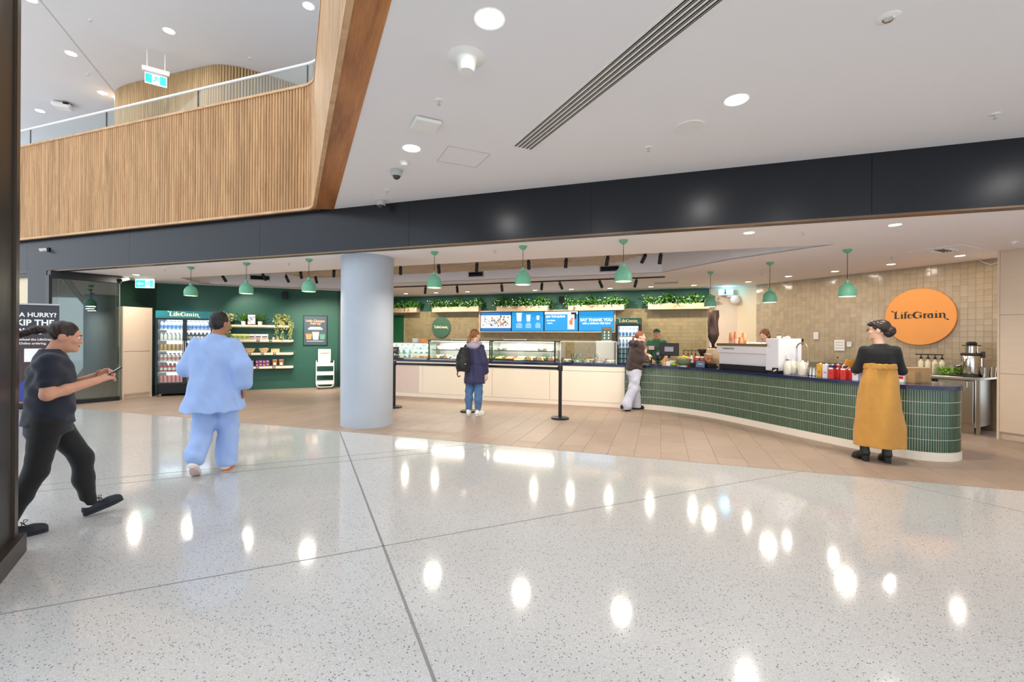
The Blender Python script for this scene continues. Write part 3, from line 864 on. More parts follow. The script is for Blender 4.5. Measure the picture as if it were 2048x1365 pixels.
TG = Wall(hole[2], hole[3])
for w, px, py, ww, lb in ((TW, 952, 549, .38, 'black louvred grille on the trough side near the column'), (TW, 1219, 538, .40, 'black louvred grille on the trough side near the end of the battens'), (TG, 520, 556, .46, 'black louvred grille on the trough side above the shelf wall')):
    u, z = w.hit(px, py)
    o = thing('wall_grille', lb, 'air grille', w.P(u, .0, z), w.rz, 'black trough grilles')
    part('frame', MB().box((0, -.006, 0), (ww + .03, .012, .14), bev=.003), M['grey_plastic'], o)
    part('dark_core', MB().box((0, -.010, 0), (ww - .02, .012, .095)), M['black_gloss'], o)
    for k in range(5): part('louvre', MB().box((0, -.018, -.036 + k * .018), (ww - .02, .012, .003)), M['black'], o)

# ---- black spot heads
def make_spot(L=.17, r=.034, E=60, cone=85, rod=.0):
    o = thing('spotlight', 'x', 'spotlight')
    part('bracket', MB().cyl((0, 0, rod), (0, 0, -.03), .010, seg=10).box((0, 0, -.004), (.06, .035, .012)), M['black'], o)
    hd = part('lamp_head', MB().lathe([(r * .8, -L), (r, -L), (r, -.004), (r * .9, 0), (.0001, 0)], seg=18), M['black'], o, True)
    hd.location = (0, 0, -.028)
    part('lens', MB().lathe([(.0001, -L + .012), (r * .82, -L + .012)], seg=16), M['led'], hd)
    lp = lamp('spot_beam', 'SPOT', (0, 0, -L - .006), E, WARM, hd, spot_size=math.radians(cone), spot_blend=.6, shadow_soft_size=.03)
    return o
s1_ = make_spot(rod=.325)
heads = [(801, 532, -.12, .05), (877, 529, .02, .05), (954, 525, -.08, .0), (1057, 519.5, .08, .05), (1132.6, 515.5, -.03, .0), (1216, 511.5, -.08, .1), (1291, 507, -.28, .3), (1321.5, 506.5, .02, .0),
         (445, 550, .15, .1), (525, 547, .2, .1), (572, 551, .1, .1), (601, 542.5, -.22, .1), (631, 553, -.1, .1), (668, 539.5, -.4, .1)]
for k, (px, py, ty, tx) in enumerate(heads):
    o = place(s1_, k, gp(px, py, zb - .02), 'black cylindrical spotlight hanging in the slatted trough ' + ('above the servery' if k < 8 else 'above the shelf wall'), 'trough spotlights ' + ('above the servery' if k < 8 else 'above the shelf wall'))
    hd = [c for c in o.children if c.name.startswith('lamp_head')][0]
    hd.rotation_euler = (tx + (.42 if k < 8 else .62), -ty, 0)
    if k >= 8:
        for ch in hd.children:
            if ch.type == 'LIGHT': ch.data = ch.data.copy(); ch.data.energy = 110
t0, t1 = gp(700, 578.5, ZC - .02), gp(1328, 555, ZC - .02)
td = (t1 - t0).normalized(); ta = math.atan2(td.y, td.x)
o = thing('lighting_track', 'black lighting track below the back ceiling', 'lighting track', (t0 + t1) / 2, ta)
o.location.z = ZC
part('rail', MB().box((0, 0, -.014), ((t1 - t0).length, .036, .028)), M['black'], o)
part('end_cap', MB().box(((t1 - t0).length / 2 + .01, 0, -.014), (.02, .038, .03)), M['black_gloss'], o)
s2_ = make_spot(.17, .033, 45, 80)
rd = Wall(V2(t0), V2(t1))
for k, (px, tilt, fw) in enumerate(((851, .30, .35), (914, -.22, .4), (1003, .02, .4), (1084, 0., .3), (1119, -.35, .4), (1199, -.42, .4), (1273, .28, .35))):
    u, _ = rd.hit(px, 570)
    o = place(s2_, k, (*V2(rd.P(u)), ZC - .028), 'black track spotlight aimed at the planters and counter', 'track spotlights')
    o.rotation_euler = (0, 0, ta)
    hd = [c for c in o.children if c.name.startswith('lamp_head')][0]
    hd.rotation_euler = (fw if k % 2 == 0 else -.25, -tilt * .8 if False else tilt, 0)

# ---- exit signs
M['exit'] = glow('exit_sign_green', (.02, .62, .50), 1.3)
M['exit_w'] = glow('exit_sign_white', (.95, 1, .98), 1.4)
def running_man(mb, cx, cz, h, y):
    k = h
    for c, s_, r_ in (((cx + .08 * k, y, cz + .40 * k), (.13 * k, .002, .13 * k), .78), ((cx, y, cz + .17 * k), (.15 * k, .002, .34 * k), .3), ((cx + .17 * k, y, cz - .08 * k), (.12 * k, .002, .34 * k), -.9),
                      ((cx - .14 * k, y, cz - .16 * k), (.12 * k, .002, .36 * k), .75), ((cx + .2 * k, y, cz + .2 * k), (.08 * k, .002, .26 * k), 1.2), ((cx - .17 * k, y, cz + .2 * k), (.08 * k, .002, .26 * k), .9)):
        mb.box(c, s_, R=Matrix.Rotation(r_, 3, 'Y'))
    return mb
p = gp(290, 556, ZC)
o = thing('exit_sign', 'green illuminated exit sign with arrow hanging from cafe ceiling', 'exit sign', p, .15)
part('ceiling_mount', MB().box((0, 0, -.02), (.44, .07, .04), bev=.008), M['white'], o)
part('sign_panel', MB().box((0, 0, -.14), (.40, .025, .20), bev=.004), M['exit_w'], o)
part('green_field', MB().box((-.085, -.014, -.14), (.20, .002, .165)), M['exit'], o)
part('green_field', MB().box((.15, -.014, -.14), (.07, .002, .165)), M['exit'], o)
mb = MB(); mb.box((-.07, -.016, -.14), (.09, .002, .025))
mb.add([(-.165, -.0165, -.14), (-.10, -.0165, -.095), (-.10, -.0165, -.185)], [(0, 2, 1)])
part('arrow', mb, M['exit_w'], o)
part('running_figure', running_man(MB(), .08, -.14, .16, -.0155), M['exit'], o)
p = yp(312, 150, 10.2)
o = thing('exit_sign', 'green illuminated exit sign hung on two rods above the balustrade', 'exit sign', (p.x, p.y, 0), .6)
def zy(py): return yp(312, py, 10.2).z
part('hanging_rod', MB().cyl((-.16, 0, zy(140)), (-.16, 0, ZU), .009, seg=8), M['white_metal'], o)
part('hanging_rod', MB().cyl((.16, 0, zy(140)), (.16, 0, ZU), .009, seg=8), M['white_metal'], o)
part('lamp_housing', MB().box((0, 0, zy(142)), (.50, .08, .10), bev=.01), M['white'], o)
part('sign_panel', MB().box((0, 0, zy(160)), (.40, .02, .24), bev=.003), M['exit_w'], o)
for q_ in (-.13, .13): part('green_field', MB().box((q_, -.012, zy(160)), (.12, .002, .2)), M['exit'], o)
part('running_figure', running_man(MB(), 0, zy(160), .18, -.0125), M['exit'], o)
# cameras
p = gp(252, 553, ZC)
o = thing('security_camera', 'white bullet camera beside the glass doors under the cafe ceiling', 'security camera', p, -.5)
part('base', MB().lathe([(.05, -.03), (.055, 0)], seg=20), M['white'], o, True)
part('body', MB().cyl((-.02, .05, -.05), (.03, -.1, -.10), .038, seg=16), M['white'], o, True); part('lens', MB().cyl((.03, -.1, -.10), (.033, -.108, -.1025), .03, seg=16), M['black_gloss'], o)
p = gp(126, 206, ZU)
o = thing('projector_camera', 'white ceiling device with black lens on the upper ceiling', 'ceiling device', p, .4)
part('housing', MB().box((0, 0, -.09), (.42, .34, .14), bev=.05), M['white'], o, True, ang=20)
part('lens', MB().box((.12, -.15, -.06), (.12, .06, .06), bev=.01), M['black_gloss'], o)
part('mount', MB().cyl((0, 0, -.03), (0, 0, 0), .05), M['white'], o)
u_ = UV(sx(gp(77, 496, 2.9).x), 0)
p = yp(77, 497, lineY(gp(77, 497, 3.2).x))
o = thing('security_camera', 'small white bullet camera fixed to the charcoal fascia', 'security camera', (p.x, lineY(p.x), p.z), UA)
part('wall_plate', MB().box((.05, -.012, 0), (.09, .024, .09), bev=.004), M['black'], o)
part('body', MB().cyl((-.02, -.12, -.03), (.02, -.02, .0), .036, seg=14), M['white'], o, True)
part('lens', MB().cyl((-.02, -.12, -.03), (-.022, -.125, -.032), .026, seg=14), M['black_gloss'], o)
# ================================================================== LETTERING
_txt = {}
def text_mesh(s, size, mat, bold=0.0, align='CENTER', depth=.0, spacing=1.0):
    cu = bpy.data.curves.new('lettering', 'FONT')
    cu.body = s; cu.size = size; cu.align_x = align; cu.align_y = 'CENTER'; cu.offset = bold; cu.extrude = depth; cu.resolution_u = 3
    cu.space_character = spacing
    o = bpy.data.objects.new('tmp', cu); COL.objects.link(o)
    dg = bpy.context.evaluated_depsgraph_get()
    me = bpy.data.meshes.new_from_object(o.evaluated_get(dg))
    bpy.data.objects.remove(o); bpy.data.curves.remove(cu)
    me.materials.clear(); me.materials.append(mat); me.name = 'lettering'
    return me
def text(parent, s, loc, size, mat, bold=0.0, align='CENTER', name='lettering', rot=(PI / 2, 0, 0), spacing=1.0):
    o = obj(name, text_mesh(s, size, mat, bold, align, .0008, spacing), parent, loc)
    o.rotation_euler = rot
    return o
def logo_mb(width):
    """wordmark drawn in strokes of changing width: Li fe Gr ai n with a leaf on the L and on the n"""
    mb = MB()
    def stroke(pts):
        n = len(pts); L_, R_ = [], []
        for i, (x, y, w) in enumerate(pts):
            a, b = pts[max(i - 1, 0)], pts[min(i + 1, n - 1)]
            dx, dy = b[0] - a[0], b[1] - a[1]; l = math.hypot(dx, dy) or 1
            w *= 1.28; L_.append((x - dy / l * w / 2, 0, y + dx / l * w / 2)); R_.append((x + dy / l * w / 2, 0, y - dx / l * w / 2))
        mb.add(L_ + R_, [(i, n + i, n + i + 1, i + 1) for i in range(n - 1)])
    def arc(cx, cy, rx, ry, a0, a1, wf, n=14):
        return [(cx + rx * math.cos(a0 + (a1 - a0) * i / n), cy + ry * math.sin(a0 + (a1 - a0) * i / n), wf(a0 + (a1 - a0) * i / n)) for i in range(n + 1)]
    def stem(x, y0, y1, w=.27, serif=True):
        stroke([(x, y0, w), (x, y1, w)])
        if serif: stroke([(x - .26, y0 + .05, .10), (x + .26, y0 + .05, .10)])
    def leaf(x, y, l, a):
        pts = [(x + math.cos(a) * l * t, y + math.sin(a) * l * t, .30 * l * math.sin(PI * min(max(t, .02), .98)) * 1.5 + .01) for t in [i / 8 for i in range(9)]]
        stroke(pts)
    x = .55
    stem(x, 0, 1.35, .30); stroke([(x - .2, .06, .13), (x + .62, .06, .13), (x + .72, .34, .05)])     # L
    stroke([(x + .02, 1.15, .2), (x - .16, 1.42, .12), (x - .36, 1.52, .05)]); leaf(x - .36, 1.50, .5, 2.7); leaf(x + .02, 1.3, .42, 1.0)
    x = 1.68; stem(x, 0, .95); stroke([(x - .24, .92, .09), (x + .02, .92, .09)]); leaf(x - .12, 1.28, .28, .3)              # i
    x = 2.26; stem(x, 0, 1.1); stroke(arc(x + .26, 1.12, .28, .3, PI, .5, lambda t: .10 + .16 * max(0, -math.cos(t)))); stroke([(x - .26, .9, .09), (x + .36, .9, .09)])   # f
    x = 3.05; stroke(arc(x + .08, .48, .36, .44, .35, 2 * PI - .5, lambda t: .10 + .19 * max(0, -math.cos(t)))); stroke([(x - .2, .55, .07), (x + .42, .6, .07)])   # e
    x = 4.35; stroke(arc(x, .68, .62, .64, .75, 2 * PI - .35, lambda t: .11 + .26 * max(0, -math.cos(t)), 20)); stem(x + .56, .1, .62, .27, False); stroke([(x + .22, .62, .10), (x + .82, .62, .10)]); leaf(x + .45, .95, .36, .8)   # G
    x = 5.52; stem(x, 0, .95); stroke([(x - .24, .92, .09), (x + .02, .92, .09)]); stroke([(x + .1, .62, .08), (x + .26, .88, .12), (x + .46, .84, .22)])   # r
    x = 6.45; stroke(arc(x, .42, .32, .40, .6, 2 * PI - .6, lambda t: .09 + .18 * max(0, -math.cos(t)))); stem(x + .32, .0, .92, .25, False); stroke([(x + .3, .05, .1), (x + .55, .07, .08)]); stroke([(x - .2, .86, .1), (x + .3, .9, .12)])   # a
    x = 7.42; stem(x, 0, .95); stroke([(x - .24, .92, .09), (x + .02, .92, .09)]); leaf(x - .12, 1.28, .28, .3)              # i
    x = 8.06; stem(x, 0, .95); stroke([(x - .24, .92, .09), (x + .02, .92, .09)]); stroke(arc(x + .36, .62, .3, .3, PI * .9, 0, lambda t: .09 + .17 * max(0, math.cos(t))))
    stroke([(x + .66, .66, .26), (x + .66, .05, .24), (x + .78, -.22, .12), (x + 1.0, -.32, .05)]); leaf(x + .92, -.28, .5, -.35)   # n
    k = width / 9.5
    mb.v = [((vx - 4.6) * k, vy, (vz - .55) * k) for vx, vy, vz in mb.v]
    return mb
def logo(parent, loc, width, mat):
    return part('wordmark', logo_mb(width), mat, parent, loc=loc)
M['ink_dark'] = pm('dark_letter', srgb(62, 56, 50), .6)
M['ink_cream'] = pm('cream_letter', srgb(248, 226, 188), .5, emit=(1, .86, .62), es=.35)
M['ink_white'] = pm('white_letter', srgb(245, 245, 245), .6)
M['orange'] = pm('orange_sign', srgb(247, 166, 88), .5, var=.02, scale=2)

# ================================================================== SIGNS ON WALLS
u, z = RW.hit(1839, 634, .03)
o = thing('round_sign', 'large round orange cafe sign on the beige tile wall', 'sign', RW.P(u, .016, z), RW.rz)
R90 = Matrix.Rotation(PI / 2, 4, 'X')
part('disc', MB().lathe([(.0001, 0), (.52, 0), (.525, .006), (.525, .03), (.52, .036), (.0001, .036)], seg=64).xform(R90), M['orange'], o, True)
logo(o, (0, -.0375, .02), .83, M['ink_dark'])
u, z = BW.hit(882.5, 655, .03)
o = thing('round_sign', 'round green cafe sign on the olive tile wall', 'sign', BW.P(u, .016, z), BW.rz)
part('disc', MB().lathe([(.0001, 0), (.335, 0), (.34, .005), (.34, .025), (.335, .03), (.0001, .03)], seg=48).xform(R90), pm('green_sign', srgb(72, 112, 90), .5), o, True)
logo(o, (0, -.0315, .0), .52, M['ink_cream'])

# ================================================================== MENU SCREENS
def bwp(px, py, off): return BW.hit(px, py, off)
(u0, zt), (u1, zb_) = bwp(959, 621, .09), bwp(1231, 666, .09)
zt2 = bwp(1231, 621, .09)[1]
zt, zb_ = 2.29, 1.595
zt = (bwp(959, 621, .09)[1] + bwp(1231, 620.5, .09)[1]) / 2; zb_ = (bwp(962, 664.5, .09)[1] + bwp(1228, 666.5, .09)[1]) / 2
o = thing('screen_surround', 'pale timber surround framing four menu screens', 'frame', BW.P((u0 + u1) / 2, 0.012, (zt + zb_) / 2), BW.rz)
Wd, Hd = u1 - u0, zt - zb_
part('back_panel', MB().box((0, -.02, 0), (Wd - .02, .02, Hd - .02)), M['black'], o)
for nm, c, s_ in (('top_board', (0, -.06, Hd / 2 - .015), (Wd, .12, .03)), ('bottom_board', (0, -.06, -Hd / 2 + .015), (Wd, .12, .03)), ('side_board', (-Wd / 2 + .015, -.06, 0), (.03, .12, Hd - .06)), ('side_board', (Wd / 2 - .015, -.06, 0), (.03, .12, Hd - .06))):
    part(nm, MB().box(c, s_, bev=.003), M['planter'], o)
sw = (Wd - .06) / 4
M['scr_blue'] = glow('screen_blue', srgb(28, 142, 206), 1.15)
M['scr_blue2'] = glow('screen_deep_blue', srgb(22, 110, 180), 1.0)
M['scr_white'] = glow('screen_white', (.92, .95, .97), 1.1)
M['scr_dark'] = glow('screen_navy', srgb(32, 40, 66), .8)
fc = [glow('screen_food_%d' % i, srgb(*c), .95) for i, c in enumerate(((214, 120, 84), (70, 96, 60), (40, 48, 60), (206, 200, 190), (52, 110, 150), (150, 96, 70), (226, 178, 120), (120, 150, 110)))]
labs = ['menu screen showing a spread of food photos', 'menu screen showing three white cups', 'menu screen reading skip the queue with a phone picture', 'plain blue screen reading say thank you']
for k in range(4):
    cx = -Wd / 2 + .03 + sw * (k + .5)
    pw = BW.P((u0 + u1) / 2 + cx, 0.012 + .032, (zt + zb_) / 2)
    sc = thing('menu_screen', labs[k], 'screen', pw, BW.rz, 'menu screens above the servery')
    hh = Hd - .07
    part('bezel', MB().box((0, -.018, 0), (sw - .008, .036, hh), bev=.004), M['black_gloss'], sc)
    w_, h_ = sw - .035, hh - .03
    part('display', MB().box((0, -.0365, 0), (w_, .002, h_)), M['scr_blue'], sc)
    y = -.0385
    if k == 0:
        part('display_band', MB().box((0, y, h_ * .42), (w_, .001, h_ * .16)), M['scr_blue2'], sc); part('display_band', MB().box((0, y, -h_ * .43), (w_, .001, h_ * .14)), M['scr_blue2'], sc)
        part('photo_field', MB().box((0, y, 0), (w_, .001, h_ * .68)), M['scr_white'], sc)
        rg = random.Random(5); mbs = [MB() for _ in fc]
        for i in range(120):
            q = rg.randrange(len(fc)); s_ = rg.uniform(.012, .05)
            cxx, czz = rg.uniform(-w_ / 2 + .05, w_ / 2 - .05), rg.uniform(-h_ * .28, h_ * .28)
            mbs[q].box((cxx, y - .0008 - i * 1e-5, czz), (s_ * rg.uniform(.6, 1.8), .0004, s_), R=Matrix.Rotation(rg.uniform(0, 3), 3, 'Y'))
        for q, mb in enumerate(mbs): part('food_print', mb, fc[q], sc, kind='stuff')
    if k == 1:
        for cx_, s_ in ((-.27, 1.0), (.03, .78), (.33, .5)):
            mb = MB(); hw, hb = .085 * s_, .065 * s_
            zt_ = h_ * .46 if s_ == 1 else h_ * .36 * (.6 + .5 * s_); zb2 = zt_ - .26 * s_
            mb.add([(cx_ - hb, y, zb2), (cx_ + hb, y, zb2), (cx_ + hw, y, zt_ - .03), (cx_ - hw, y, zt_ - .03)], [(0, 1, 2, 3)])
            mb.add([(cx_ - hw * 1.1, y, zt_ - .03), (cx_ + hw * 1.1, y, zt_ - .03), (cx_ + hw, y, zt_), (cx_ - hw, y, zt_)], [(0, 1, 2, 3)])
            part('cup_print', mb, M['scr_white'], sc)
            rows = MB()
            for r in range(5): rows.box((cx_ + (.0 if r else 0), y, -h_ * .09 - r * .034), ((.2 if r else .12) * (.6 + .4 * s_), .0006, .009))
            part('text_rows', rows, M['scr_white'], sc, kind='stuff')
    if k == 2:
        part('display_band', MB().box((0, y + .001, h_ * .43), (w_, .001, h_ * .14)), M['scr_white'], sc)
        text(sc, 'SKIP THE QUEUE', (-w_ * .17, y - .001, h_ * .24), .078, M['scr_white'], .003)
        text(sc, 'Pre Order', (-w_ * .30, y - .001, h_ * .04), .062, M['scr_white'], .002); text(sc, 'with it', (-w_ * .34, y - .001, -h_ * .10), .062, M['scr_white'], .002)
        part('sleeve_print', MB().box((w_ * .38, y - .0005, h_ * .28), (.16, .0006, .2)), M['scr_dark'], sc)
        part('phone_print', MB().box((w_ * .30, y - .001, -.02), (.2, .0006, h_ * .76), bev=.0002), M['scr_white'], sc)
        part('hand_print', MB().box((w_ * .30, y - .002, -.04), (.10, .0006, .13)).box((w_ * .33, y - .0023, .06), (.06, .0004, .10), R=Matrix.Rotation(.6, 3, 'Y')), fc[0], sc, kind='stuff')
    if k == 3:
        text(sc, 'SAY THANK YOU', (0, y - .001, h_ * .05), .118, M['scr_white'], .004); text(sc, 'with a LifeGrain Gift Card', (0, y - .001, -h_ * .12), .076, M['scr_white'], .003)

# ================================================================== PLANTERS WITH FAIRY LIGHTS
M['leaf'] = pm('planter_leaf', srgb(58, 112, 40), .5, var=.25, scale=6, rnd=.45)
M['leaf2'] = pm('planter_leaf_light', srgb(96, 146, 58), .5, var=.2, scale=6, rnd=.35)
M['pot_soil'] = pm('planter_soil', srgb(40, 30, 22), .9)
def leaves(mb, n, fn, size, rg, droop=.0):
    for _ in range(n):
        c, out = fn(rg)
        l = size * rg.uniform(.7, 1.3); w = l * rg.uniform(.28, .42)
        d = (Vector(out) + Vector((rg.gauss(0, .6), rg.gauss(0, .6), rg.gauss(0, .5) - droop))).normalized()
        t = d.cross(Vector((rg.gauss(0, 1), rg.gauss(0, 1), rg.gauss(0, 1)))).normalized(); n_ = d.cross(t) * (l * .12)
        c = Vector(c)
        mb.add([c, c + d * l * .5 + t * w - n_, c + d * l, c + d * l * .5 - t * w - n_, c + d * l * .5 + n_], [(0, 1, 4), (1, 2, 4), (2, 3, 4), (3, 0, 4)])
pl_px = [(776, 833, 616, 625.5, 'planter box without fairy lights above the green door'), (864, 957, 615, 624, 'planter box above the round green sign'), (993, 1095, 613, 623, 'planter box above the cup menu screen'),
         (1136, 1248, 611, 621, 'planter box above the thank you screen'), (1296, 1419, 607, 618.5, 'planter box beside the cream wall')]
for k, (xa, xb, ya, yb, lb) in enumerate(pl_px):
    u0, _ = bwp(xa, 618, .24); u1, _ = bwp(xb, 618, .24)
    zb_p = bwp((xa + xb) / 2, yb, .24)[1]
    hgt = .16; w_ = u1 - u0
    o = thing('planter_box', 'wooden ' + lb, 'planter', BW.P((u0 + u1) / 2, .005, zb_p), BW.rz, 'planter boxes along the back wall')
    part('box', MB().box((0, -.012, hgt / 2), (w_, .024, hgt)).box((0, -.228, hgt / 2), (w_, .024, hgt)).box((-w_ / 2 + .012, -.12, hgt / 2), (.024, .192, hgt)).box((w_ / 2 - .012, -.12, hgt / 2), (.024, .192, hgt)).box((0, -.12, .012), (w_ - .05, .192, .024)), M['planter'], o)
    part('soil', MB().box((0, -.12, hgt - .05), (w_ - .05, .19, .03)), M['pot_soil'], o)
    rg = random.Random(20 + k)
    def fn(r, w_=w_):
        x = r.uniform(-w_ / 2 - .10, w_ / 2 + .10); y = -.13 + r.gauss(0, .075)
        top = hgt + .16 + .05 * math.sin(x * 9 + k) + r.uniform(-.03, .05)
        return (x, max(min(y, -.05), -.32), r.uniform(hgt - .03, top)), (x * .2 / w_, (y + .13) * 3, .5)
    mb, mb2 = MB(), MB()
    leaves(mb, int(330 * w_), fn, .09, rg); leaves(mb2, int(190 * w_), fn, .08, rg)
    part('foliage', mb, M['leaf'], o, kind='stuff'); part('foliage', mb2, M['leaf2'], o, kind='stuff')
    if k > 0:
        fl_ = thing('fairy_lights', 'string of tiny cool white lights woven through planter ' + lb.replace('planter box ', ''), 'fairy lights', BW.P((u0 + u1) / 2, .005, zb_p), BW.rz, 'fairy lights in the planters')
        pts, bl = [], MB()
        nb = int(26 * w_)
        for i in range(nb):
            x = -w_ / 2 - .12 + (w_ + .24) * i / nb
            y = -.2 + rg.uniform(-.12, .04); zz = hgt + rg.uniform(-.04, .2)
            pts.append((x, y, zz)); bl.ball((x, y - .02, zz), rg.uniform(.006, .0105), 6, 4)
        part('wire', MB().tube(pts, .0018, 4), M['cord'], fl_); part('bulbs', bl, M['fairy'], fl_, kind='stuff')
# small wall speakers
for w, px, py, lb in ((BW, 1123, 600, 'small black wall speaker between two planter boxes'), (GW, 570, 591, 'small black wall speaker above the shelves')):
    u, z = w.hit(px, py, .1)
    o = thing('wall_speaker', lb, 'speaker', w.P(u, 0, z), w.rz)
    part('cabinet', MB().box((0, -.085, 0), (.14, .13, .2), bev=.012), M['black'], o); part('bracket', MB().box((0, -.012, 0), (.04, .024, .1)), M['black_gloss'], o)
    part('grille', MB().box((0, -.151, 0), (.115, .004, .17)), M['black_gloss'], o)
# ================================================================== SERVERY COUNTER AND COFFEE BAR
def cl(x): return 10.15 - .333 * (x - .7)
front = [V2((-4.0, cl(-4.0)))] + crom([(2.2, cl(2.2)), (2.68, 9.48), (3.06, 9.27), (3.44, 8.92), (3.80, 8.41), (4.10, 7.74), (4.34, 7.08), (4.60, 6.42), (4.78, 6.0)], 6)
TC, TR = Vector((5.36, 5.95)), .46
a0 = math.atan2(-.925, -.0); tip = [TC + Vector((math.cos(a), math.sin(a))) * TR for a in [math.radians(203 + (382 - 203) * i / 20) for i in range(21)]]
front = front + tip
back = [TC + Vector((.925, .38)) * TR, Vector((5.5, 7.0)), Vector((5.26, 7.7)), Vector((5.0, 8.35)), Vector((4.7, 8.95)), Vector((4.35, 9.45)), Vector((3.9, 9.85)), Vector((3.3, 10.2)), Vector((2.6, cl(2.6) + .98)), Vector((-3.7, cl(-3.7) + .98))]
def offs(path, d):
    out = []; n = len(path)
    for i, p in enumerate(path):
        t = (path[min(i + 1, n - 1)] - path[max(i - 1, 0)]).normalized()
        out.append(p + Vector((t.y, -t.x)) * d)
    return out
ZT, ZTH, ZK = .93, .05, .10
ctr = thing('servery_counter', 'long curved servery counter with cream panels, green finger tiles and navy top', 'counter', (0, 0, 0))
outl = front + back[1:]
part('carcass', MB().prism(outl, ZK, ZT - ZTH), M['finger_grout'], ctr)
part('worktop', MB().prism(offs(front, .03) + back[1:], ZT - ZTH, ZT), M['navy'], ctr, label='navy stone worktop')
part('kickboard', MB().prism(offs(front, .012) + back[1:], 0, ZK), M['kick'], ctr)
# cream panels of the straight part
CW = Wall((-4.0, cl(-4.0)), (2.2, cl(2.2)))
uend = CW.hit(1249, 790)[0]
part('top_band', MB().prism([CW.P(0, .02), CW.P(0, -.01), CW.P(uend, -.01), CW.P(uend, .02)], .775, ZT - ZTH), M['counter_white'], ctr)
seam = [0, CW.hit(760, 760)[0], CW.hit(787, 760)[0], CW.hit(838, 760)[0], CW.hit(846, 760)[0], CW.hit(985, 760)[0], CW.hit(1100, 760)[0], uend]
for k, (q0, q1) in enumerate(zip(seam[:-1], seam[1:])):
    part('front_panel', MB().prism([CW.P(q0 + .003, .02), CW.P(q0 + .003, -.01), CW.P(q1 - .003, -.01), CW.P(q1 - .003, .02)], ZK, .768), M['counter_pink'] if k == 2 else M['counter_white'], ctr)
part('finger_pull', MB().prism([CW.P(CW.hit(1128, 740)[0], .026), CW.P(CW.hit(1128, 740)[0], .015), CW.P(CW.hit(1238, 740)[0], .015), CW.P(CW.hit(1238, 740)[0], .026)], .768, .777), M['grey_plastic'], ctr)
# finger tiles
pitch, rows_n = .0255, 5
rh = (ZT - ZTH - ZK - .004) / rows_n
tl_pts = [(p, d) for p, d in resample(front, pitch) if (p - CW.a).dot(CW.d) > uend or p.x > 2.6]
tl_pts = [(p, d) for p, d in tl_pts if not (p.x > 5.7 and p.y > 6.05)]
n_cols = len(tl_pts)
ftm = MB().box((0, 0, 0), (pitch - .0056, .005, rh - .0075)).mesh('finger_tile', M['finger'])
rest = MB()
for i, (p, d) in enumerate(tl_pts):
    for j in range(rows_n):
        z = ZK + .003 + rh * (j + .5); a = math.atan2(d.y, d.x)
        if i >= n_cols - 60:
            obj('finger_tile', ftm, ctr, (p.x, p.y, z), a)
        else:
            rest.box((p.x, p.y, z), (pitch - .0056, .005, rh - .0075), rz=a)
part('finger_tile_field', rest, M['finger'], ctr, kind='stuff')

def onc(px, py, z=ZT):        # point on the worktop seen at a pixel
    return gp(px, py, z)
def cpt(px, back_off, z=ZT):   # on the straight counter: pixel column, distance behind the front edge
    u, _ = CW.hit(px, 720, -back_off)
    return CW.P(u, -back_off, z)

# ================================================================== GLASS FOOD CASES
def case(name, label, px0, px1, depth, back_off, h, frame, frame_w, contents):
    a_, b_ = cpt(px0, back_off), cpt(px1, back_off)
    w_ = (b_ - a_).length; c_ = (a_ + b_) / 2
    o = thing(name, label, 'display case', c_, CW.rz, 'food display cases on the counter')
    part('base', MB().box((0, depth / 2, .012), (w_, depth, .024), bev=.003), M['steel'], o)
    part('front_glass', MB().box((0, .006, .024 + (h - .05) / 2), (w_ - 2 * frame_w, .006, h - .05)), M['glass'], o)
    for s_ in (-1, 1): part('side_glass', MB().box((s_ * (w_ / 2 - .005), depth / 2, .024 + (h - .05) / 2), (.006, depth - .03, h - .05)), M['glass'], o)
    part('top', MB().box((0, depth / 2, h - .013), (w_, depth, .026), bev=.004), frame, o)
    part('led_strip', MB().box((0, .05, h - .03), (w_ - .1, .02, .008)), M['led'], o)
    l_ = lamp('case_lamp', 'AREA', (0, .16, h - .035), contents * w_ / 1.4, (1, .94, .84), o, shape='RECTANGLE', size=w_ - .1, size_y=.2)
    if frame_w > .015:
        for s_ in (-1, 1): part('frame_post', MB().box((s_ * (w_ / 2 - frame_w / 2), -.003, h / 2), (frame_w, .02, h)), M['black'], o)
        part('frame_rail', MB().box((0, -.003, .032), (w_, .02, .018)), M['black'], o); part('frame_rail', MB().box((0, -.003, h - .01), (w_, .02, .02)), M['black'], o)
    part('back_door', MB().box((0, depth - .01, h / 2), (w_, .012, h - .04)), M['white'], o)
    return o, w_
M['food_bread'] = pm('bread', srgb(206, 150, 86), .7, var=.25, scale=30, bump=.2)
M['food_pastry'] = pm('pastry', srgb(190, 118, 56), .5, var=.25, scale=30, bump=.2)
M['food_green'] = pm('salad', srgb(120, 158, 66), .6, var=.4, scale=60, bump=.4)
M['food_red'] = pm('tomato', srgb(196, 70, 46), .4, var=.3, scale=50)
M['food_yellow'] = pm('pasta', srgb(228, 196, 110), .6, var=.25, scale=60, bump=.3)
M['food_cream'] = pm('cream_filling', srgb(238, 224, 196), .6, var=.1, scale=40, bump=.2)
M['food_dark'] = pm('dark_tub', srgb(56, 52, 50), .4)
M['teal_pack'] = pm('teal_packet', srgb(108, 160, 166), .35, var=.2, scale=30)
M['kraft'] = pm('kraft_card', srgb(196, 158, 112), .75, var=.06, scale=30)
M['paper'] = pm('white_paper', srgb(246, 243, 238), .7, var=.01)
def c_pt(o, x, y, z):
    return Matrix.Translation(o.location) @ Matrix.Rotation(o.rotation_euler.z, 4, 'Z') @ Vector((x, y, z))
foods = {}
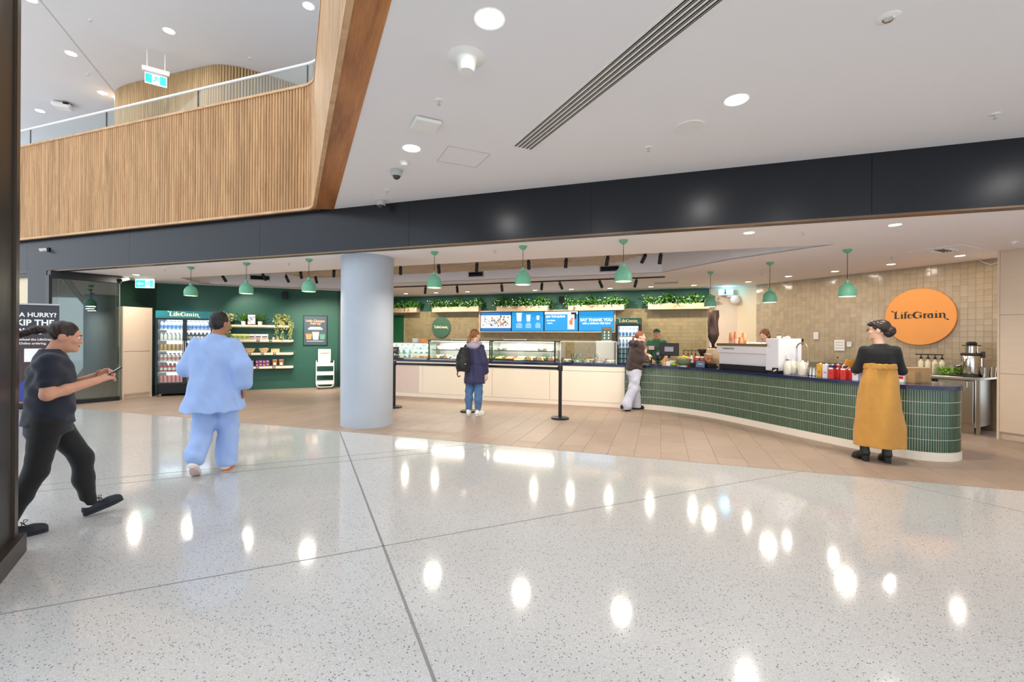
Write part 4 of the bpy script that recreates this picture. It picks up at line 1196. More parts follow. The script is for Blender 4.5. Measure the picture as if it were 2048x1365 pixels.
def food(kind, loc, rz, label, group):
    """one dish: bowl, tub, sandwich, roll, bottle or packet; the first of a kind is built, later ones are copies"""
    if kind in foods:
        o = copy_tree(foods[kind]); o.location = loc; o.rotation_euler = (0, 0, rz); o['label'] = label; o['group'] = group; return o
    nm, cat = {'b': ('food_bowl', 'bowl'), 't': ('food_tub', 'tub'), 's': ('sandwich', 'sandwich'), 'r': ('bread_roll', 'bread'), 'w': ('drink_bottle', 'bottle'), 'p': ('snack_packet', 'packet'), 'c': ('croissant', 'pastry'), 'y': ('pastry_tray', 'tray')}[kind[0]]
    o = thing(nm, label, cat, loc, rz, group)
    fm = M['food_' + kind[2:]] if kind[1:2] == '_' and ('food_' + kind[2:]) in M else M['food_cream']
    if kind[0] == 'b':
        part('bowl', MB().lathe([(.045, 0), (.06, .004), (.085, .05), (.10, .085), (.094, .085), (.078, .05), (.05, .014), (.0001, .012)], seg=20), M['ceramic'], o, True)
        part('filling', MB().lathe([(.088, .066), (.07, .085), (.04, .098), (.0001, .104)], seg=14), fm, o, True)
    elif kind[0] == 't':
        part('tub', MB().box((0, 0, .035), (.20, .16, .07), bev=.012), M['steel'], o); part('filling', MB().box((0, 0, .068), (.176, .136, .034), bev=.016), fm, o, True, ang=20)
        part('price_tag', MB().box((0, -.088, .05), (.06, .003, .035)), M['paper'], o)
    elif kind[0] == 's':
        v = [(-.075, -.02, 0), (.075, -.02, 0), (0, -.02, .1)]
        mb = MB()
        for y0, y1, s_ in ((-.035, -.013, 1), (.013, .035, 1)): mb.add([(x * s_, y0, z * s_) for x, _, z in v] + [(x * s_, y1, z * s_) for x, _, z in v], [(0, 1, 2), (5, 4, 3), (0, 3, 4, 1), (1, 4, 5, 2), (2, 5, 3, 0)])
        part('bread_slices', mb, M['food_bread'], o)
        part('filling', MB().add([(x * .96, -.013, z * .97 + .001) for x, _, z in v] + [(x * .96, .013, z * .97 + .001) for x, _, z in v], [(0, 1, 2), (5, 4, 3), (0, 3, 4, 1), (1, 4, 5, 2), (2, 5, 3, 0)]), fm, o)
    elif kind[0] == 'r':
        part('crust', MB().ball((0, 0, .035), (.10, .045, .035), 14, 8), M['food_bread'], o, True); part('filling', MB().ball((0, -.012, .036), (.095, .04, .014), 14, 6), fm, o, True)
    elif kind[0] == 'c':
        pts = [(.07 * math.sin(t), .05 * math.cos(t) - .02, .028) for t in [(-1.5 + 3 * i / 8) for i in range(9)]]
        part('crust', MB().tube(pts, [.008, .016, .024, .029, .031, .029, .024, .016, .008], 8), M['food_pastry'], o, True); part('plate', MB().lathe([(.06, 0), (.10, .006), (.10, .01), (.0001, .006)], seg=20), M['ceramic'], o, True)
    elif kind[0] == 'w':
        part('bottle', MB().lathe([(.028, 0), (.031, .005), (.031, .11), (.025, .135), (.013, .155), (.013, .172)], seg=14), fm if kind[1:2] == '_' else M['teal_pack'], o, True)
        part('cap', MB().lathe([(.015, .170), (.015, .186), (.0001, .186)], seg=12), M['white'], o); part('wrap', MB().lathe([(.0316, .04), (.0316, .095)], seg=14), M['paper'], o, True)
    elif kind[0] == 'p':
        part('packet', MB().box((0, 0, .05), (.07, .03, .1), bev=.01), M['teal_pack'], o); part('seal', MB().box((0, 0, .106), (.068, .006, .014)), M['paper'], o)
    elif kind[0] == 'y':
        part('tray', MB().box((0, 0, .008), (.24, .17, .016), bev=.006), M['steel'], o)
        for i in range(4):
            for j in range(2): part('slice', MB().box((-.084 + i * .056, -.038 + j * .076, .035), (.046, .06, .04), bev=.008), fm, o)
    foods[kind] = o
    return o
# case 1: packets and pastries
o1, w1 = case('display_case', 'small glass display case of packets and pastries at the counter end', 752, 853, .5, .18, .42, M['steel'], .008, 14)
shz = [.03, .15, .27]
for k, z in enumerate(shz[1:]): part('shelf', MB().box((0, .26, z - .004), (w1 - .03, .42, .008)), M['glass'], o1)
rg = random.Random(11)
for z in shz:
    for i in range(9):
        x = -w1 / 2 + .1 + i * (w1 - .2) / 8
        if z < .1 and i > 5: kd = ('c', 'r_red', 'c')[i - 6]; lb = 'pastry on the lowest shelf of the small glass case'; gr = 'pastries in the small case'
        else: kd = ('p', 'w')[int(i * 1.7 + z * 10) % 2] if z < .2 else 'p'; lb = ('teal snack packet' if kd == 'p' else 'pale bottled drink') + ' on a shelf of the small glass case'; gr = 'packets and drinks in the small case'
        food(kd, c_pt(o1, x, .2 + rg.uniform(-.05, .05), z), CW.rz + rg.uniform(-.2, .2), lb, gr)
# two large black framed cases
cont = [('b_green', 'b_cream', 't_cream', 'b_yellow', 's_green'), ('r_green', 's_red', 'y_cream', 'r_red', 't_green')]
for q, (xa, xb, lb) in enumerate(((857, 981, 'black framed display case of salads beside the small case'), (982.5, 1111, 'black framed display case of bowls and rolls beside the clear sneeze guard'))):
    o2, w2_ = case('display_case', lb, xa, xb, .62, .16, .50, M['black'], .03, 28)
    part('shelf', MB().box((0, .36, .245), (w2_ - .04, .42, .01)), M['glass'], o2); part('shelf_edge', MB().box((0, .148, .245), (w2_ - .04, .008, .018)), M['black'], o2)
    top = ['b_green', 'b_cream', 't_cream', 'b_yellow', 't_green', 'b_cream'] if q == 0 else ['t_cream', 'b_cream', 'b_yellow', 'b_cream', 't_yellow', 'b_green']
    for i, kd in enumerate(top):
        food(kd, c_pt(o2, -w2_ / 2 + .15 + i * (w2_ - .3) / 5, .36, .251), CW.rz, {'b': 'white bowl of %s food on the upper glass shelf', 't': 'steel tub of %s food on the upper glass shelf'}[kd[0]] % {'green': 'green', 'cream': 'creamy', 'yellow': 'yellow'}[kd[2:]] + (' of the salad case' if q == 0 else ' of the roll case'), 'dishes on the upper shelf of the ' + ('salad case' if q == 0 else 'roll case'))
    for r_ in range(2):
        row = (['s_green', 's_red', 'y_cream', 's_cream', 'r_green', 'r_red'], ['t_cream', 't_green', 't_yellow', 't_cream', 't_red', 't_green'])[r_]
        if q == 1: row = row[::-1] if r_ else ['r_green', 'r_red', 'y_yellow', 's_green', 's_cream', 's_red']
        for i, kd in enumerate(row):
            food(kd, c_pt(o2, -w2_ / 2 + .13 + i * (w2_ - .26) / (len(row) - 1), .16 + r_ * .24, .026), CW.rz + rg.uniform(-.1, .1), {'s': 'triangle sandwich with %s filling', 'r': 'long bread roll with %s filling', 't': 'steel tub of %s food', 'y': 'tray of %s slices'}[kd[0]] % {'green': 'green', 'cream': 'creamy', 'yellow': 'yellow', 'red': 'red'}[kd[2:]] + (' on the floor of the salad case' if q == 0 else ' on the floor of the roll case'), 'food on the floor of the ' + ('salad case' if q == 0 else 'roll case'))
# clear sneeze guard with open tubs
a_, b_ = cpt(1121, .10), cpt(1233, .10); w_ = (b_ - a_).length
o3 = thing('sneeze_guard', 'clear frameless glass sneeze guard over open food tubs', 'sneeze guard', (a_ + b_) / 2, CW.rz)
part('front_glass', MB().box((0, .004, .245), (w_, .008, .49)), M['glass'], o3); part('top_glass', MB().box((0, .26, .486), (w_, .5, .008)), M['glass'], o3)
for s_ in (-1, 1): part('side_glass', MB().box((s_ * (w_ / 2 - .004), .26, .24), (.008, .5, .48)), M['glass'], o3)
part('edge_strip', MB().box((0, .0, .487), (w_, .014, .012)), M['white_metal'], o3)
for s_ in (-1, 1): part('edge_strip', MB().box((s_ * (w_ / 2), -.002, .245), (.01, .012, .49)), M['white_metal'], o3)
for r_ in range(2):
    for i in range(5):
        kd = ('t_cream', 't_green', 't_yellow', 't_red', 't_cream', 't_dark', 't_green', 't_yellow', 't_cream', 't_red')[r_ * 5 + i]
        food(kd, c_pt(o3, -w_ / 2 + .14 + i * (w_ - .28) / 4, .14 + r_ * .2, .0), CW.rz, 'open steel tub of %s food behind the clear sneeze guard' % {'cream': 'creamy', 'green': 'green', 'yellow': 'yellow', 'red': 'red', 'dark': 'dark'}[kd[2:]], 'open tubs behind the sneeze guard')
for i, x in enumerate((-.42, -.3, .12)):
    p = c_pt(o3, x, .47, 0)
    o = thing('utensil_holder', 'steel utensil pot with tongs behind the sneeze guard' if i == 2 else 'wire utensil basket behind the sneeze guard', 'utensil pot', p, 0, 'utensil pots behind the sneeze guard')
    part('pot', MB().lathe([(.045, 0), (.05, .12), (.046, .12), (.042, .006), (.0001, .004)], seg=16), M['chrome'], o, True)
    for j in range(5):
        t = j * 1.3; part('utensil', MB().cyl((.02 * math.cos(t), .02 * math.sin(t), .01), (.07 * math.cos(t), .07 * math.sin(t), .2), .006, seg=6), M['black'] if j % 2 else M['chrome'], o)
# menu stand on the sneeze guard
p = c_pt(o3, w_ / 2 - .22, .02, .492)
o = thing('menu_stand', 'small green menu card standing on the glass sneeze guard', 'menu stand', p, CW.rz)
part('foot', MB().box((0, .02, .012), (.22, .06, .024)), M['paper'], o)
part('card', MB().box((0, .02, .17), (.22, .012, .30), bev=.002), pm('green_menu_card', srgb(88, 116, 100), .5), o)
part('card_header', MB().box((0, .0125, .29), (.17, .003, .035)), pm('rust_print', srgb(176, 112, 86), .6), o)
for i in range(2):
    for j in range(3): part('cup_print', MB().lathe([(.012, 0), (.018, .035)], seg=8).xform(Matrix.Translation((-.045 + .09 * i, .013, .06 + .065 * j)) @ Matrix.Diagonal((1, .1, 1, 1))), M['paper'], o)
# grab rack at the end of the cases
p = cpt(1246, .22)
o = thing('snack_rack', 'slim rack of packets and fruit cups at the counter corner', 'rack', p, CW.rz)
for s_ in (-1, 1): part('upright', MB().box((s_ * .12, .12, .21), (.012, .22, .42)), M['black'], o)
for k in range(4): part('shelf', MB().box((0, .12, .012 + k * .11), (.24, .22, .012)), M['black'], o)
for k in range(4):
    for i in range(3):
        kd = ('p', 'b_red', 'r_cream')[k % 3]
        if kd == 'b_red': kd = 'p'
        if k < 3: food('p', c_pt(o, -.075 + i * .075, .1, .018 + k * .11), CW.rz, 'packet standing on the slim corner rack', 'packets on the slim rack')
# takeaway boxes on case 1
for i, (x, m_, lb) in enumerate(((.28, 'paper', 'white paper box on top of the small display case'), (.52, 'orange', 'orange box on top of the small display case'))):
    p = c_pt(o1, w1 / 2 - .42 + (x - .28), .2, .42)
    mb = MB().box((0, 0, .05), (.15, .13, .10), bev=.006)
    o = thing('takeaway_box', lb, 'box', p, CW.rz)
    part('carton', mb, M[m_], o); part('lid', MB().box((0, 0, .106), (.155, .135, .012), bev=.003), M[m_], o)
# white plates on the cases
for px, lb in ((925, 'flat white tray on top of the salad case'), (1030, 'flat white tray on top of the roll case')):
    p = cpt(px, .4, ZT + .50)
    o = thing('serving_tray', lb, 'tray', p, CW.rz)
    part('tray', MB().box((0, 0, .008), (.5, .3, .016), bev=.006), M['ceramic'], o); part('rim', MB().box((0, -.145, .02), (.5, .012, .012)).box((0, .145, .02), (.5, .012, .012)), M['ceramic'], o, kind='stuff')
# drink stand card behind the queue post
p = gp(800, 716, ZT)
p = cpt(790, .06)
o = thing('menu_stand', 'dark drinks poster card standing on the counter beside the column', 'menu stand', p, CW.rz + .1)
part('card', MB().box((0, .0, .16), (.2, .012, .30), R=Matrix.Rotation(-.12, 3, 'X')), pm('dark_card', srgb(52, 46, 44), .5), o)
part('foot', MB().box((0, .03, .008), (.2, .12, .016)), M['black'], o)
for i in range(3): part('cup_print', MB().lathe([(.014, 0), (.02, .06 + .02 * (i == 1))], seg=8).xform(Matrix.Translation((-.06 + .06 * i, -.013, .06)) @ Matrix.Diagonal((1, .1, 1, 1))), M['paper'], o)
part('print_rows', MB().box((0, -.025, .25), (.14, .002, .016)).box((0, -.02, .215), (.1, .002, .012)), pm('pink_print', srgb(220, 150, 140), .6), o, kind='stuff')

# ================================================================== DRINKS FRIDGES
M['fridge_in'] = glow('fridge_interior', (.86, .93, 1.0), 1.5)
M['header_teal'] = pm('teal_header', srgb(20, 112, 118), .4, var=.35, scale=1.5, emit=srgb(20, 112, 118), es=.35)
M['header_green'] = pm('green_header', srgb(56, 104, 82), .4, emit=srgb(56, 104, 82), es=.25)
bm = {}
def bottle_proto(key, body, capm, r, h, lab=None):
    o = thing('drink_can' if capm is None else 'drink_bottle', 'x', 'can' if capm is None else 'bottle')
    if capm is None:
        part('can', MB().lathe([(r * .8, 0), (r, .008), (r, h - .012), (r * .82, h)], seg=12), body, o, True); part('can_lid', MB().lathe([(r * .82, h), (r * .78, h - .003), (.0001, h - .003)], seg=12), M['chrome'], o)
    else:
        part('bottle', MB().lathe([(r * .9, 0), (r, .008), (r, h * .6), (r * .85, h * .7), (r * .42, h * .86), (r * .42, h * .93)], seg=12), body, o, True); part('cap', MB().lathe([(r * .5, h * .91), (r * .5, h), (.0001, h)], seg=10), capm, o)
    if lab: part('wrap', MB().lathe([(r * 1.02, h * .2), (r * 1.02, h * .5)], seg=12), lab, o, True)
    bm[key] = [o, False]
drink = {}
for key, c in (('water', (190, 214, 240)), ('clear', (228, 236, 236)), ('amber', (214, 170, 90)), ('pink', (226, 130, 140)), ('red', (196, 52, 62)), ('peach', (236, 150, 150)), ('dark', (44, 40, 44)), ('milk', (236, 232, 224))):
    drink[key] = pm('drink_' + key, srgb(*c), .18, var=.06)
bottle_proto('water', drink['water'], pm('blue_cap', srgb(40, 90, 170), .4), .033, .22, pm('blue_wrap', srgb(90, 140, 210), .4))
bottle_proto('clear', drink['clear'], M['white'], .035, .19, M['paper'])
bottle_proto('amber', drink['amber'], None, .033, .165, None)
bottle_proto('pink', drink['milk'], M['black'], .034, .20, drink['pink'])
bottle_proto('red', drink['red'], M['black'], .034, .21, M['paper'])
bottle_proto('peach', drink['peach'], None, .036, .17, None)
bottle_proto('dark', drink['dark'], M['white'], .035, .2, M['paper'])
dlab = {'water': 'clear water bottle with blue cap', 'clear': 'clear bottle with white cap', 'amber': 'amber drink can', 'pink': 'milky bottle with pink wrap', 'red': 'red juice bottle with black cap', 'peach': 'pink drink can', 'dark': 'dark bottle with white cap'}
def put_drink(key, loc, where, group):
    pr = bm[key]
    o = pr[0] if not pr[1] else copy_tree(pr[0])
    pr[1] = True
    o.location = loc; o['label'] = dlab[key] + ' ' + where; o['group'] = group
def fridge(label, loc, rz, W, D, Ht, doors, rows, where, header, hw, group, grill=.24, lampE=6):
    o = thing('drinks_fridge', label, 'fridge', loc, rz)
    hz = Ht - .18; t = .035
    part('side_panel', MB().box((-W / 2 + t / 2, D / 2, Ht / 2 + .03), (t, D, Ht - .06)), M['black'], o); part('side_panel', MB().box((W / 2 - t / 2, D / 2, Ht / 2 + .03), (t, D, Ht - .06)), M['black'], o)
    part('back_panel', MB().box((0, D - .02, Ht / 2 + .03), (W - 2 * t, .03, Ht - .06)), M['fridge_in'], o)
    part('roof', MB().box((0, D / 2, Ht - .01), (W, D, .02)), M['black'], o)
    part('header', MB().box((0, .012, hz + .085), (W, .05, .19), bev=.006), header, o)
    logo(o, (0 if doors == 1 else -.02, -.0145, hz + .09), hw, M['ink_cream'])
    part('base_cabinet', MB().box((0, D / 2 + .02, .06 + grill / 2), (W - 2 * t, D - .05, grill)), M['black'], o)
    for k in range(5): part('grille_slat', MB().box((0, -.004, .085 + k * (grill - .05) / 4), (W - .06, .014, .014)), M['black_gloss'], o)
    for sx_ in (-1, 1):
        for yy in (.08, D - .08): part('castor', MB().cyl((sx_ * (W / 2 - .08) - .015, yy, .03), (sx_ * (W / 2 - .08) + .015, yy, .03), .03, seg=14), M['grey_plastic'], o)
    z0, z1 = .06 + grill, hz
    dw = (W - .02) / doors
    for k in range(doors):
        cx = -W / 2 + .01 + dw * (k + .5)
        dr = part('door', MB().box((cx - dw / 2 + .022, -.018, (z0 + z1) / 2), (.044, .036, z1 - z0)).box((cx + dw / 2 - .022, -.018, (z0 + z1) / 2), (.044, .036, z1 - z0)).box((cx, -.018, z0 + .022), (dw - .088, .036, .044)).box((cx, -.018, z1 - .022), (dw - .088, .036, .044)), M['black_gloss'], o)
        part('door_glass', MB().box((cx, -.018, (z0 + z1) / 2), (dw - .088, .006, z1 - z0 - .088)), M['glass'], dr)
        part('door_handle', MB().box((cx + (1 if k == 0 else -1) * (dw / 2 - .022), -.048, (z0 + z1) / 2), (.018, .024, .5), bev=.004), M['grey_plastic'], dr)
    nr = len(rows); hh = (z1 - z0 - .06) / nr
    lamp('fridge_lamp', 'AREA', (0, .06, z1 - .03), lampE, (.86, .93, 1), o, shape='RECTANGLE', size=W - .12, size_y=.06)
    for r_, key in enumerate(rows):
        z = z0 + .03 + r_ * hh
        part('shelf', MB().box((0, D / 2 + .02, z), (W - 2 * t - .01, D - .12, .012)), M['white_metal'], o); part('price_rail', MB().box((0, .055, z + .002), (W - 2 * t - .01, .008, .026)), M['paper'], o)
        n = int((W - .16) / .078)
        for i in range(n):
            x = -W / 2 + .09 + i * (W - .18) / (n - 1)
            kd = key if isinstance(key, str) else (key[0] if x < 0 else key[1])
            for y in (.11, .20):
                q = Matrix.Translation(loc) @ Matrix.Rotation(rz, 4, 'Z') @ Vector((x, y, z + .007))
                put_drink(kd, q, where, group)
    return o
fl_d = (GW.b - GW.a).normalized()
fw, fdep = 1.2, .72
fp = Vector((-8.70, 10.86)) + fl_d * fw / 2
fridge('two door black drinks fridge with teal lit header by the cream cabinet', (fp.x, fp.y, 0), GW.rz, fw, fdep, 2.11, 2, ['peach', ('red', 'red'), ('pink', 'pink'), ('amber', 'dark'), ('clear', 'dark'), 'water'], 'inside the two door fridge', M['header_teal'], .66, 'drinks in the two door fridge')
(u0, _), (u1, _) = BW.hit(1232, 660, .7), BW.hit(1281, 660, .7)
p = BW.P((u0 + u1) / 2, .7, 0)
zt_f = BW.hit(1256, 636, .7)[1]
fridge('single door black drinks fridge with green header beside the menu screens', p, BW.rz, u1 - u0, .66, zt_f, 1, ['red', 'amber', 'clear', 'water', 'water'], 'inside the single door fridge', M['header_green'], .52, 'drinks in the single door fridge', lampE=4)
# ================================================================== LEFT END: DOORS, CABINET, SHELF WALL
# parked folding glass doors
ga, gb_ = Vector((-9.74, 9.38)), Vector((-9.10, 10.36))
gd = (gb_ - ga).normalized(); gn = Vector((gd.y, -gd.x)); grz = math.atan2(gd.y, gd.x)
dd = thing('folding_glass_doors', 'stack of frameless folding glass doors parked beside the charcoal pier', 'glass doors', (ga.x, ga.y, 0), grz)
Lg = (gb_ - ga).length * .95
part('bottom_rail', MB().box((Lg / 2, .0, .05), (Lg, .30, .10), bev=.006), M['black'], dd)
part('top_track', MB().box((Lg / 2, .02, 2.77), (Lg + .05, .34, .16), bev=.006), M['black'], dd)
part('jamb', MB().box((-.02, .05, 1.38), (.05, .36, 2.75)), M['black'], dd)
for k in range(6):
    y = -.10 + k * .045; L0 = .04 + k * .07 if k else .0
    x1 = Lg if k == 0 else Lg - .06 * k
    g_ = part('glass_leaf', MB().box(((L0 + x1) / 2, y, 1.395), (x1 - L0, .01, 2.59)), M['glass_green'], dd)
    part('glass_edge', MB().box((L0, y, 1.395), (.006, .014, 2.59)), M['glass_edge'], g_); part('glass_edge', MB().box((x1, y, 1.395), (.006, .014, 2.59)), M['glass_edge'], g_)
    if k < 4:
        part('pivot', MB().box((L0 + .05, y, .13), (.07, .03, .07)), M['steel'], g_)
# tall cream cabinet
ca, cb = gp(247, 800), gp(301, 794)
cd = (cb - ca).normalized(); crz = math.atan2(cd.y, cd.x); Lc = (cb - ca).length
o = thing('tall_cabinet', 'tall cream laminate cabinet beside the two door fridge', 'cabinet', ca, crz)
hc = 2.17
part('body', MB().box((Lc / 2, .285, hc / 2 + .05), (Lc, .53, hc - .1)), M['laminate'], o)
part('side_panel', MB().box((-.012, .27, hc / 2), (.024, .56, hc)), M['laminate'], o); part('side_panel', MB().box((Lc + .012, .27, hc / 2), (.024, .56, hc)), M['laminate'], o)
part('kickboard', MB().box((Lc / 2, .06, .06), (Lc, .02, .12)), M['laminate_kick'], o)
part('door', MB().box((Lc / 2, .009, .12 + .50), (Lc - .006, .018, .98)), M['laminate'], o); part('door', MB().box((Lc / 2, .009, 1.13 + .51), (Lc - .006, .018, 1.03)), M['laminate'], o)

# shelves
(sa, _), (sb, _) = GW.hit(439, 680, .02), GW.hit(587, 680, .14)
shd = .24
M['pale_leaf'] = pm('pale_leaf', srgb(150, 160, 96), .5, var=.2, rnd=.3)
M['fern'] = pm('fern_leaf', srgb(86, 148, 48), .5, var=.2, rnd=.3)
M['dry_leaf'] = pm('pale_straw_leaf', srgb(176, 178, 128), .6, var=.2, rnd=.3)
shz_ = [.65, 1.03, 1.41, 1.80]
zs = []
for py in (733, 706, 680, 651):
    zs.append(GW.hit(560, py, shd)[1])
shn = ['lowest', 'second lowest', 'second highest', 'highest']
for k, z in enumerate(zs):
    o = thing('wall_shelf', 'cream floating shelf on the green wall, ' + shn[k] + ' of four', 'shelf', GW.P(sa, .0, z), GW.rz, 'floating shelves on the green wall')
    part('board', MB().box(((sb - sa) / 2, -shd / 2, -.028), (sb - sa, shd, .056), bev=.003), M['shelf'], o)
    part('wall_cleat', MB().box(((sb - sa) / 2, -.008, -.068), (sb - sa - .1, .016, .025)), M['shelf'], o)
    tags = {0: (515, 548), 1: (499, 525, 549), 2: (475, 516, 541), 3: ()}[k]
    for px in tags:
        u = GW.hit(px, 700, shd)[0] - sa
        part('price_ticket', MB().box((u, -shd - .003, -.022), (.075, .005, .055), bev=.001), M['black'], o); part('ticket_print', MB().box((u, -shd - .0062, -.018), (.045, .001, .02)), M['paper'], o)
def shp(px, k, off, z=0.0):
    return GW.P(GW.hit(px, 690, off)[0], off, zs[k] + z)
# top shelf: plants and a frame
def pot(o, r, h, mat):
    part('pot', MB().lathe([(r * .75, 0), (r, h), (r * .9, h), (r * .68, .01), (.0001, .008)], seg=18), mat, o, True); part('soil', MB().lathe([(r * .88, h * .9), (.0001, h * .92)], seg=14), M['pot_soil'], o)
def blade(mb, base, az, l, up, droop, w, n=5):
    pts = []
    for i in range(n + 1):
        t = i / n
        pts.append(Vector(base) + Vector((math.cos(az) * l * t, math.sin(az) * l * t, up * t - droop * t * t)))
    side = Vector((-math.sin(az), math.cos(az), 0))
    vs = []
    for i, p in enumerate(pts):
        ww = w * math.sin(PI * (.12 + .86 * i / n)); vs += [p - side * ww, p + side * ww]
    mb.add(vs, [(2 * i, 2 * i + 1, 2 * i + 3, 2 * i + 2) for i in range(n)])
rg = random.Random(31)
for px, lb in ((487, 'bushy green fern in a white pot beside the small frame'), (520, 'bushy green fern in a white pot right behind the small frame')):
    o = thing('potted_fern', lb, 'potted plant', shp(px, 3, .10), 0, 'ferns on the highest shelf')
    pot(o, .065, .10, M['ceramic'])
    for _ in range(34):
        az = rg.uniform(0, 2 * PI); mb = MB()
        l_ = rg.uniform(.18, .32)
        if math.sin(az - GW.rz) > .1: l_ *= .26
        blade(mb, (rg.uniform(-.03, .03), rg.uniform(-.03, .03), .1), az, l_, rg.uniform(.24, .38), rg.uniform(.1, .24), .018); part('frond', mb, M['fern'], o)
for px, lb, mt, droopy in ((454, 'pale straw coloured trailing plant on the highest shelf', 'dry_leaf', 0), (564, 'leafy trailing plant spilling over the end of the highest shelf', 'pale_leaf', 1)):
    o = thing('trailing_plant', lb, 'potted plant', shp(px, 3, .12), GW.rz, 'trailing plants on the highest shelf')
    pot(o, .08, .10, M['kraft'])
    mb = MB()
    def fnp(r):
        if r.random() < .6:
            a_, e_ = r.uniform(0, 2 * PI), r.uniform(0, 1.2); rad = r.uniform(.08, .24)
            x_, y_ = math.cos(a_) * math.cos(e_) * rad, math.sin(a_) * math.cos(e_) * rad * .55 - .02
            return (x_, max(min(y_, .09), -.2), .12 + math.sin(e_) * rad * .9), (x_, y_, .1)
        x_ = r.choice((.20, -.12, .02, .24)) + r.gauss(0, .025) if droopy else r.choice((.03, .06)) + r.gauss(0, .02)
        return (x_, -.17 + r.gauss(0, .012), r.uniform(-.34 if droopy else -.22, .12)), (0, -.4, -.6)
    leaves(mb, 420, fnp, .06, random.Random(px), .3)
    part('foliage', mb, M[mt], o, kind='stuff')
o = thing('framed_print', 'small dark framed print between the two ferns', 'picture frame', shp(503, 3, .15), GW.rz)
part('frame', MB().box((0, 0, .15), (.215, .018, .295), R=Matrix.Rotation(-.05, 3, 'X')), pm('brown_frame', srgb(70, 48, 44), .5), o)
part('print', MB().box((0, -.011, .15), (.175, .004, .255), R=Matrix.Rotation(-.05, 3, 'X')), M['paper'], o)
for i, c in enumerate(((150, 150, 210), (120, 160, 170), (190, 190, 220))): part('print_block', MB().box((-.03 + .03 * i, -.0135, .2 - .05 * i), (.07, .002, .05), R=Matrix.Rotation(-.05, 3, 'X')), pm('print_tint_%d' % i, srgb(*c), .6), o)
# second highest shelf: bags
def pillow_bag(o, w, h, d, mat, band=None):
    n = 6; vs = []; fs = []
    for sgn in (-1, 1):
        for j in range(n + 1):
            for i in range(n + 1):
                a_, b_ = i / n, j / n
                bul = (max(0, math.sin(PI * a_)) * max(0, math.sin(PI * b_))) ** .5
                vs.append(((a_ - .5) * w * (1 - .06 * math.sin(PI * b_)), sgn * d / 2 * bul, b_ * h))
    m_ = (n + 1) ** 2
    for q in (0, 1):
        for j in range(n):
            for i in range(n):
                a_ = q * m_ + j * (n + 1) + i; f_ = (a_, a_ + 1, a_ + n + 2, a_ + n + 1); fs.append(f_ if q == 0 else f_[::-1])
    part('bag', MB().add(vs, fs), mat, o, True)
M['granola'] = pm('green_snack_bag', srgb(196, 206, 130), .4, var=.15, scale=12); M['chips'] = pm('silver_chip_bag', srgb(206, 200, 206), .3, var=.1)
for i, px in enumerate((449, 458, 467, 476, 485, 494)):
    o = thing('snack_bag', 'pale green snack bag standing on the second highest shelf', 'snack bag', shp(px, 2, .15, .0), GW.rz + rg.uniform(-.1, .1), 'pale green snack bags')
    pillow_bag(o, .15, .155, .07, M['granola']); part('bag_panel', MB().box((0, -.036, .07), (.08, .003, .05)), pm('bag_green_%d' % i, srgb(112, 150, 76), .5), o)
for i, px in enumerate((504, 516.5, 529)):
    o = thing('chip_bag', 'silver chip bag with dark lettering on the second highest shelf', 'chip bag', shp(px, 2, .15, .0), GW.rz + (i - 1) * .15, 'silver chip bags')
    pillow_bag(o, .19, .155, .08, M['chips']); part('bag_print', MB().box((0, -.041, .085), (.12, .003, .022)), M['ink_dark'], o); part('bag_print', MB().box((0, -.040, .045), (.08, .003, .03)), pm('bag_orange_%d' % i, srgb(206, 150, 120), .5), o)
for i, px in enumerate((547, 556)):
    o = thing('small_jar', 'small jar standing alone on the second highest shelf', 'jar', shp(px, 2, .14), 0, 'small jars on the shelf')
    part('jar', MB().lathe([(.025, 0), (.03, .005), (.03, .045), (.022, .055)], seg=14), pm('pink_jam_%d' % i, srgb(206, 160, 150), .25), o, True); part('lid', MB().lathe([(.026, .053), (.026, .07), (.0001, .07)], seg=14), M['white'], o)
# bowls of wood
M['pale_bowl'] = wood('pale_wood_bowl', srgb(206, 176, 128), srgb(232, 208, 164), .5, 3, (1, 1, 4))
for px, lb in ((470, 'pale wooden bowl partly behind the man in blue'), (500, 'pale wooden bowl left of another on the second lowest shelf'), (528, 'pale wooden bowl beside the small wooden crate')):
    o = thing('wooden_bowl', lb, 'bowl', shp(px, 1, .13), 0, 'wooden bowls on the shelf')
    part('bowl', MB().lathe([(.07, 0), (.10, .015), (.15, .075), (.172, .125), (.162, .125), (.138, .075), (.09, .022), (.0001, .016)], seg=28).xform(Matrix.Diagonal((.78, .70, 1, 1))), M['pale_bowl'], o, True)
    mb = MB()
    for _ in range(14): mb.ball((rg.uniform(-.08, .08), rg.uniform(-.07, .07), .108 + rg.uniform(0, .02)), (.026, .018, .014), 8, 5)
    part('nuts', mb, M['food_bread'], o, True, kind='stuff')
o = thing('wooden_crate', 'small open wooden crate on the second lowest shelf', 'crate', shp(551, 1, .13), GW.rz)
for nm, c, s_ in (('bottom', (0, 0, .006), (.2, .16, .012)), ('side', (-.094, 0, .055), (.012, .16, .11)), ('side', (.094, 0, .055), (.012, .16, .11)), ('back', (0, .074, .055), (.176, .012, .11)), ('front', (0, -.074, .03), (.176, .012, .06))):
    part(nm, MB().box(c, s_), M['pale_bowl'], o)
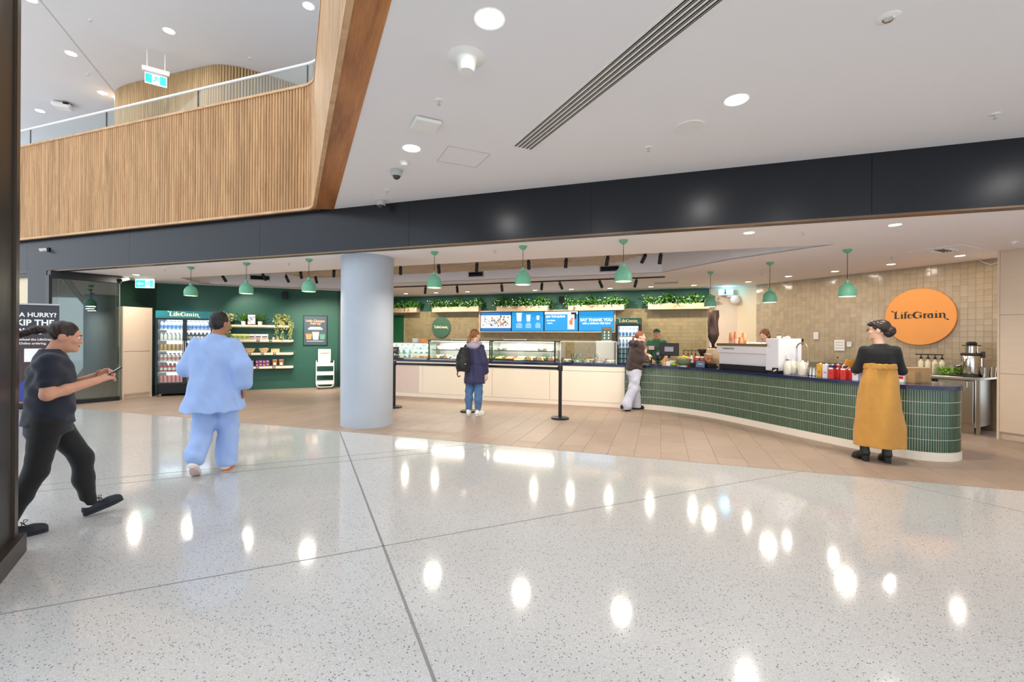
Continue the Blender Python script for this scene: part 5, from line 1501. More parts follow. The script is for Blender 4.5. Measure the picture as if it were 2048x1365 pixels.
# lowest shelf: purple boxes and coffee bags
M['choc'] = pm('purple_wrapper', srgb(96, 60, 130), .35, var=.3, scale=16); M['choc2'] = pm('orange_wrapper_print', srgb(226, 150, 80), .4)
for r_ in range(2):
    for i, px in enumerate((502, 519, 533)):
        o = thing('purple_carton', ('purple and orange carton on the lowest shelf, lower row' if r_ == 0 else 'purple and orange carton on the lowest shelf, upper row'), 'carton', shp(px, 0, .14, r_ * .088), GW.rz, 'purple cartons')
        part('carton', MB().box((0, 0, .043), (.165, .15, .086), bev=.004), M['choc'], o)
        for j in range(2): part('print_patch', MB().box((-.05 + .09 * j, -.0765, .045 + .012 * (j - .5)), (.05, .002, .035), R=Matrix.Rotation(.5, 3, 'Y')), M['choc2'], o)
for i, px in enumerate((550, 563)):
    o = thing('coffee_bag', 'brown coffee bag with a cream patch on the lowest shelf', 'coffee bag', shp(px, 0, .14), GW.rz, 'brown coffee bags')
    part('bag', MB().box((0, 0, .085), (.115, .08, .17), bev=.01), pm('brown_bag_%d' % i, srgb(150, 92, 62), .5), o); part('patch', MB().box((0, -.0415, .07), (.06, .002, .06)), M['paper'], o); part('fold', MB().box((0, 0, .178), (.11, .03, .02)), M['kraft'], o)
o = thing('pink_carton', 'salmon pink carton on the lowest shelf beside the purple cartons', 'carton', shp(484, 0, .13), GW.rz)
part('carton', MB().box((0, 0, .05), (.13, .1, .10), bev=.004), pm('salmon_card', srgb(226, 150, 130), .5), o); part('label_strip', MB().box((0, -.0515, .05), (.1, .002, .03)), M['paper'], o)

# poster
(u0, z0), (u1, z1) = GW.hit(606, 692, .03), GW.hit(655, 632, .03)
o = thing('wall_poster', 'framed dark poster about little changes with three cups', 'poster', GW.P((u0 + u1) / 2, .0, (z0 + z1) / 2), GW.rz)
w_, h_ = u1 - u0, z1 - z0
part('frame', MB().box((0, -.012, 0), (w_, .024, h_), bev=.004), M['black'], o)
part('print', MB().box((0, -.0255, 0), (w_ - .05, .003, h_ - .05)), pm('slate_print', srgb(64, 84, 92), .5), o)
M['ink_peach'] = pm('peach_letter', srgb(244, 170, 140), .6)
text(o, 'Little Changes', (0, -.0285, h_ * .32), .088, M['ink_peach'], .0025); text(o, 'Add Up', (0, -.0285, h_ * .235), .088, M['ink_peach'], .0025)
part('print_rows', MB().box((0, -.0275, h_ * .11), (w_ * .46, .001, .016)).box((0, -.0275, h_ * .075), (w_ * .6, .001, .016)).box((0, -.0275, h_ * .04), (w_ * .58, .001, .016)).box((0, -.0275, -h_ * .35), (w_ * .7, .001, .01)), M['ink_white'], o, kind='stuff')
for cx_, ww, hh, zz, c in ((-.2, .11, .18, -.2, (226, 150, 100)), (.01, .12, .25, -.18, (240, 226, 214)), (.22, .10, .18, -.2, (96, 150, 136))):
    k_ = w_ / .75
    mb = MB(); x_ = cx_ * k_; hw = ww * k_ / 1.15
    zc = zz * h_ + .0
    mb.add([(x_ - hw * .75, -.0278, zc - hh * k_ / 2), (x_ + hw * .75, -.0278, zc - hh * k_ / 2), (x_ + hw, -.0278, zc + hh * k_ / 2), (x_ - hw, -.0278, zc + hh * k_ / 2)], [(0, 1, 2, 3)])
    part('cup_print', mb, pm('cup_print_%d' % int(cx_ * 100 + 50), srgb(*c), .6), o)
    part('lid_print', MB().box((x_, -.0285, zc + hh * k_ / 2), (hw * 2.1, .001, .03)), pm('lid_print_%d' % int(cx_ * 100 + 50), srgb(*[int(q * .78) for q in c]), .6), o)

# white trolley with a notice
tp = gp(650, 779)
o = thing('white_trolley', 'slim white three tier trolley with a notice on top', 'trolley', tp, GW.rz)
tw_ = .46
for s_ in (-1, 1):
    for yy in (.02, .30):
        part('leg', MB().tube([(s_ * (tw_ / 2 - .06), yy, .06), (s_ * (tw_ / 2 - .01), yy, .10), (s_ * tw_ / 2, yy, .16), (s_ * tw_ / 2, yy, .80)], .012, 8), M['white_metal'], o, True)
        part('castor', MB().cyl((s_ * (tw_ / 2 - .06) - .012, yy, .027), (s_ * (tw_ / 2 - .06) + .012, yy, .027), .027, seg=12), M['black'], o)
part('base_bar', MB().tube([(-tw_ / 2 + .06, .02, .06), (tw_ / 2 - .06, .02, .06)], .011, 8), M['white_metal'], o)
for z in (.14, .40, .66):
    part('tray', MB().box((0, .16, z), (tw_ - .02, .30, .012)).box((0, .01, z + .045), (tw_ - .02, .01, .09)).box((0, .31, z + .045), (tw_ - .02, .01, .09)).box((-tw_ / 2 + .015, .16, z + .045), (.01, .29, .09)).box((tw_ / 2 - .015, .16, z + .045), (.01, .29, .09)), M['white_metal'], o)
q = Matrix.Translation(tp) @ Matrix.Rotation(GW.rz, 4, 'Z') @ Vector((-.02, .10, .666))
o = thing('notice_holder', 'white printed notice in a clear holder on the trolley', 'notice', q, GW.rz)
part('sheet', MB().box((0, 0, .24), (.33, .008, .46), R=Matrix.Rotation(-.06, 3, 'X')), M['paper'], o); part('base', MB().box((0, .03, .008), (.3, .1, .016)), M['glass_edge'], o)
part('heading_print', MB().box((0, -.012, .38), (.26, .003, .05), R=Matrix.Rotation(-.06, 3, 'X')), M['grey_plastic'], o)
part('print_rows', MB().box((0, -.007, .31), (.24, .003, .012)).box((0, -.004, .27), (.2, .003, .012)).box((0, -.002, .23), (.22, .003, .012)), M['grey_plastic'], o, kind='stuff')
part('picture_print', MB().box((-.05, .006, .08), (.09, .003, .07)).box((.07, .006, .08), (.09, .003, .07)), M['food_bread'], o, kind='stuff')
q = Matrix.Translation(tp) @ Matrix.Rotation(GW.rz, 4, 'Z') @ Vector((.17, .12, .666))
o = thing('small_box', 'small black box on top of the white trolley', 'box', q, GW.rz); part('carton', MB().box((0, 0, .05), (.08, .08, .10), bev=.005), M['black'], o); part('lid', MB().box((0, 0, .104), (.084, .084, .01)), M['black_gloss'], o)

# pull-up banner by the pier
bp = gp(62, 817)
o = thing('pull_up_banner', 'tall dark pull-up banner about skipping the queue beside the pier', 'banner', bp, .42)
bw, bh = .85, 2.02
part('base', MB().box((0, .0, .05), (bw + .04, .2, .10), bev=.02), M['black'], o)
part('pole', MB().cyl((0, .05, .09), (0, .05, bh + .1), .012, seg=8), M['steel'], o)
part('top_rail', MB().box((0, .0, bh + .1), (bw + .01, .03, .03), bev=.004), M['grey_plastic'], o)
part('banner_sheet', MB().box((0, .0, .1 + bh / 2), (bw, .006, bh)), pm('charcoal_banner', srgb(56, 56, 62), .5, var=.05), o)
part('banner_field', MB().box((0, -.0042, .1 + bh * .42), (bw, .002, bh * .50)), pm('maroon_banner_print', srgb(72, 52, 50), .5, var=.1), o)
y = -.0062
text(o, 'IN A HURRY?', (.02, y, 1.90), .125, M['ink_white'], .003); text(o, 'SKIP THE', (.02, y, 1.74), .165, M['ink_white'], .005); text(o, 'QUEUE!', (.02, y, 1.56), .165, M['ink_white'], .005)
text(o, 'Download the LifeGrain', (.02, y, 1.40), .062, M['ink_white'], .001); text(o, 'Online ordering', (.02, y, 1.32), .062, M['ink_white'], .001)
part('print_block', MB().box((.03, y, 1.08), (.27, .002, .27)), M['ink_white'], o)
mb = MB().ball((.03, y, .70), (.085, .002, .11), 14, 8)
part('face_print', mb, pm('print_skin', srgb(196, 140, 110), .6), o)
part('cap_print', MB().ball((.03, y - .002, .79), (.10, .002, .07), 14, 8), pm('print_mauve', srgb(190, 170, 180), .6), o)
part('apron_print', MB().add([(-.2, y - .001, .14), (.22, y - .001, .14), (.2, y - .001, .52), (.09, y - .001, .62), (-.03, y - .001, .62), (-.17, y - .001, .52)], [(0, 1, 2, 3, 4, 5)]), pm('print_blue', srgb(60, 70, 150), .6), o)
part('footer_print', MB().box((0, y, .13), (bw, .001, .05)), pm('print_tan', srgb(176, 128, 96), .6), o)

# ================================================================== QUEUE BARRIER
pst = [gp(788, 815.5), gp(926, 823.5), gp(1120, 838)]
pst[1] = gp(937, 824)
labs = ['black queue post partly behind the column', 'black queue post behind the woman with the backpack', 'black queue post standing free at the end of the belt']
for k, p in enumerate(pst):
    o = thing('queue_post', labs[k], 'queue post', p, 0, 'black queue posts')
    part('base', MB().lathe([(.165, 0), (.165, .022), (.15, .032), (.04, .036), (.0001, .036)], seg=36), M['black'], o, True)
    part('post', MB().lathe([(.032, .034), (.032, .90)], seg=20), M['black'], o, True)
    part('belt_head', MB().lathe([(.038, .885), (.046, .892), (.046, .985), (.04, .998), (.0001, 1.0)], seg=20), M['black_gloss'], o, True)
for k in range(2):
    a_, b_ = pst[k], pst[k + 1]; d_ = (b_ - a_).normalized(); rz = math.atan2(d_.y, d_.x); L_ = (b_ - a_).length
    o = thing('queue_belt', 'black retractable belt ' + ('between the column side post and the middle post' if k == 0 else 'running to the free end post'), 'belt', (a_ + b_) / 2 + Vector((0, 0, .93)), rz)
    part('webbing', MB().box((0, 0, 0), (L_ - .10, .003, .05)), M['black'], o); part('belt_clip', MB().box((L_ / 2 - .055, 0, 0), (.014, .014, .055)), M['black_gloss'], o)
# ================================================================== COFFEE BAR ITEMS
def bar(px, back, z=ZT):
    """worktop point in the pixel column px, `back` behind the front edge; also the heading along the bar"""
    pth = offs(front, -back); k = ray(px, 730).x
    for p, q in zip(pth[:-1], pth[1:]):
        a_, b_ = p.x - k * p.y, q.x - k * q.y
        if a_ <= 0 <= b_ and p.y < 11:
            t = a_ / (a_ - b_) if a_ != b_ else 0
            w = p + (q - p) * t; d = (q - p).normalized()
            return Vector((w.x, w.y, z)), math.atan2(d.y, d.x)
    return Vector((*pth[-1], z)), 0
def bthing(name, label, cat, px, back, dz=0.0, drz=0.0, group=None):
    p, a = bar(px, back, ZT + dz)
    return thing(name, label, cat, p, a + drz, group)
M['pos_screen'] = glow('customer_screen', (.30, .28, .34), .7)
# --- point of sale
o = bthing('cash_register_screen', 'black point of sale monitor seen from the back', 'monitor', 1338, .42, 0, .25)
part('base', MB().box((0, 0, .012), (.22, .2, .024), bev=.006), M['black'], o); part('stand', MB().box((0, .02, .12), (.05, .05, .2)), M['black'], o)
part('monitor', MB().box((0, 0, .335), (.40, .05, .27), bev=.012, R=Matrix.Rotation(-.12, 3, 'X')), M['black'], o)
cs_ = part('customer_display', MB().box((.0, -.032, .34), (.2, .012, .125), R=Matrix.Rotation(-.12, 3, 'X')), M['black_gloss'], o)
part('lit_display', MB().box((.0, -.039, .34), (.175, .003, .10), R=Matrix.Rotation(-.12, 3, 'X')), M['pos_screen'], cs_)
o = bthing('queue_display', 'small pink lit display on a black post beside the till', 'display', 1303, .30)
part('base', MB().lathe([(.06, 0), (.06, .012), (.0001, .014)], seg=18), M['black'], o); part('post', MB().cyl((0, 0, .01), (0, 0, .32), .014), M['black'], o)
part('head', MB().box((0, 0, .36), (.14, .04, .11), bev=.008), M['black'], o); part('screen', MB().box((0, -.0215, .365), (.12, .003, .085)), glow('pink_screen', srgb(206, 176, 166), .6), o)
o = bthing('card_terminal', 'black card payment terminal on a stand', 'card terminal', 1316, .22)
part('stand', MB().lathe([(.07, 0), (.07, .01), (.02, .02), (.018, .14)], seg=18), M['black'], o, True); part('terminal', MB().box((0, 0, .21), (.085, .045, .19), bev=.01, R=Matrix.Rotation(-.35, 3, 'X')), M['black_gloss'], o)
part('screen', MB().box((0, -.018, .245), (.06, .004, .06), R=Matrix.Rotation(-.35, 3, 'X')), glow('terminal_screen', srgb(120, 126, 150), .7), o)
for i in range(3): part('key_row', MB().box((0, -.004 + .011 * i, .20 - .024 * i), (.06, .004, .012), R=Matrix.Rotation(-.35, 3, 'X')), M['grey_plastic'], o)
o = bthing('tip_jar', 'small yellow pot beside the till', 'pot', 1329, .14); part('pot', MB().lathe([(.035, 0), (.045, .08), (.04, .08), (.032, .006), (.0001, .005)], seg=16), M['food_yellow'], o, True); part('rim', MB().lathe([(.046, .078), (.048, .086), (.042, .086)], seg=16), M['food_yellow'], o, True)
o = bthing('stirrer_holder', 'white holder of wooden stirrers beside the till', 'holder', 1337, .10); part('holder', MB().box((0, 0, .045), (.08, .06, .09), bev=.004), M['ceramic'], o)
for i in range(5): part('stirrer', MB().box((-.028 + .014 * i, 0, .11), (.006, .003, .11), R=Matrix.Rotation(.1 * (i - 2), 3, 'Y')), M['planter'], o)
o = bthing('napkin_box', 'white napkin box with brown side beside the fruit bowl', 'box', 1346, .3); part('box', MB().box((0, 0, .05), (.12, .12, .10), bev=.005), M['ceramic'], o); part('wood_side', MB().box((.062, 0, .05), (.006, .11, .09)), M['food_pastry'], o)
for i, px in enumerate((1345, 1349)):
    o = bthing('green_apple', 'green apple lying beside the fruit bowl', 'apple', px, .10, 0, 0, 'loose green apples'); part('fruit', MB().ball((0, 0, .035), (.036, .036, .035), 14, 10), pm('apple_green_%d' % i, srgb(150, 200, 70), .3), o, True); part('stalk', MB().cyl((0, 0, .065), (.006, 0, .085), .003, seg=6), M['food_dark'], o)
# --- fruit bowl
o = bthing('fruit_bowl', 'large sage green fruit bowl on a pale foot', 'bowl', 1367, .17)
part('bowl', MB().lathe([(.06, .02), (.09, .028), (.135, .085), (.165, .155), (.157, .155), (.125, .085), (.08, .04), (.0001, .034)], seg=32), pm('sage_bowl', srgb(128, 148, 110), .35, var=.06), o, True); part('foot', MB().lathe([(.075, 0), (.07, .02), (.06, .024)], seg=24), M['ceramic'], o, True)
bp_ = o.location.copy()
M['banana'] = pm('banana_skin', srgb(236, 196, 62), .45, var=.06)
for i in range(4):
    b_ = thing('banana', 'yellow banana lying on top of the fruit bowl', 'banana', (bp_.x, bp_.y, bp_.z + .155), o.rotation_euler.z + .12 * i, 'bananas in the fruit bowl')
    pts = [(.12 * math.sin(t) + .01, -.10 + .12 * math.cos(t) * .5 + .032 * i, .016 + .018 * math.cos(t * 1.2)) for t in [-1.1 + 2.2 * j / 9 for j in range(10)]]
    part('fruit', MB().tube(pts, [.006, .012, .016, .018, .019, .019, .018, .016, .012, .006], 8), M['banana'], b_, True); part('stalk', MB().tube([pts[0], (pts[0][0] - .016, pts[0][1], pts[0][2])], .005, 6), M['food_dark'], b_)
# --- black riser with takeaway cups, sign and pastry jar
o = bthing('black_riser', 'low black riser block on the navy worktop', 'riser', 1406, .24); part('block', MB().box((0, 0, .04), (.42, .26, .08), bev=.004), M['black'], o); part('top_mat', MB().box((0, 0, .082), (.40, .24, .004)), M['black_gloss'], o)
pr_, ar_ = o.location.copy(), o.rotation_euler.z
M['cup_orange'] = pm('orange_paper_cup', srgb(226, 120, 70), .55, var=.06)
def on_riser(x, y, dz=.084): return Matrix.Translation(pr_) @ Matrix.Rotation(ar_, 4, 'Z') @ Vector((x, y, dz))
for i, (x, y) in enumerate(((-.13, .02), (-.04, .04))):
    c_ = thing('takeaway_cup', 'orange takeaway cup with white lid on the black riser', 'cup', on_riser(x, y), 0, 'lidded orange cups'); part('cup', MB().lathe([(.03, 0), (.042, .105)], seg=18), M['cup_orange'], c_, True); part('lid', MB().lathe([(.045, .103), (.045, .112), (.04, .114), (.038, .126), (.0001, .126)], seg=18), M['white'], c_, True); part('sleeve_card', MB().box((0, -.042, -.0 + .03), (.05, .004, .05)), M['paper'], c_)
c_ = thing('counter_sign', 'small slate blue sign leaning on the black riser', 'sign', bar(1401, .05)[0], ar_); part('panel', MB().box((0, 0, .075), (.2, .012, .15), R=Matrix.Rotation(-.1, 3, 'X')), M['black'], c_); part('print', MB().box((0, -.0075, .075), (.18, .003, .13), R=Matrix.Rotation(-.1, 3, 'X')), pm('slate_blue', srgb(96, 112, 146), .5), c_); part('print_rows', MB().box((0, -.010, .075), (.09, .002, .01), R=Matrix.Rotation(-.1, 3, 'X')), M['ink_white'], c_)
c_ = thing('pastry_jar', 'clear jar of orange biscuits beside the coffee machine', 'jar', on_riser(.12, .0), ar_); part('jar', MB().lathe([(.085, 0), (.09, .01), (.09, .17), (.08, .18)], seg=24), M['glass'], c_, True)
mb = MB(); rg = random.Random(8)
for _ in range(26): mb.ball((rg.uniform(-.055, .055), rg.uniform(-.055, .055), .02 + rg.uniform(0, .13)), (.028, .022, .02), 8, 6)
part('biscuits', mb, pm('orange_biscuit', srgb(230, 140, 90), .5, var=.2), c_, True, kind='stuff'); part('lid', MB().lathe([(.092, .178), (.092, .19), (.0001, .195)], seg=24), M['planter'], c_)
# --- syrup bottles and small grinder behind
for i, px in enumerate((1367, 1376, 1383, 1391)):
    o = bthing('syrup_bottle', ('clear' if i % 2 == 0 else 'dark') + ' syrup bottle with black pump behind the fruit bowl', 'bottle', px, .55 + .05 * (i % 2), 0, 0, 'syrup bottles'); part('bottle', MB().lathe([(.036, 0), (.038, .006), (.038, .16), (.016, .2), (.014, .23)], seg=16), drink['clear'] if i % 2 == 0 else drink['red'], o, True)
    part('pump', MB().cyl((0, 0, .22), (0, 0, .32), .006, seg=8).lathe([(.016, .225), (.016, .25), (.006, .255)], seg=12), M['black'], o); part('spout', MB().box((.03, 0, .32), (.085, .016, .012)), M['black'], o)
o = bthing('coffee_grinder', 'small black coffee grinder with clear cone hopper', 'grinder', 1404, .55); part('body', MB().box((0, 0, .09), (.13, .17, .18), bev=.02), M['black'], o, True, ang=20); part('collar', MB().cyl((0, 0, .18), (0, 0, .205), .035), M['chrome'], o, True)
part('hopper', MB().lathe([(.03, .2), (.075, .30), (.085, .34), (.085, .345)], seg=20), pm('smoked_hopper', srgb(58, 48, 44), .12), o, True); part('hopper_lid', MB().lathe([(.087, .343), (.087, .352), (.0001, .356)], seg=20), M['black_gloss'], o)
# --- tall grinder with bean bag hopper
o = bthing('coffee_grinder', 'tall coffee grinder topped by a brown bag of beans', 'grinder', 1426, .56); part('body', MB().box((0, 0, .19), (.17, .22, .38), bev=.02), M['planter'], o, True, ang=20); part('dosing_fork', MB().box((0, -.13, .2), (.05, .06, .02)), M['steel'], o)
part('throat', MB().lathe([(.08, .38), (.08, .40), (.03, .42), (.03, .46), (.05, .50)], seg=20), M['black_gloss'], o, True)
part('hopper', MB().lathe([(.04, .48), (.075, .54), (.098, .60), (.10, .66)], seg=20), pm('brown_hopper', srgb(64, 46, 40), .12), o, True)
rgb = random.Random(3); mb = MB(); vs = []; n = 18
for j in range(9):
    for i in range(n):
        t = 2 * PI * i / n; r = .10 + .012 * math.sin(3 * t + j * .9) + rgb.uniform(-.006, .006); vs.append((r * math.cos(t), r * math.sin(t) * .9, .62 + .065 * j))
mb.add(vs, [(j * n + i, j * n + (i + 1) % n, (j + 1) * n + (i + 1) % n, (j + 1) * n + i) for j in range(8) for i in range(n)] + [tuple(8 * n + i for i in range(n))])
part('bean_bag', mb, pm('brown_bean_bag', srgb(92, 66, 50), .3, var=.35, scale=9), o, True)
# --- espresso machine
pA, aA = bar(1434, .12); pB, aB = bar(1534, .12)
em_d = (pB - pA); em_a = math.atan2(em_d.y, em_d.x); Lm = em_d.length
o = thing('espresso_machine', 'wide white espresso machine with its back to the customers', 'coffee machine', (pA + pB) / 2, em_a)
def slab(poly, x0, x1):
    n = len(poly); vs = [(x0, y, z) for y, z in poly] + [(x1, y, z) for y, z in poly]
    return MB().add(vs, [tuple(range(n)), tuple(range(2 * n - 1, n - 1, -1))] + [(i, n + i, n + (i + 1) % n, (i + 1) % n) for i in range(n)])
M['machine'] = pm('white_machine_panel', srgb(226, 226, 232), .28, var=.012)
part('plinth', MB().box((0, .27, .05), (Lm - .06, .5, .10), bev=.005), M['black'], o)
part('lower_body', slab([(.06, .10), (.55, .10), (.55, .31), (.02, .31)], -Lm / 2 + .03, Lm / 2 - .02), M['machine'], o); part('upper_body', slab([(.0, .315), (.56, .315), (.58, .44), (-.012, .44)], -Lm / 2, Lm / 2), M['machine'], o)
part('body_seam', MB().box((0, .28, .3125), (Lm - .03, .54, .006)), M['grey_plastic'], o)
part('cup_rail', MB().box((0, -.01, .462), (Lm, .016, .045)).box((0, .57, .462), (Lm, .016, .045)).box((-Lm / 2 + .008, .28, .462), (.016, .564, .045)).box((Lm / 2 - .008, .28, .462), (.016, .564, .045)), pm('brass_smoked_rail', srgb(132, 112, 72), .2, .3), o)
part('cup_tray', MB().box((0, .28, .445), (Lm - .02, .56, .01)), M['steel'], o)
text(o, 'LA MARZOCCO', (-Lm / 2 + .26, -.0105, .39), .036, M['ink_dark'], .0006)
for i in range(2): part('group_head', MB().cyl((-.25 + .5 * i, .57, .26), (-.25 + .5 * i, .60, .22), .035), M['chrome'], o, True)
em = o
def on_em(x, y, z=.45): return Matrix.Translation(em.location) @ Matrix.Rotation(em_a, 4, 'Z') @ Vector((x, y, z))
M['cup_peach'] = pm('peach_paper_cup', srgb(236, 150, 110), .55, var=.05); M['cup_pink'] = pm('pale_peach_cup', srgb(240, 196, 180), .55)
def stack(loc, n, r0, r1, h, m_, lb, gr):
    """nested paper cups, each its own cup"""
    for i in range(n):
        c_ = thing('paper_cup', lb, 'cup', (loc.x, loc.y, loc.z + i * .02), 0, gr)
        part('cup', MB().lathe([(r0, h), (r1, .0)][::-1], seg=16), m_[i % len(m_)] if isinstance(m_, list) else m_, c_, True); part('cup_base', MB().lathe([(r0 * .98, h - .004), (.0001, h - .004)], seg=16), M['paper'], c_)
stack(on_em(-.34, .16), 8, .028, .04, .095, [M['cup_pink']] * 4 + [M['cup_peach']] * 4, 'upturned peach paper cup in the stack beside the grinder on the machine', 'first stack of peach cups')
stack(on_em(-.22, .14), 9, .028, .04, .095, [M['cup_pink']] * 6 + [M['cup_peach']] * 3, 'upturned peach paper cup in the tallest stack on the machine', 'tallest stack of peach cups')
stack(on_em(-.13, .24), 8, .030, .042, .095, M['cup_peach'], 'upturned orange paper cup in the stack behind the tallest', 'second stack of orange cups')
stack(on_em(-.10, .12), 4, .03, .042, .09, M['cup_peach'], 'upturned orange paper cup in the short stack', 'short stack of orange cups'); stack(on_em(-.01, .16), 2, .028, .038, .075, M['cup_peach'], 'upturned orange paper cup in the lowest stack', 'lowest stack of orange cups')
cupm = None
for i in range(6):
    for j in range(3):
        x, y = .06 + i * .075, .10 + j * .09
        q = on_em(x, y)
        if cupm is None:
            c_ = thing('coffee_cup', 'white upturned coffee cup on the coffee machine', 'cup', q, 0, 'white cups on the machine')
            part('cup', MB().lathe([(.038, 0), (.036, .03), (.028, .052), (.02, .06), (.0001, .06)], seg=16), M['ceramic'], c_, True); part('handle', MB().tube([(.034, 0, .012), (.052, 0, .018), (.052, 0, .036), (.032, 0, .042)], .005, 6), M['ceramic'], c_, True); cupm = c_
        else:
            c_ = copy_tree(cupm); c_.location = q; c_.rotation_euler = (0, 0, i * 1.3 + j)
# --- white milk dispenser tower
pC, aC = bar(1563, .36)
o = thing('milk_cooler', 'tall white box shaped milk cooler beside the espresso machine', 'milk cooler', pC, aC + .05)
part('cabinet', MB().box((0, .05, .31), (.24, .56, .54), bev=.008), M['machine'], o); part('plinth', MB().box((0, .05, .02), (.21, .52, .04)), M['black'], o); part('badge', MB().box((-.05, -.233, .45), (.008, .003, .05)), M['grey_plastic'], o); part('notice', MB().box((.122, .15, .50), (.004, .13, .11)), M['paper'], o)
part('rear_panel', MB().box((.12, .34, .53), (.02, .04, .1)), M['black'], o)
pc_ = o.location.copy(); ac_ = o.rotation_euler.z
q = Matrix.Translation(pc_) @ Matrix.Rotation(ac_, 4, 'Z') @ Vector((-.05, .0, .58)); c_ = thing('glass_jar', 'small jar with dark lid on the milk cooler', 'jar', q); part('jar', MB().lathe([(.035, 0), (.035, .05)], seg=14), M['ceramic'], c_, True); part('lid', MB().lathe([(.036, .05), (.036, .065), (.0001, .066)], seg=14), M['food_dark'], c_)
q = Matrix.Translation(pc_) @ Matrix.Rotation(ac_, 4, 'Z') @ Vector((.05, .05, .58)); c_ = thing('cleaning_cloth', 'crumpled cream cloth on top of the milk cooler', 'cloth', q); part('cloth', MB().ball((0, 0, .012), (.07, .05, .02), 10, 6).ball((.03, .01, .025), (.03, .03, .02), 8, 5), M['food_cream'], c_, True)
q = bar(1550, .1)[0]; c_ = thing('drink_coaster', 'small dark card with white print at the foot of the cooler', 'card', q, aC); part('card', MB().box((0, 0, .05), (.11, .01, .09), R=Matrix.Rotation(-.2, 3, 'X')), M['black'], c_); part('print', MB().box((0, -.007, .05), (.07, .002, .02), R=Matrix.Rotation(-.5, 3, 'Y')), M['paper'], c_)
# --- milk jugs
M['milk_jug'] = pm('milky_plastic', srgb(240, 234, 216), .35, var=.02)
def jug(px, back, cap, lb):
    o = bthing('milk_jug', lb, 'milk jug', px, back, 0, 0, 'milk jugs')
    part('jug', MB().lathe([(.05, 0), (.058, .012), (.058, .14), (.05, .18), (.024, .215), (.02, .225)], seg=20).xform(Matrix.Diagonal((1.0, .9, 1, 1))), M['milk_jug'], o, True); part('cap', MB().lathe([(.023, .222), (.023, .24), (.0001, .241)], seg=14), cap, o)
    part('handle', MB().tube([(.02, .02, .205), (.062, .02, .19), (.066, .02, .12), (.055, .02, .10)], .011, 8), M['milk_jug'], o, True)
jug(1575, .20, pm('blue_milk_cap', srgb(70, 70, 150), .4), 'milk jug with a blue cap beside the cooler'); jug(1585, .30, M['milk_jug'], 'milk jug with a plain cap behind the blue capped jug'); jug(1604, .22, M['milk_jug'], 'milk jug with a plain cap right of the tap')
# --- tap with spring hose
o = bthing('spring_tap', 'tall steel tap with sprung hose behind the milk jugs', 'tap', 1593, .36)
part('column', MB().lathe([(.03, 0), (.03, .01), (.014, .015), (.014, .42)], seg=14), M['chrome'], o, True)
arc_ = [(.0 + .09 * (1 - math.cos(t)), 0, .42 + .09 * math.sin(t)) for t in [PI * i / 12 for i in range(13)]] + [(.185, .0, .38), (.19, 0, .3), (.192, 0, .22)]
part('hose', MB().tube(arc_, .011, 8), pm('olive_hose', srgb(150, 136, 100), .4, .3), o, True); part('spray_head', MB().cyl((.192, 0, .22), (.192, 0, .15), .016), M['chrome'], o, True); part('lever', MB().box((0, -.03, .1), (.012, .07, .012)), M['chrome'], o)
# --- cartons
def carton(px, back, base, top, lb, grp, dz=.2, w=.072, oval=True):
    o = bthing('drink_carton', lb, 'carton', px, back, 0, 0, grp)
    part('carton', MB().box((0, 0, dz * .37), (w, w, dz * .74), bev=.002), base, o); part('carton_top', MB().box((0, 0, dz * .86), (w, w, dz * .24), bev=.002), top, o); part('cap', MB().lathe([(.014, dz * .98), (.014, dz + .012), (.0001, dz + .012)], seg=12), M['white'], o)
    if oval: part('print_patch', MB().box((0, -w / 2 - .001, dz * .74), (w * .8, .002, .022)), M['paper'], o); part('print_spot', MB().box((.0, -w / 2 - .001, dz * .4), (.02, .002, .008)), M['navy'], o)
    else: part('print_spot', MB().box((0, -w / 2 - .001, dz * .4), (w * .5, .002, .012)), pm('red_print_%d' % px, srgb(190, 60, 60), .5), o)
cr_, cn, cw_, cy_ = pm('red_carton', srgb(206, 52, 48), .4, var=.04), pm('navy_carton', srgb(44, 38, 80), .4), pm('white_carton', srgb(222, 222, 232), .4), pm('yellow_carton', srgb(222, 168, 52), .4)
carton(1641, .20, cy_, cy_, 'yellow drink carton beside the milk jugs', 'drink cartons on the bar', oval=False); carton(1653, .14, cw_, cw_, 'white drink carton beside the yellow carton', 'drink cartons on the bar', oval=False)
carton(1665, .10, cr_, cn, 'red drink carton with navy top beside the white carton', 'drink cartons on the bar'); carton(1676, .17, cr_, cr_, 'plain red drink carton between two navy topped cartons', 'drink cartons on the bar'); carton(1689, .09, cr_, cn, 'red drink carton with navy top beside the plain red carton', 'drink cartons on the bar')
carton(1701, .15, cr_, cr_, 'plain red drink carton beside a white and blue carton', 'drink cartons on the bar'); carton(1713, .10, cw_, cw_, 'white drink carton with a small red print beside the woman in black', 'drink cartons on the bar', oval=False); carton(1724, .12, pm('blue_carton_base2', srgb(112, 150, 206), .4), cw_, 'white and blue drink carton hidden by the woman in black', 'drink cartons on the bar', oval=False)
for i, px in enumerate((1622, 1629)):
    o = bthing('milk_pitcher', 'steel milk pitcher on the bar beside the yellow carton', 'pitcher', px, .34, 0, 0, 'steel milk pitchers'); part('pitcher', MB().lathe([(.045, 0), (.05, .006), (.044, .08), (.046, .12), (.042, .12), (.04, .08), (.0001, .01)], seg=18), M['chrome'], o, True); part('handle', MB().tube([(.044, 0, .1), (.075, 0, .095), (.075, 0, .04), (.048, 0, .03)], .006, 6), M['chrome'], o, True)
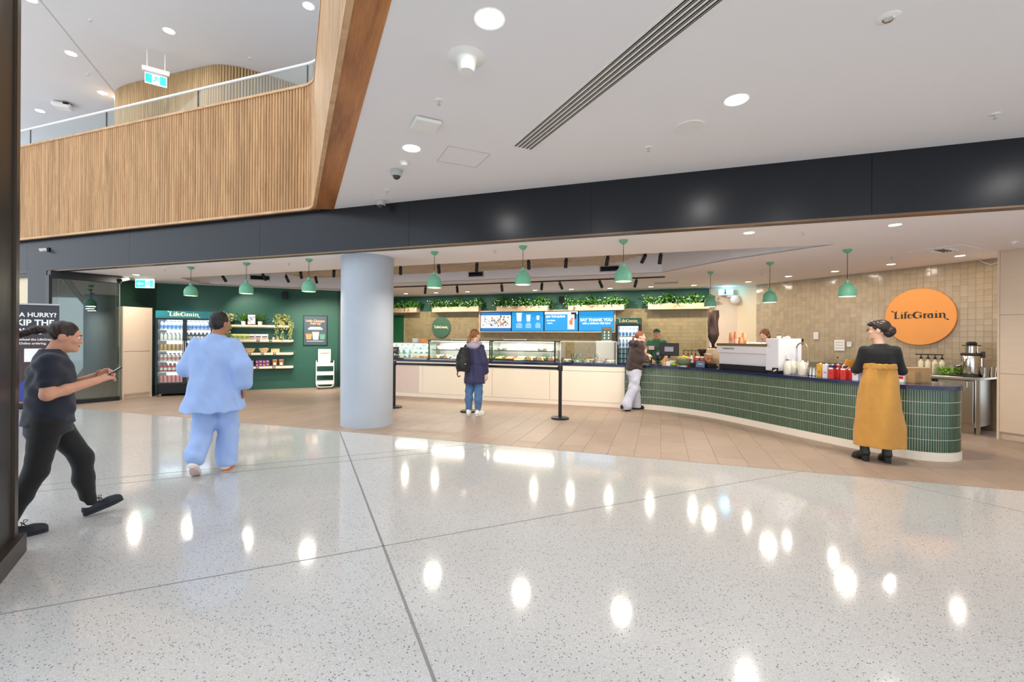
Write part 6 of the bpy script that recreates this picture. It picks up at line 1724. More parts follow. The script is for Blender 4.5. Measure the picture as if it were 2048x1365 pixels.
# --- card trays
kr = 0
for px, n, w_, lb, gr in ((1858, 16, .30, 'flat brown card tray in the tall stack on the bar end', 'tall stack of card trays'), (1818, 12, .19, 'small brown card tray in the shorter stack on the bar end', 'shorter stack of card trays')):
    p, a = bar(px, .36 if w_ > .2 else .42); me = None
    for i in range(n):
        c_ = thing('card_tray', lb, 'card tray', (p.x, p.y, ZT + i * .0125 + .0), a + .03 * math.sin(i * 2.1), gr)
        if me is None:
            t1_ = MB().box((0, 0, .0045), (w_ - .02, .15, .009)).mesh('tray_base', M['kraft']); t2_ = MB().box((0, -.08, .008), (w_, .012, .008)).box((0, .08, .008), (w_, .012, .008)).box((-w_ / 2 + .006, 0, .008), (.012, .15, .008)).box((w_ / 2 - .006, 0, .008), (.012, .15, .008)).mesh('tray_rim', M['kraft']); me = 1
        obj('tray_base', t1_, c_); obj('tray_rim', t2_, c_)
o = bthing('sauce_packet_box', 'white and red packet box behind the woman in black', 'box', 1800, .3); part('carton', MB().box((0, 0, .06), (.1, .08, .12), bev=.004), M['paper'], o); part('print_patch', MB().box((0, -.0415, .07), (.09, .003, .035)), cr_, o)
# papers on the beige wall
for px, py, w_, h_, rows_, lb in ((1632, 672, .10, .155, 3, 'small white notice taped to the beige tiles above the cartons'), (1679, 691, .2, .23, 3, 'large white notice with ruled lines on the beige tiles'), (1698.5, 689, .085, .10, 2, 'tiny white notice beside the large ruled notice')):
    u, z = RW.hit(px, py, .02); o = thing('wall_notice', lb, 'notice', RW.P(u, .0235, z), RW.rz, 'white notices on the beige tiles'); part('sheet', MB().box((0, 0, 0), (w_, .003, h_)), M['paper'], o)
    for i in range(rows_): part('print_row', MB().box((0, -.0022, h_ * (.25 - .25 * i)), (w_ * .8, .001, .006)), M['ink_dark'] if w_ > .15 else M['grey_plastic'], o)
u, z = RW.hit(1985, 522, .03); o = thing('wall_cable', 'looped white cable near the top of the beige wall', 'cable', RW.P(u, .03, z), RW.rz); part('cable', MB().tube([(-.18, 0, .05), (-.1, -.01, -.01), (-.02, -.01, -.06), (.05, -.01, -.05), (.12, 0, .02)], .008, 6), M['white'], o, True); part('clip', MB().box((.12, .0, .02), (.03, .02, .03)), M['white'], o)
# sensor and blue lamp on the pale wall
p = yp(1470, 600, 11.55); o = thing('wall_sensor', 'white dome sensor on the pale wall beside the pier', 'sensor', p, BW.rz); part('dome', MB().ball((0, 0, 0), (.11, .09, .12), 16, 10), M['white'], o, True); part('bracket', MB().box((-.05, .12, .1), (.28, .2, .04)), M['white'], o)
p = yp(1452, 585, 11.6)
o = thing('insect_lamp', 'blue glowing wall lamp with black fitting under the ceiling', 'insect lamp', p, BW.rz); part('housing', MB().box((0, .05, .0), (.36, .08, .16), bev=.01), M['white'], o); part('tube_lamp', MB().cyl((-.15, .0, .02), (.15, .0, .02), .018), glow('blue_tube', (.25, .75, 1.0), 6), o); part('bracket', MB().box((-.02, -.02, .02), (.03, .05, .12)), M['black'], o)
lamp('blue_glow', 'POINT', (0, -.06, .1), 6, (.2, .7, 1.0), o, shadow_soft_size=.08)

# ================================================================== REAR BENCH AND TALL CUPBOARDS (along the beige wall)
bd = .74
o = thing('rear_bench', 'steel topped rear bench along the beige tile wall', 'bench', RW.P(0, 0, 0), RW.rz)
part('bench_top', MB().box(((RW.L + .7) / 2, -bd / 2 - .02, .885), (RW.L - .72, bd, .04), bev=.004), M['steel'], o); part('upstand', MB().box(((RW.L + .7) / 2, -.026, .95), (RW.L - .72, .012, .1)), M['steel'], o)
for k in range(4): part('cupboard_door', MB().box((.95 + .69 * k + .02, -bd + .01, .49), (.68, .02, .74)), M['white'], o)
part('bench_carcass', MB().box((2.0, -bd / 2 + .0, .46), (2.6, bd - .06, .80)), M['laminate'], o); part('bench_leg', MB().box((RW.L - .04, -bd + .03, .43), (.04, .04, .86)), M['steel'], o)
o = thing('dishwasher', 'stainless steel underbench dishwasher at the bench end', 'dishwasher', RW.P(RW.L - .40, 0, 0), RW.rz)
part('body', MB().box((0, -bd / 2 + .01, .48), (.62, bd - .10, .76)), M['steel'], o); part('door', MB().box((0, -bd + .02, .51), (.61, .03, .68), bev=.006), M['steel'], o); part('plinth', MB().box((0, -bd + .06, .06), (.6, .02, .12)), M['steel'], o)
part('control_panel', MB().box((-.2, -bd + .0, .80), (.15, .012, .09)), M['black_gloss'], o); part('door_handle', MB().box((.24, -bd - .02, .79), (.02, .04, .11), bev=.004), M['chrome'], o)
def bn(px, py): return gp(px, py, .905)
p = RW.P(RW.hit(1943, 740, .35)[0], .35, .905); o = thing('juice_machine', 'polished steel juice extractor with black feed cap', 'juicer', p, RW.rz)
part('base', MB().lathe([(.13, 0), (.135, .02), (.135, .03)], seg=32), M['black'], o, True); part('body', MB().lathe([(.125, .03), (.128, .04), (.128, .33), (.122, .345)], seg=36), M['chrome'], o, True); part('collar', MB().lathe([(.13, .34), (.134, .35), (.134, .375), (.12, .385)], seg=36), M['food_dark'], o, True)
part('neck', MB().lathe([(.078, .38), (.078, .50)], seg=28), M['chrome'], o, True); part('rim', MB().lathe([(.115, .50), (.12, .508), (.115, .518), (.0001, .52)], seg=28), M['food_dark'], o, True); part('feed_cap', MB().lathe([(.06, .52), (.07, .535), (.06, .56), (.04, .57), (.0001, .572)], seg=24), M['black'], o, True)
part('spout', MB().cyl((-.12, -.05, .18), (-.17, -.07, .16), .028), M['chrome'], o, True); part('latch', MB().box((.14, .0, .36), (.05, .04, .1), bev=.008), M['food_dark'], o); part('drip_tray', MB().box((-.02, -.2, .01), (.3, .22, .02), bev=.004), M['black'], o)
for px, off_, hh in ((1969, .40, .15), (1983, .30, .16)):
    p = RW.P(RW.hit(px, 745, off_)[0], off_, .905); o = thing('steel_beaker', 'tall steel beaker beside the juice extractor', 'beaker', p, 0, 'steel beakers'); part('beaker', MB().lathe([(.045, 0), (.055, hh), (.05, hh), (.042, .006), (.0001, .005)], seg=22), M['chrome'], o, True); part('rim', MB().tube([(.0535 * math.cos(t), .0535 * math.sin(t), hh) for t in [2 * PI * i / 20 for i in range(20)]], .0025, 6, closed=True), M['chrome'], o, True)
p = RW.P(RW.hit(1896, 740, .36)[0], .36, .905); o = thing('salad_container', 'clear tub of green leaves beside the juice extractor', 'tub', p, RW.rz)
part('tub', MB().box((0, -.13, .09), (.28, .006, .18)).box((0, .13, .09), (.28, .006, .18)).box((-.14, 0, .09), (.006, .26, .18)).box((.14, 0, .09), (.006, .26, .18)).box((0, 0, .004), (.28, .26, .008)), M['glass'], o)
mb = MB(); leaves(mb, 260, lambda r: ((r.uniform(-.11, .11), r.uniform(-.10, .10), r.uniform(.01, .11)), (0, 0, .3)), .05, random.Random(4)); part('green_leaves', mb, pm('lettuce_leaf', srgb(160, 200, 70), .5, rnd=.3), o, kind='stuff')
for i, px in enumerate((1842, 1856, 1870, 1884)):
    p = RW.P(RW.hit(px, 735, .22)[0], .22, .905); o = thing('sauce_bottle', 'pump bottle with black head behind the card trays', 'bottle', p, RW.rz, 'pump bottles on the rear bench'); part('bottle', MB().lathe([(.038, 0), (.04, .006), (.04, .2), (.015, .24), (.015, .26)], seg=14), M['food_cream'], o, True); part('pump', MB().cyl((0, 0, .25), (0, 0, .33), .008, seg=8).lathe([(.02, .255), (.02, .285), (.008, .29)], seg=12), M['black'], o); part('spout', MB().box((-.03, 0, .335), (.1, .022, .018)), M['black'], o)
for i, px in enumerate((1652, 1663, 1675, 1687, 1697)):
    p = RW.P(RW.hit(px, 725, .2)[0], .2, .905); o = thing('glass_bottle', 'clear glass bottle on the rear bench below the notices', 'bottle', p, 0, 'glass bottles on the rear bench'); part('bottle', MB().lathe([(.036, 0), (.038, .006), (.038, .13), (.016, .17), (.015, .21)], seg=14), M['glass'], o, True); part('cap', MB().lathe([(.018, .205), (.018, .225), (.0001, .226)], seg=12), M['steel'] if i != 2 else M['food_dark'], o)
# tall cream cupboards
cw0 = V2(gp(1998, 879)); CU_ = Wall(cw0, cw0 + RW.d * 3.4)
hgt_ = ZC - .002
for k, (q0, q1, lb) in enumerate(((0.0, 1.3, 'full height cream cupboard beside the beige tiles'), (1.302, 2.6, 'full height cream cupboard next to the first one'), (2.602, 3.4, 'full height cream cupboard at the shopfront end'))):
    o = thing('tall_cupboard', lb, 'cupboard', CU_.P(q0, 0, 0), CU_.rz, 'full height cream cupboards'); w_ = q1 - q0
    part('carcass', MB().box((w_ / 2, .38, hgt_ / 2 + .05), (w_, .72, hgt_ - .1)), M['laminate'], o); part('kickboard', MB().box((w_ / 2, .05, .06), (w_, .02, .12)), M['laminate_kick'], o)
    z1_, z2_ = CU_.hit(2000, 748)[1], CU_.hit(2000, 631)[1]
    for za, zb2 in ((.12, z1_), (z1_ + .006, z2_), (z2_ + .006, hgt_)): part('door', MB().box((w_ / 2, .01, (za + zb2) / 2), (w_ - .004, .02, zb2 - za)), M['laminate'], o)
    if k == 0: part('end_panel', MB().box((-.012, .37, hgt_ / 2), (.024, .76, hgt_)), M['laminate'], o)
# back bench under the screens
o = thing('back_bench', 'white back bench below the olive tiles', 'bench', BW.P(1.4, 0, 0), BW.rz); part('bench_top', MB().box((2.75, -.34, .885), (5.4, .64, .03)), M['steel'], o); part('bench_carcass', MB().box((2.75, -.33, .43), (5.4, .58, .86)), M['laminate'], o)
for k in range(6): part('cupboard_door', MB().box((.5 + k * .9, -.635, .46), (.88, .02, .74)), M['white'], o)
u_, _ = BW.hit(1210, 700, .3); p = BW.P(u_, .3, .90); o = thing('white_board_panel', 'large white panel standing behind the sneeze guard', 'panel', p, BW.rz); part('board', MB().box((0, 0, .26), (.5, .02, .52)), M['paper'], o); part('foot', MB().box((0, .03, .008), (.3, .12, .016)), M['steel'], o)
# ================================================================== PEOPLE
# A small signed-distance modeller: smooth unions of tapered capsules, ellipsoids and stacked ellipses, meshed with surface nets
def surfnet(Fv, org, h):
    n = Fv.shape
    ins = Fv < 0
    cnt = np.zeros((n[0] - 1, n[1] - 1, n[2] - 1), np.int8)
    for i in (0, 1):
        for j in (0, 1):
            for k in (0, 1): cnt += ins[i:n[0] - 1 + i, j:n[1] - 1 + j, k:n[2] - 1 + k]
    act = (cnt > 0) & (cnt < 8)
    ids = np.argwhere(act)
    if len(ids) == 0: return np.zeros((0, 3)), np.zeros((0, 4), int)
    idx = -np.ones(act.shape, np.int64); idx[act] = np.arange(len(ids))
    acc = np.zeros((len(ids), 3)); c = np.zeros(len(ids))
    cor = [(i, j, k) for i in (0, 1) for j in (0, 1) for k in (0, 1)]
    val = {q: Fv[ids[:, 0] + q[0], ids[:, 1] + q[1], ids[:, 2] + q[2]] for q in cor}
    for a in cor:
        for ax in range(3):
            if a[ax]: continue
            b = list(a); b[ax] = 1; b = tuple(b)
            fa, fb = val[a], val[b]; m = (fa < 0) != (fb < 0)
            t = np.where(m, fa / np.where(m, fa - fb, 1), 0)
            p = np.tile(np.array(a, float), (len(ids), 1)); p[:, ax] += t
            acc[m] += p[m]; c[m] += 1
    vs = org + h * (ids + acc / c[:, None])
    faces = []
    for ax in range(3):
        a1, a2 = (ax + 1) % 3, (ax + 2) % 3
        sl0 = [slice(None)] * 3; sl1 = [slice(None)] * 3
        sl0[ax] = slice(0, n[ax] - 1); sl1[ax] = slice(1, n[ax])
        x0, x1 = ins[tuple(sl0)], ins[tuple(sl1)]
        e = np.argwhere(x0 != x1)
        ok = (e[:, a1] > 0) & (e[:, a2] > 0) & (e[:, a1] < n[a1] - 1) & (e[:, a2] < n[a2] - 1)
        e = e[ok]
        def cell(d1, d2):
            q = e.copy(); q[:, a1] -= d1; q[:, a2] -= d2
            return idx[q[:, 0], q[:, 1], q[:, 2]]
        q = np.stack([cell(1, 1), cell(0, 1), cell(0, 0), cell(1, 0)], 1)
        fl = ~x0[e[:, 0], e[:, 1], e[:, 2]]
        q[fl] = q[fl][:, ::-1]
        faces.append(q)
    return vs, np.concatenate(faces)
def C(a, b, ra, rb=None, k=.025, op='u'): return ('c', np.array(a, float), np.array(b, float), ra, ra if rb is None else rb, k, op)
def E(c, r, k=.025, R=None, op='u'): return ('e', np.array(c, float), np.array(r, float), None if R is None else np.array(R.to_3x3() if hasattr(R, 'to_3x3') else R), k, op)
def Z(rows, k=.03, op='u'): return ('z', np.array([r if len(r) == 6 else (*r, 0.0) for r in rows], float), k, op)
def sdf_mesh(prims, res, clips=(), folds=None, name='m'):
    lo, hi = np.full(3, 1e9), np.full(3, -1e9); bbs = []
    for p in prims:
        if p[0] == 'c': r = max(p[3], p[4]); b0, b1 = np.minimum(p[1], p[2]) - r, np.maximum(p[1], p[2]) + r
        elif p[0] == 'e': r = p[2] if p[3] is None else np.full(3, p[2].max()); b0, b1 = p[1] - r, p[1] + r
        else:
            m = np.maximum(p[1][:, 3], p[1][:, 4]); b0 = np.array([(p[1][:, 1] - m).min(), (p[1][:, 2] - m).min(), p[1][0, 0]]); b1 = np.array([(p[1][:, 1] + m).max(), (p[1][:, 2] + m).max(), p[1][-1, 0]])
        bbs.append((b0, b1))
        if p[-1] == 'u': lo, hi = np.minimum(lo, b0), np.maximum(hi, b1)
    lo -= 3 * res + .02; hi += 3 * res + .02
    n = np.ceil((hi - lo) / res).astype(int) + 1
    Fv = np.full(n, .12, np.float32)
    ax = [lo[i] + res * np.arange(n[i]) for i in range(3)]
    mg = .07
    for p, (b0, b1) in zip(prims, bbs):
        i0 = np.maximum(((b0 - mg - lo) / res).astype(int), 0); i1 = np.minimum(((b1 + mg - lo) / res).astype(int) + 2, n)
        if (i1 <= i0).any(): continue
        sl = tuple(slice(a, b) for a, b in zip(i0, i1))
        X, Y, Zc = np.meshgrid(*[ax[i][i0[i]:i1[i]] for i in range(3)], indexing='ij', sparse=True)
        if p[0] == 'c':
            a, b, ra, rb = p[1:5]; d = b - a; L = max(d @ d, 1e-9)
            px, py, pz = X - a[0], Y - a[1], Zc - a[2]
            t = np.clip((px * d[0] + py * d[1] + pz * d[2]) / L, 0, 1)
            D = np.sqrt((px - t * d[0]) ** 2 + (py - t * d[1]) ** 2 + (pz - t * d[2]) ** 2) - (ra + (rb - ra) * t)
        elif p[0] == 'e':
            c, r, R = p[1:4]; px, py, pz = X - c[0], Y - c[1], Zc - c[2]
            if R is not None:
                px, py, pz = (R[0, 0] * px + R[1, 0] * py + R[2, 0] * pz, R[0, 1] * px + R[1, 1] * py + R[2, 1] * pz, R[0, 2] * px + R[1, 2] * py + R[2, 2] * pz)
            k0 = np.sqrt((px / r[0]) ** 2 + (py / r[1]) ** 2 + (pz / r[2]) ** 2); k1 = np.sqrt((px / r[0] ** 2) ** 2 + (py / r[1] ** 2) ** 2 + (pz / r[2] ** 2) ** 2)
            D = k0 * (k0 - 1) / np.maximum(k1, 1e-6)
        else:
            rw = p[1]; zz = Zc.ravel()
            I = lambda q: np.interp(zz, rw[:, 0], rw[:, q])[None, None, :]
            cx, cy, a, b, yw = I(1), I(2), I(3), I(4), I(5)
            px, py = X - cx, Y - cy; cs, sn = np.cos(yw), np.sin(yw)
            qx, qy = px * cs + py * sn, -px * sn + py * cs
            k0 = np.sqrt((qx / a) ** 2 + (qy / b) ** 2); k1 = np.sqrt((qx / a ** 2) ** 2 + (qy / b ** 2) ** 2)
            D = np.where(k0 > 1e-4, k0 * (k0 - 1) / np.maximum(k1, 1e-6), -np.minimum(a, b))
            D = np.maximum(D, np.maximum(rw[0, 0] - Zc, Zc - rw[-1, 0]))
        k, op = p[-2], p[-1]; G = Fv[sl]
        if op == 'u':
            h = np.clip(.5 + .5 * (G - D) / k, 0, 1); Fv[sl] = G + (D - G) * h - k * h * (1 - h)
        else:
            h = np.clip(.5 - .5 * (G + D) / k, 0, 1); Fv[sl] = G + (-D - G) * h + k * h * (1 - h)
    X, Y, Zc = np.meshgrid(*ax, indexing='ij', sparse=True)
    if folds:
        for amp, kx, ky, kz, ph in folds: Fv += (amp * np.sin(kx * X + ky * Y + kz * Zc + ph + 1.3 * np.sin(.55 * kz * Zc + .4 * kx * Y + ph))).astype(np.float32)
    for nx, ny, nz, o in clips: Fv = np.maximum(Fv, (nx * X + ny * Y + nz * Zc - o).astype(np.float32))
    Fv[0], Fv[-1], Fv[:, 0], Fv[:, -1], Fv[:, :, 0], Fv[:, :, -1] = .1, .1, .1, .1, .1, .1
    vs, fs = surfnet(Fv, lo, res)
    me = bpy.data.meshes.new(name)
    me.vertices.add(len(vs)); me.vertices.foreach_set('co', vs.astype(np.float32).ravel())
    me.loops.add(fs.size); me.loops.foreach_set('vertex_index', fs.astype(np.int32).ravel())
    me.polygons.add(len(fs)); me.polygons.foreach_set('loop_start', np.arange(0, fs.size, 4, dtype=np.int32))
    me.polygons.foreach_set('use_smooth', np.ones(len(fs), bool))
    me.update(calc_edges=True); me.validate()
    return me
class Fig:
    def __init__(s, label, loc, rz):
        s.o = thing('person', label, 'person', loc, rz)
    def mesh(s, name, prims, mat, res=.01, clips=(), folds=None, label=None):
        me = sdf_mesh(prims, res, clips, folds, name); me.materials.append(mat)
        return put(obj(name, me, s.o), label)
def tf(T, p): return tuple(T @ Vector(p))
def head(T):
    """T: head frame (origin between the ears, +y forward)"""
    R = T.to_3x3(); e = lambda c, r, k=.02, op='u': E(tf(T, c), r, k, R, op)
    P = [e((0, -.012, .032), (.074, .094, .086)), e((0, .03, -.028), (.060, .062, .084), .03), e((0, .042, -.075), (.042, .044, .036), .03),
         C(tf(T, (0, .09, .006)), tf(T, (0, .107, -.026)), .007, .011, .012), e((.012, .095, -.03), (.009, .01, .008), .008), e((-.012, .095, -.03), (.009, .01, .008), .008),
         e((0, .076, .026), (.052, .02, .013), .015), e((0, .083, -.092), (.02, .018, .017), .02), e((0, .09, -.056), (.022, .011, .010), .008)]
    for s in (-1, 1):
        P += [e((s * .03, .1, .008), (.017, .014, .010), .01, 's'), e((s * .042, .07, -.02), (.02, .02, .02), .02), e((s * .076, -.006, -.008), (.010, .024, .032), .008)]
    return P
def face_parts(f, T, brow, lip=(150, 80, 74)):
    R = T.to_3x3().to_4x4()
    for s in (-1, 1):
        f_ = part('eye', MB().ball(tf(T, (s * .03, .083, .008)), .0115, 12, 8), M['eye_white'], f.o, True)
        part('iris', MB().ball(tf(T, (s * .03, .0925, .008)), (.0058, .0032, .0058), 10, 6, R=T.to_3x3()), M['eye_dark'], f_, True)
        part('eyebrow', MB().tube([tf(T, (s * .014, .096, .026)), tf(T, (s * .03, .095, .031)), tf(T, (s * .046, .083, .026))], [.003, .0038, .0025], 6), brow, f.o, True)
    part('lips', MB().ball(tf(T, (0, .0985, -.0535)), (.021, .006, .0045), 12, 6, R=T.to_3x3()).ball(tf(T, (0, .0975, -.061)), (.017, .006, .0048), 12, 6, R=T.to_3x3()), M['lips'], f.o, True)
def hand(W, d, n, side, curl=.5, sc=1.0, spread=.0):
    """palm, four fingers and thumb; d = along the hand, n = back of the hand, side = +1 when the thumb points to d x n"""
    W, d, n = Vector(W), Vector(d).normalized(), Vector(n)
    n = (n - d * n.dot(d)).normalized(); t = d.cross(n) * side
    P = []
    for l in (-.026, -.009, .009, .026): P.append(C(W + d * .012 * sc + t * l * .65 * sc, W + d * .082 * sc + t * l * sc, .0145 * sc, .0125 * sc, .012))
    for l, L in ((.031, .072), (.0105, .082), (-.0105, .077), (-.031, .060)):
        p = W + d * .084 * sc + t * l * sc; dd = (d + t * l * (1.5 + spread)).normalized(); a = curl * .5
        for q in (.44, .32, .24):
            ax = dd.cross(n).normalized(); v = (dd * math.cos(a) - n * math.sin(a)).normalized()
            p2 = p + v * L * q * sc; P.append(C(p, p2, .0088 * sc, .0078 * sc, .004)); p = p2; a += curl * .75
    p = W + d * .026 * sc + t * .026 * sc - n * .008 * sc; v = (d * .55 + t * .8 - n * .35).normalized()
    for q, r in ((.036, .0125), (.032, .0105), (.024, .009)):
        p2 = p + v * q * sc; P.append(C(p, p2, r * sc, r * .88 * sc, .006)); p = p2; v = (v + d * .35 - n * .2 * curl).normalized()
    return P
def shoe(T, L=.25, w=.045, hgt=.05):
    """shoe frame: origin under the ankle, +y to the toe"""
    return [C(tf(T, (0, -.05, .045)), tf(T, (0, L - .12, .034)), w * .88, w * .80, .03), C(tf(T, (0, L - .15, .03)), tf(T, (.0, L - .105, .028)), w, w * .72, .03), C(tf(T, (0, -.035, .05)), tf(T, (0, -.03, .05 + hgt)), w * .85, w * .80, .025)]
def plane(T, n, off_pt):
    nn = (T.to_3x3() @ Vector(n)); q = T @ Vector(off_pt); return (nn.x, nn.y, nn.z, nn.dot(q))
def sole(f, T, mat, L=.25, w=.05, th=.022, z0=0.0):
    pts = []
    for i in range(20):
        t = 2 * PI * i / 20; y = -.075 + (L + .01) * (.5 - .5 * math.cos(t)) if False else (L / 2 - .08) + (L / 2 + .008) * math.cos(t)
        pts.append((w * (1.0 if y > .06 else .82) * math.sin(t) * (1.0), y))
    mb = MB().prism(pts, z0, z0 + th).xform(T)
    return part('sole', mb, mat, f.o, True)
def Tm(loc, rz=0.0, rx=0.0, ry=0.0): return Matrix.Translation(loc) @ Matrix.Rotation(rz, 4, 'Z') @ Matrix.Rotation(rx, 4, 'X') @ Matrix.Rotation(ry, 4, 'Y')
def legs(hipL, hipR, kneeL, kneeR, ankL, ankR, r=(.088, .055, .040), k=.03):
    P = []
    for h, kn, a in ((hipL, kneeL, ankL), (hipR, kneeR, ankR)): P += [C(h, kn, r[0], r[1], k), C(kn, tuple(Vector(kn) * .55 + Vector(a) * .45 + Vector((0, -.012, 0))), r[1], r[1] * .95, k), C(tuple(Vector(kn) * .55 + Vector(a) * .45 + Vector((0, -.012, 0))), a, r[1] * .95, r[2], k)]
    return P
def arm(sh, el, wr, r=(.048, .040, .027)): return [C(sh, el, r[0], r[1], .02), C(el, tuple(Vector(el) * .65 + Vector(wr) * .35), r[1], r[1] * .95, .02), C(tuple(Vector(el) * .65 + Vector(wr) * .35), wr, r[1] * .95, r[2], .02)]
M['eye_white'] = pm('eye_white', srgb(236, 232, 228), .2); M['eye_dark'] = pm('eye_dark', srgb(52, 38, 30), .1); M['lips'] = pm('lip_skin', srgb(186, 104, 96), .4)
def skin(n, c): return pm('skin_' + n, srgb(*c), .5, var=.035, scale=18, bump=.02, bscale=120)
def cloth(n, c, rough=.85, var=.06, bump=.12): return pm('cloth_' + n, srgb(*c), rough, var=var, scale=9, bump=bump, bscale=260, sheen=.15)
def hairm(n, c, stretch=(1, 1, .12)): return pm('hair_' + n, srgb(*c), .42, var=.35, scale=55, stretch=stretch, bump=.35, bscale=90)
FOLD = [(.0042, 26, 6, 36, .3), (.0034, -17, 29, 25, 1.7), (.0022, 47, 13, -32, 2.9)]
VFOLD = [(.006, 38, 8, 3.0, .4), (.004, -24, 30, 4.0, 1.9), (.0025, 61, 16, 7, 3.0)]

# ---------------------------------------------------------------- 1: woman in black top and tan skirt
f = Fig('woman in black top and long tan skirt standing with arms crossed', (4.545, 5.50, 0), math.radians(-26))
hT = Tm((.0, .03, 1.615), math.radians(66), -.04)
sk = skin('a', (226, 178, 152))
shL, shR, elL, elR = (-.155, .0, 1.375), (.155, .0, 1.375), (-.225, .03, 1.12), (.225, .03, 1.12)
wrL, wrR = (.10, .20, 1.17), (-.215, .165, 1.175)
body = [Z([(.80, 0, 0, .15, .11), (.95, 0, 0, .155, .115), (1.1, 0, 0, .12, .09), (1.25, 0, .005, .13, .10), (1.36, 0, .0, .15, .085), (1.43, 0, -.005, .085, .06)]), C((0, -.005, 1.40), (0, .015, 1.53), .054, .05)] + head(hT)
body += legs((-.085, 0, .86), (.085, 0, .86), (-.10, .02, .5), (.09, .02, .5), (-.155, -.03, .13), (.06, -.03, .13), (.08, .052, .036)) + arm(shL, elL, wrL, (.04, .034, .025)) + arm(shR, elR, wrR, (.04, .034, .025))
body += hand(wrR, (-.75, .25, .05), (-.3, -.2, .9), -1, .9) + hand(wrL, (.75, .3, .02), (.3, -.2, .9), 1, .9)
f.mesh('body', body, sk, .007)
face_parts(f, hT, hairm('brow_a', (40, 32, 30)))
blk = cloth('black_knit', (20, 20, 22), .8)
top = [Z([(1.165, 0, 0, .142, .108), (1.21, 0, 0, .150, .115), (1.26, 0, .005, .16, .122), (1.33, 0, .0, .172, .112), (1.385, 0, -.004, .150, .092), (1.42, 0, -.006, .105, .075), (1.45, 0, -.006, .072, .062)], .035)] + [C(shL, elL, .052, .05, .06), C(shR, elR, .052, .05, .06), C(elL, (0.0, .17, 1.155), .052, .042, .025), C(elR, (-.10, .17, 1.165), .052, .042, .025)]
f.mesh('top', top, blk, .009, [(0, 0, 1, 1.452)], [(.002, 16, 5, 24, .3), (.0015, -11, 21, 17, 1.7)])
tan = cloth('tan_cotton', (196, 142, 66), .85)
sk_rows = [(.185, -.005, .0, .255, .215), (.45, .0, .0, .24, .19), (.75, 0, 0, .216, .165), (.98, 0, 0, .195, .143), (1.10, 0, 0, .175, .128), (1.17, 0, 0, .16, .12), (1.20, 0, 0, .162, .121)]
f.mesh('skirt', [Z(sk_rows, .03)], tan, .009, [(0, 0, -1, -.19)], [(.009, 26, 5, -3.6, .4), (.006, -17, 22, 4.2, 1.9), (.003, 47, 10, 6, 3.0)])
f.mesh('waistband', [Z([(1.14, 0, 0, .176, .134), (1.205, 0, 0, .17, .13)], .01)], tan, .009, (), [(.003, 95, 0, 0, 0)])
hr1 = hairm('dark_a', (44, 36, 34))
R_ = hT.to_3x3()
hh = [E(tf(hT, (0, -.022, .042)), (.084, .10, .090), .02, R_), E(tf(hT, (0, .055, .085)), (.062, .06, .034), .03, R_), E(tf(hT, (0, .088, -.035)), (.078, .062, .088), .02, R_, 's'), E(tf(hT, (0, -.118, -.015)), (.058, .045, .056), .02, R_), E(tf(hT, (.0, -.09, -.05)), (.06, .035, .04), .02, R_), E(tf(hT, (.03, -.13, .0)), (.03, .028, .04), .012, R_)]
f.mesh('hair', hh, hr1, .006, (), [(.0022, 160, 40, 90, .3), (.0015, -90, 170, 60, 1.7)])
gl = pm('dark_spectacle_frame', srgb(70, 40, 30), .3)
for s in (-1, 1):
    mb = MB().tube([tf(hT, (s * .034 + .022 * math.cos(t), .112, .006 + .018 * math.sin(t))) for t in [2 * PI * i / 16 for i in range(16)]], .002, 6, closed=True)
    mb.tube([tf(hT, (s * .056, .11, .010)), tf(hT, (s * .078, .08, .012)), tf(hT, (s * .083, .0, .012)), tf(hT, (s * .08, -.02, -.002))], .002, 6)
    part('spectacles', mb, gl, f.o, True)
part('spectacles', MB().tube([tf(hT, (-.012, .112, .01)), tf(hT, (0, .116, .012)), tf(hT, (.012, .112, .01))], .002, 6), gl, f.o)
bt = pm('black_boot_leather', srgb(28, 27, 28), .4, var=.1)
for s, px, ry_ in ((-1, -.165, .45), (1, .06, .1)):
    T = Tm((px, -.03, .0), ry_)
    yb = .0
    b_ = f.mesh('boot', [C(tf(T, (0, -.03, .10)), tf(T, (0, .10, .045)), .044, .04, .03), C(tf(T, (0, .07, .035)), tf(T, (0, .135, .03)), .04, .03, .03), C(tf(T, (0, -.03, .10)), tf(T, (0, -.02, .19)), .045, .05, .03)], bt, .007, [plane(T, (0, 0, -1), (0, 0, .012)), (0, 0, 1, .2)])
    part('boot_heel', MB().prism([(-.028, -.07), (.028, -.07), (.03, -.01), (-.03, -.01)], 0, .075).xform(T), bt, b_); part('sole', MB().prism([(-.03, .04), (.03, .04), (.04, .10), (.03, .155), (-.03, .155), (-.04, .10)], 0, .016).xform(T), M['black'], b_)
# wallet held in the hand
wp = Vector(wrR) + Vector((-.05, -.02, .01))
w_ = f.o.matrix_basis
MWp = Matrix.Translation(f.o.location) @ Matrix.Rotation(f.o.rotation_euler.z, 4, 'Z')
o = thing('ochre_wallet', 'ochre folded wallet in the hand of the woman in black', 'wallet', MWp @ Vector((-.285, .10, 1.16)), f.o.rotation_euler.z + .4); och = pm('ochre_leather', srgb(206, 136, 44), .5)
part('cover', MB().box((0, 0, .03), (.11, .014, .075), bev=.004, R=Matrix.Rotation(.5, 3, 'Y')), och, o)
for i in range(3): part('card_edge', MB().box((.03 + .012 * i, -.004 + .004 * i, .065), (.008, .003, .07), R=Matrix.Rotation(.3 + .1 * i, 3, 'Y')), och, o)

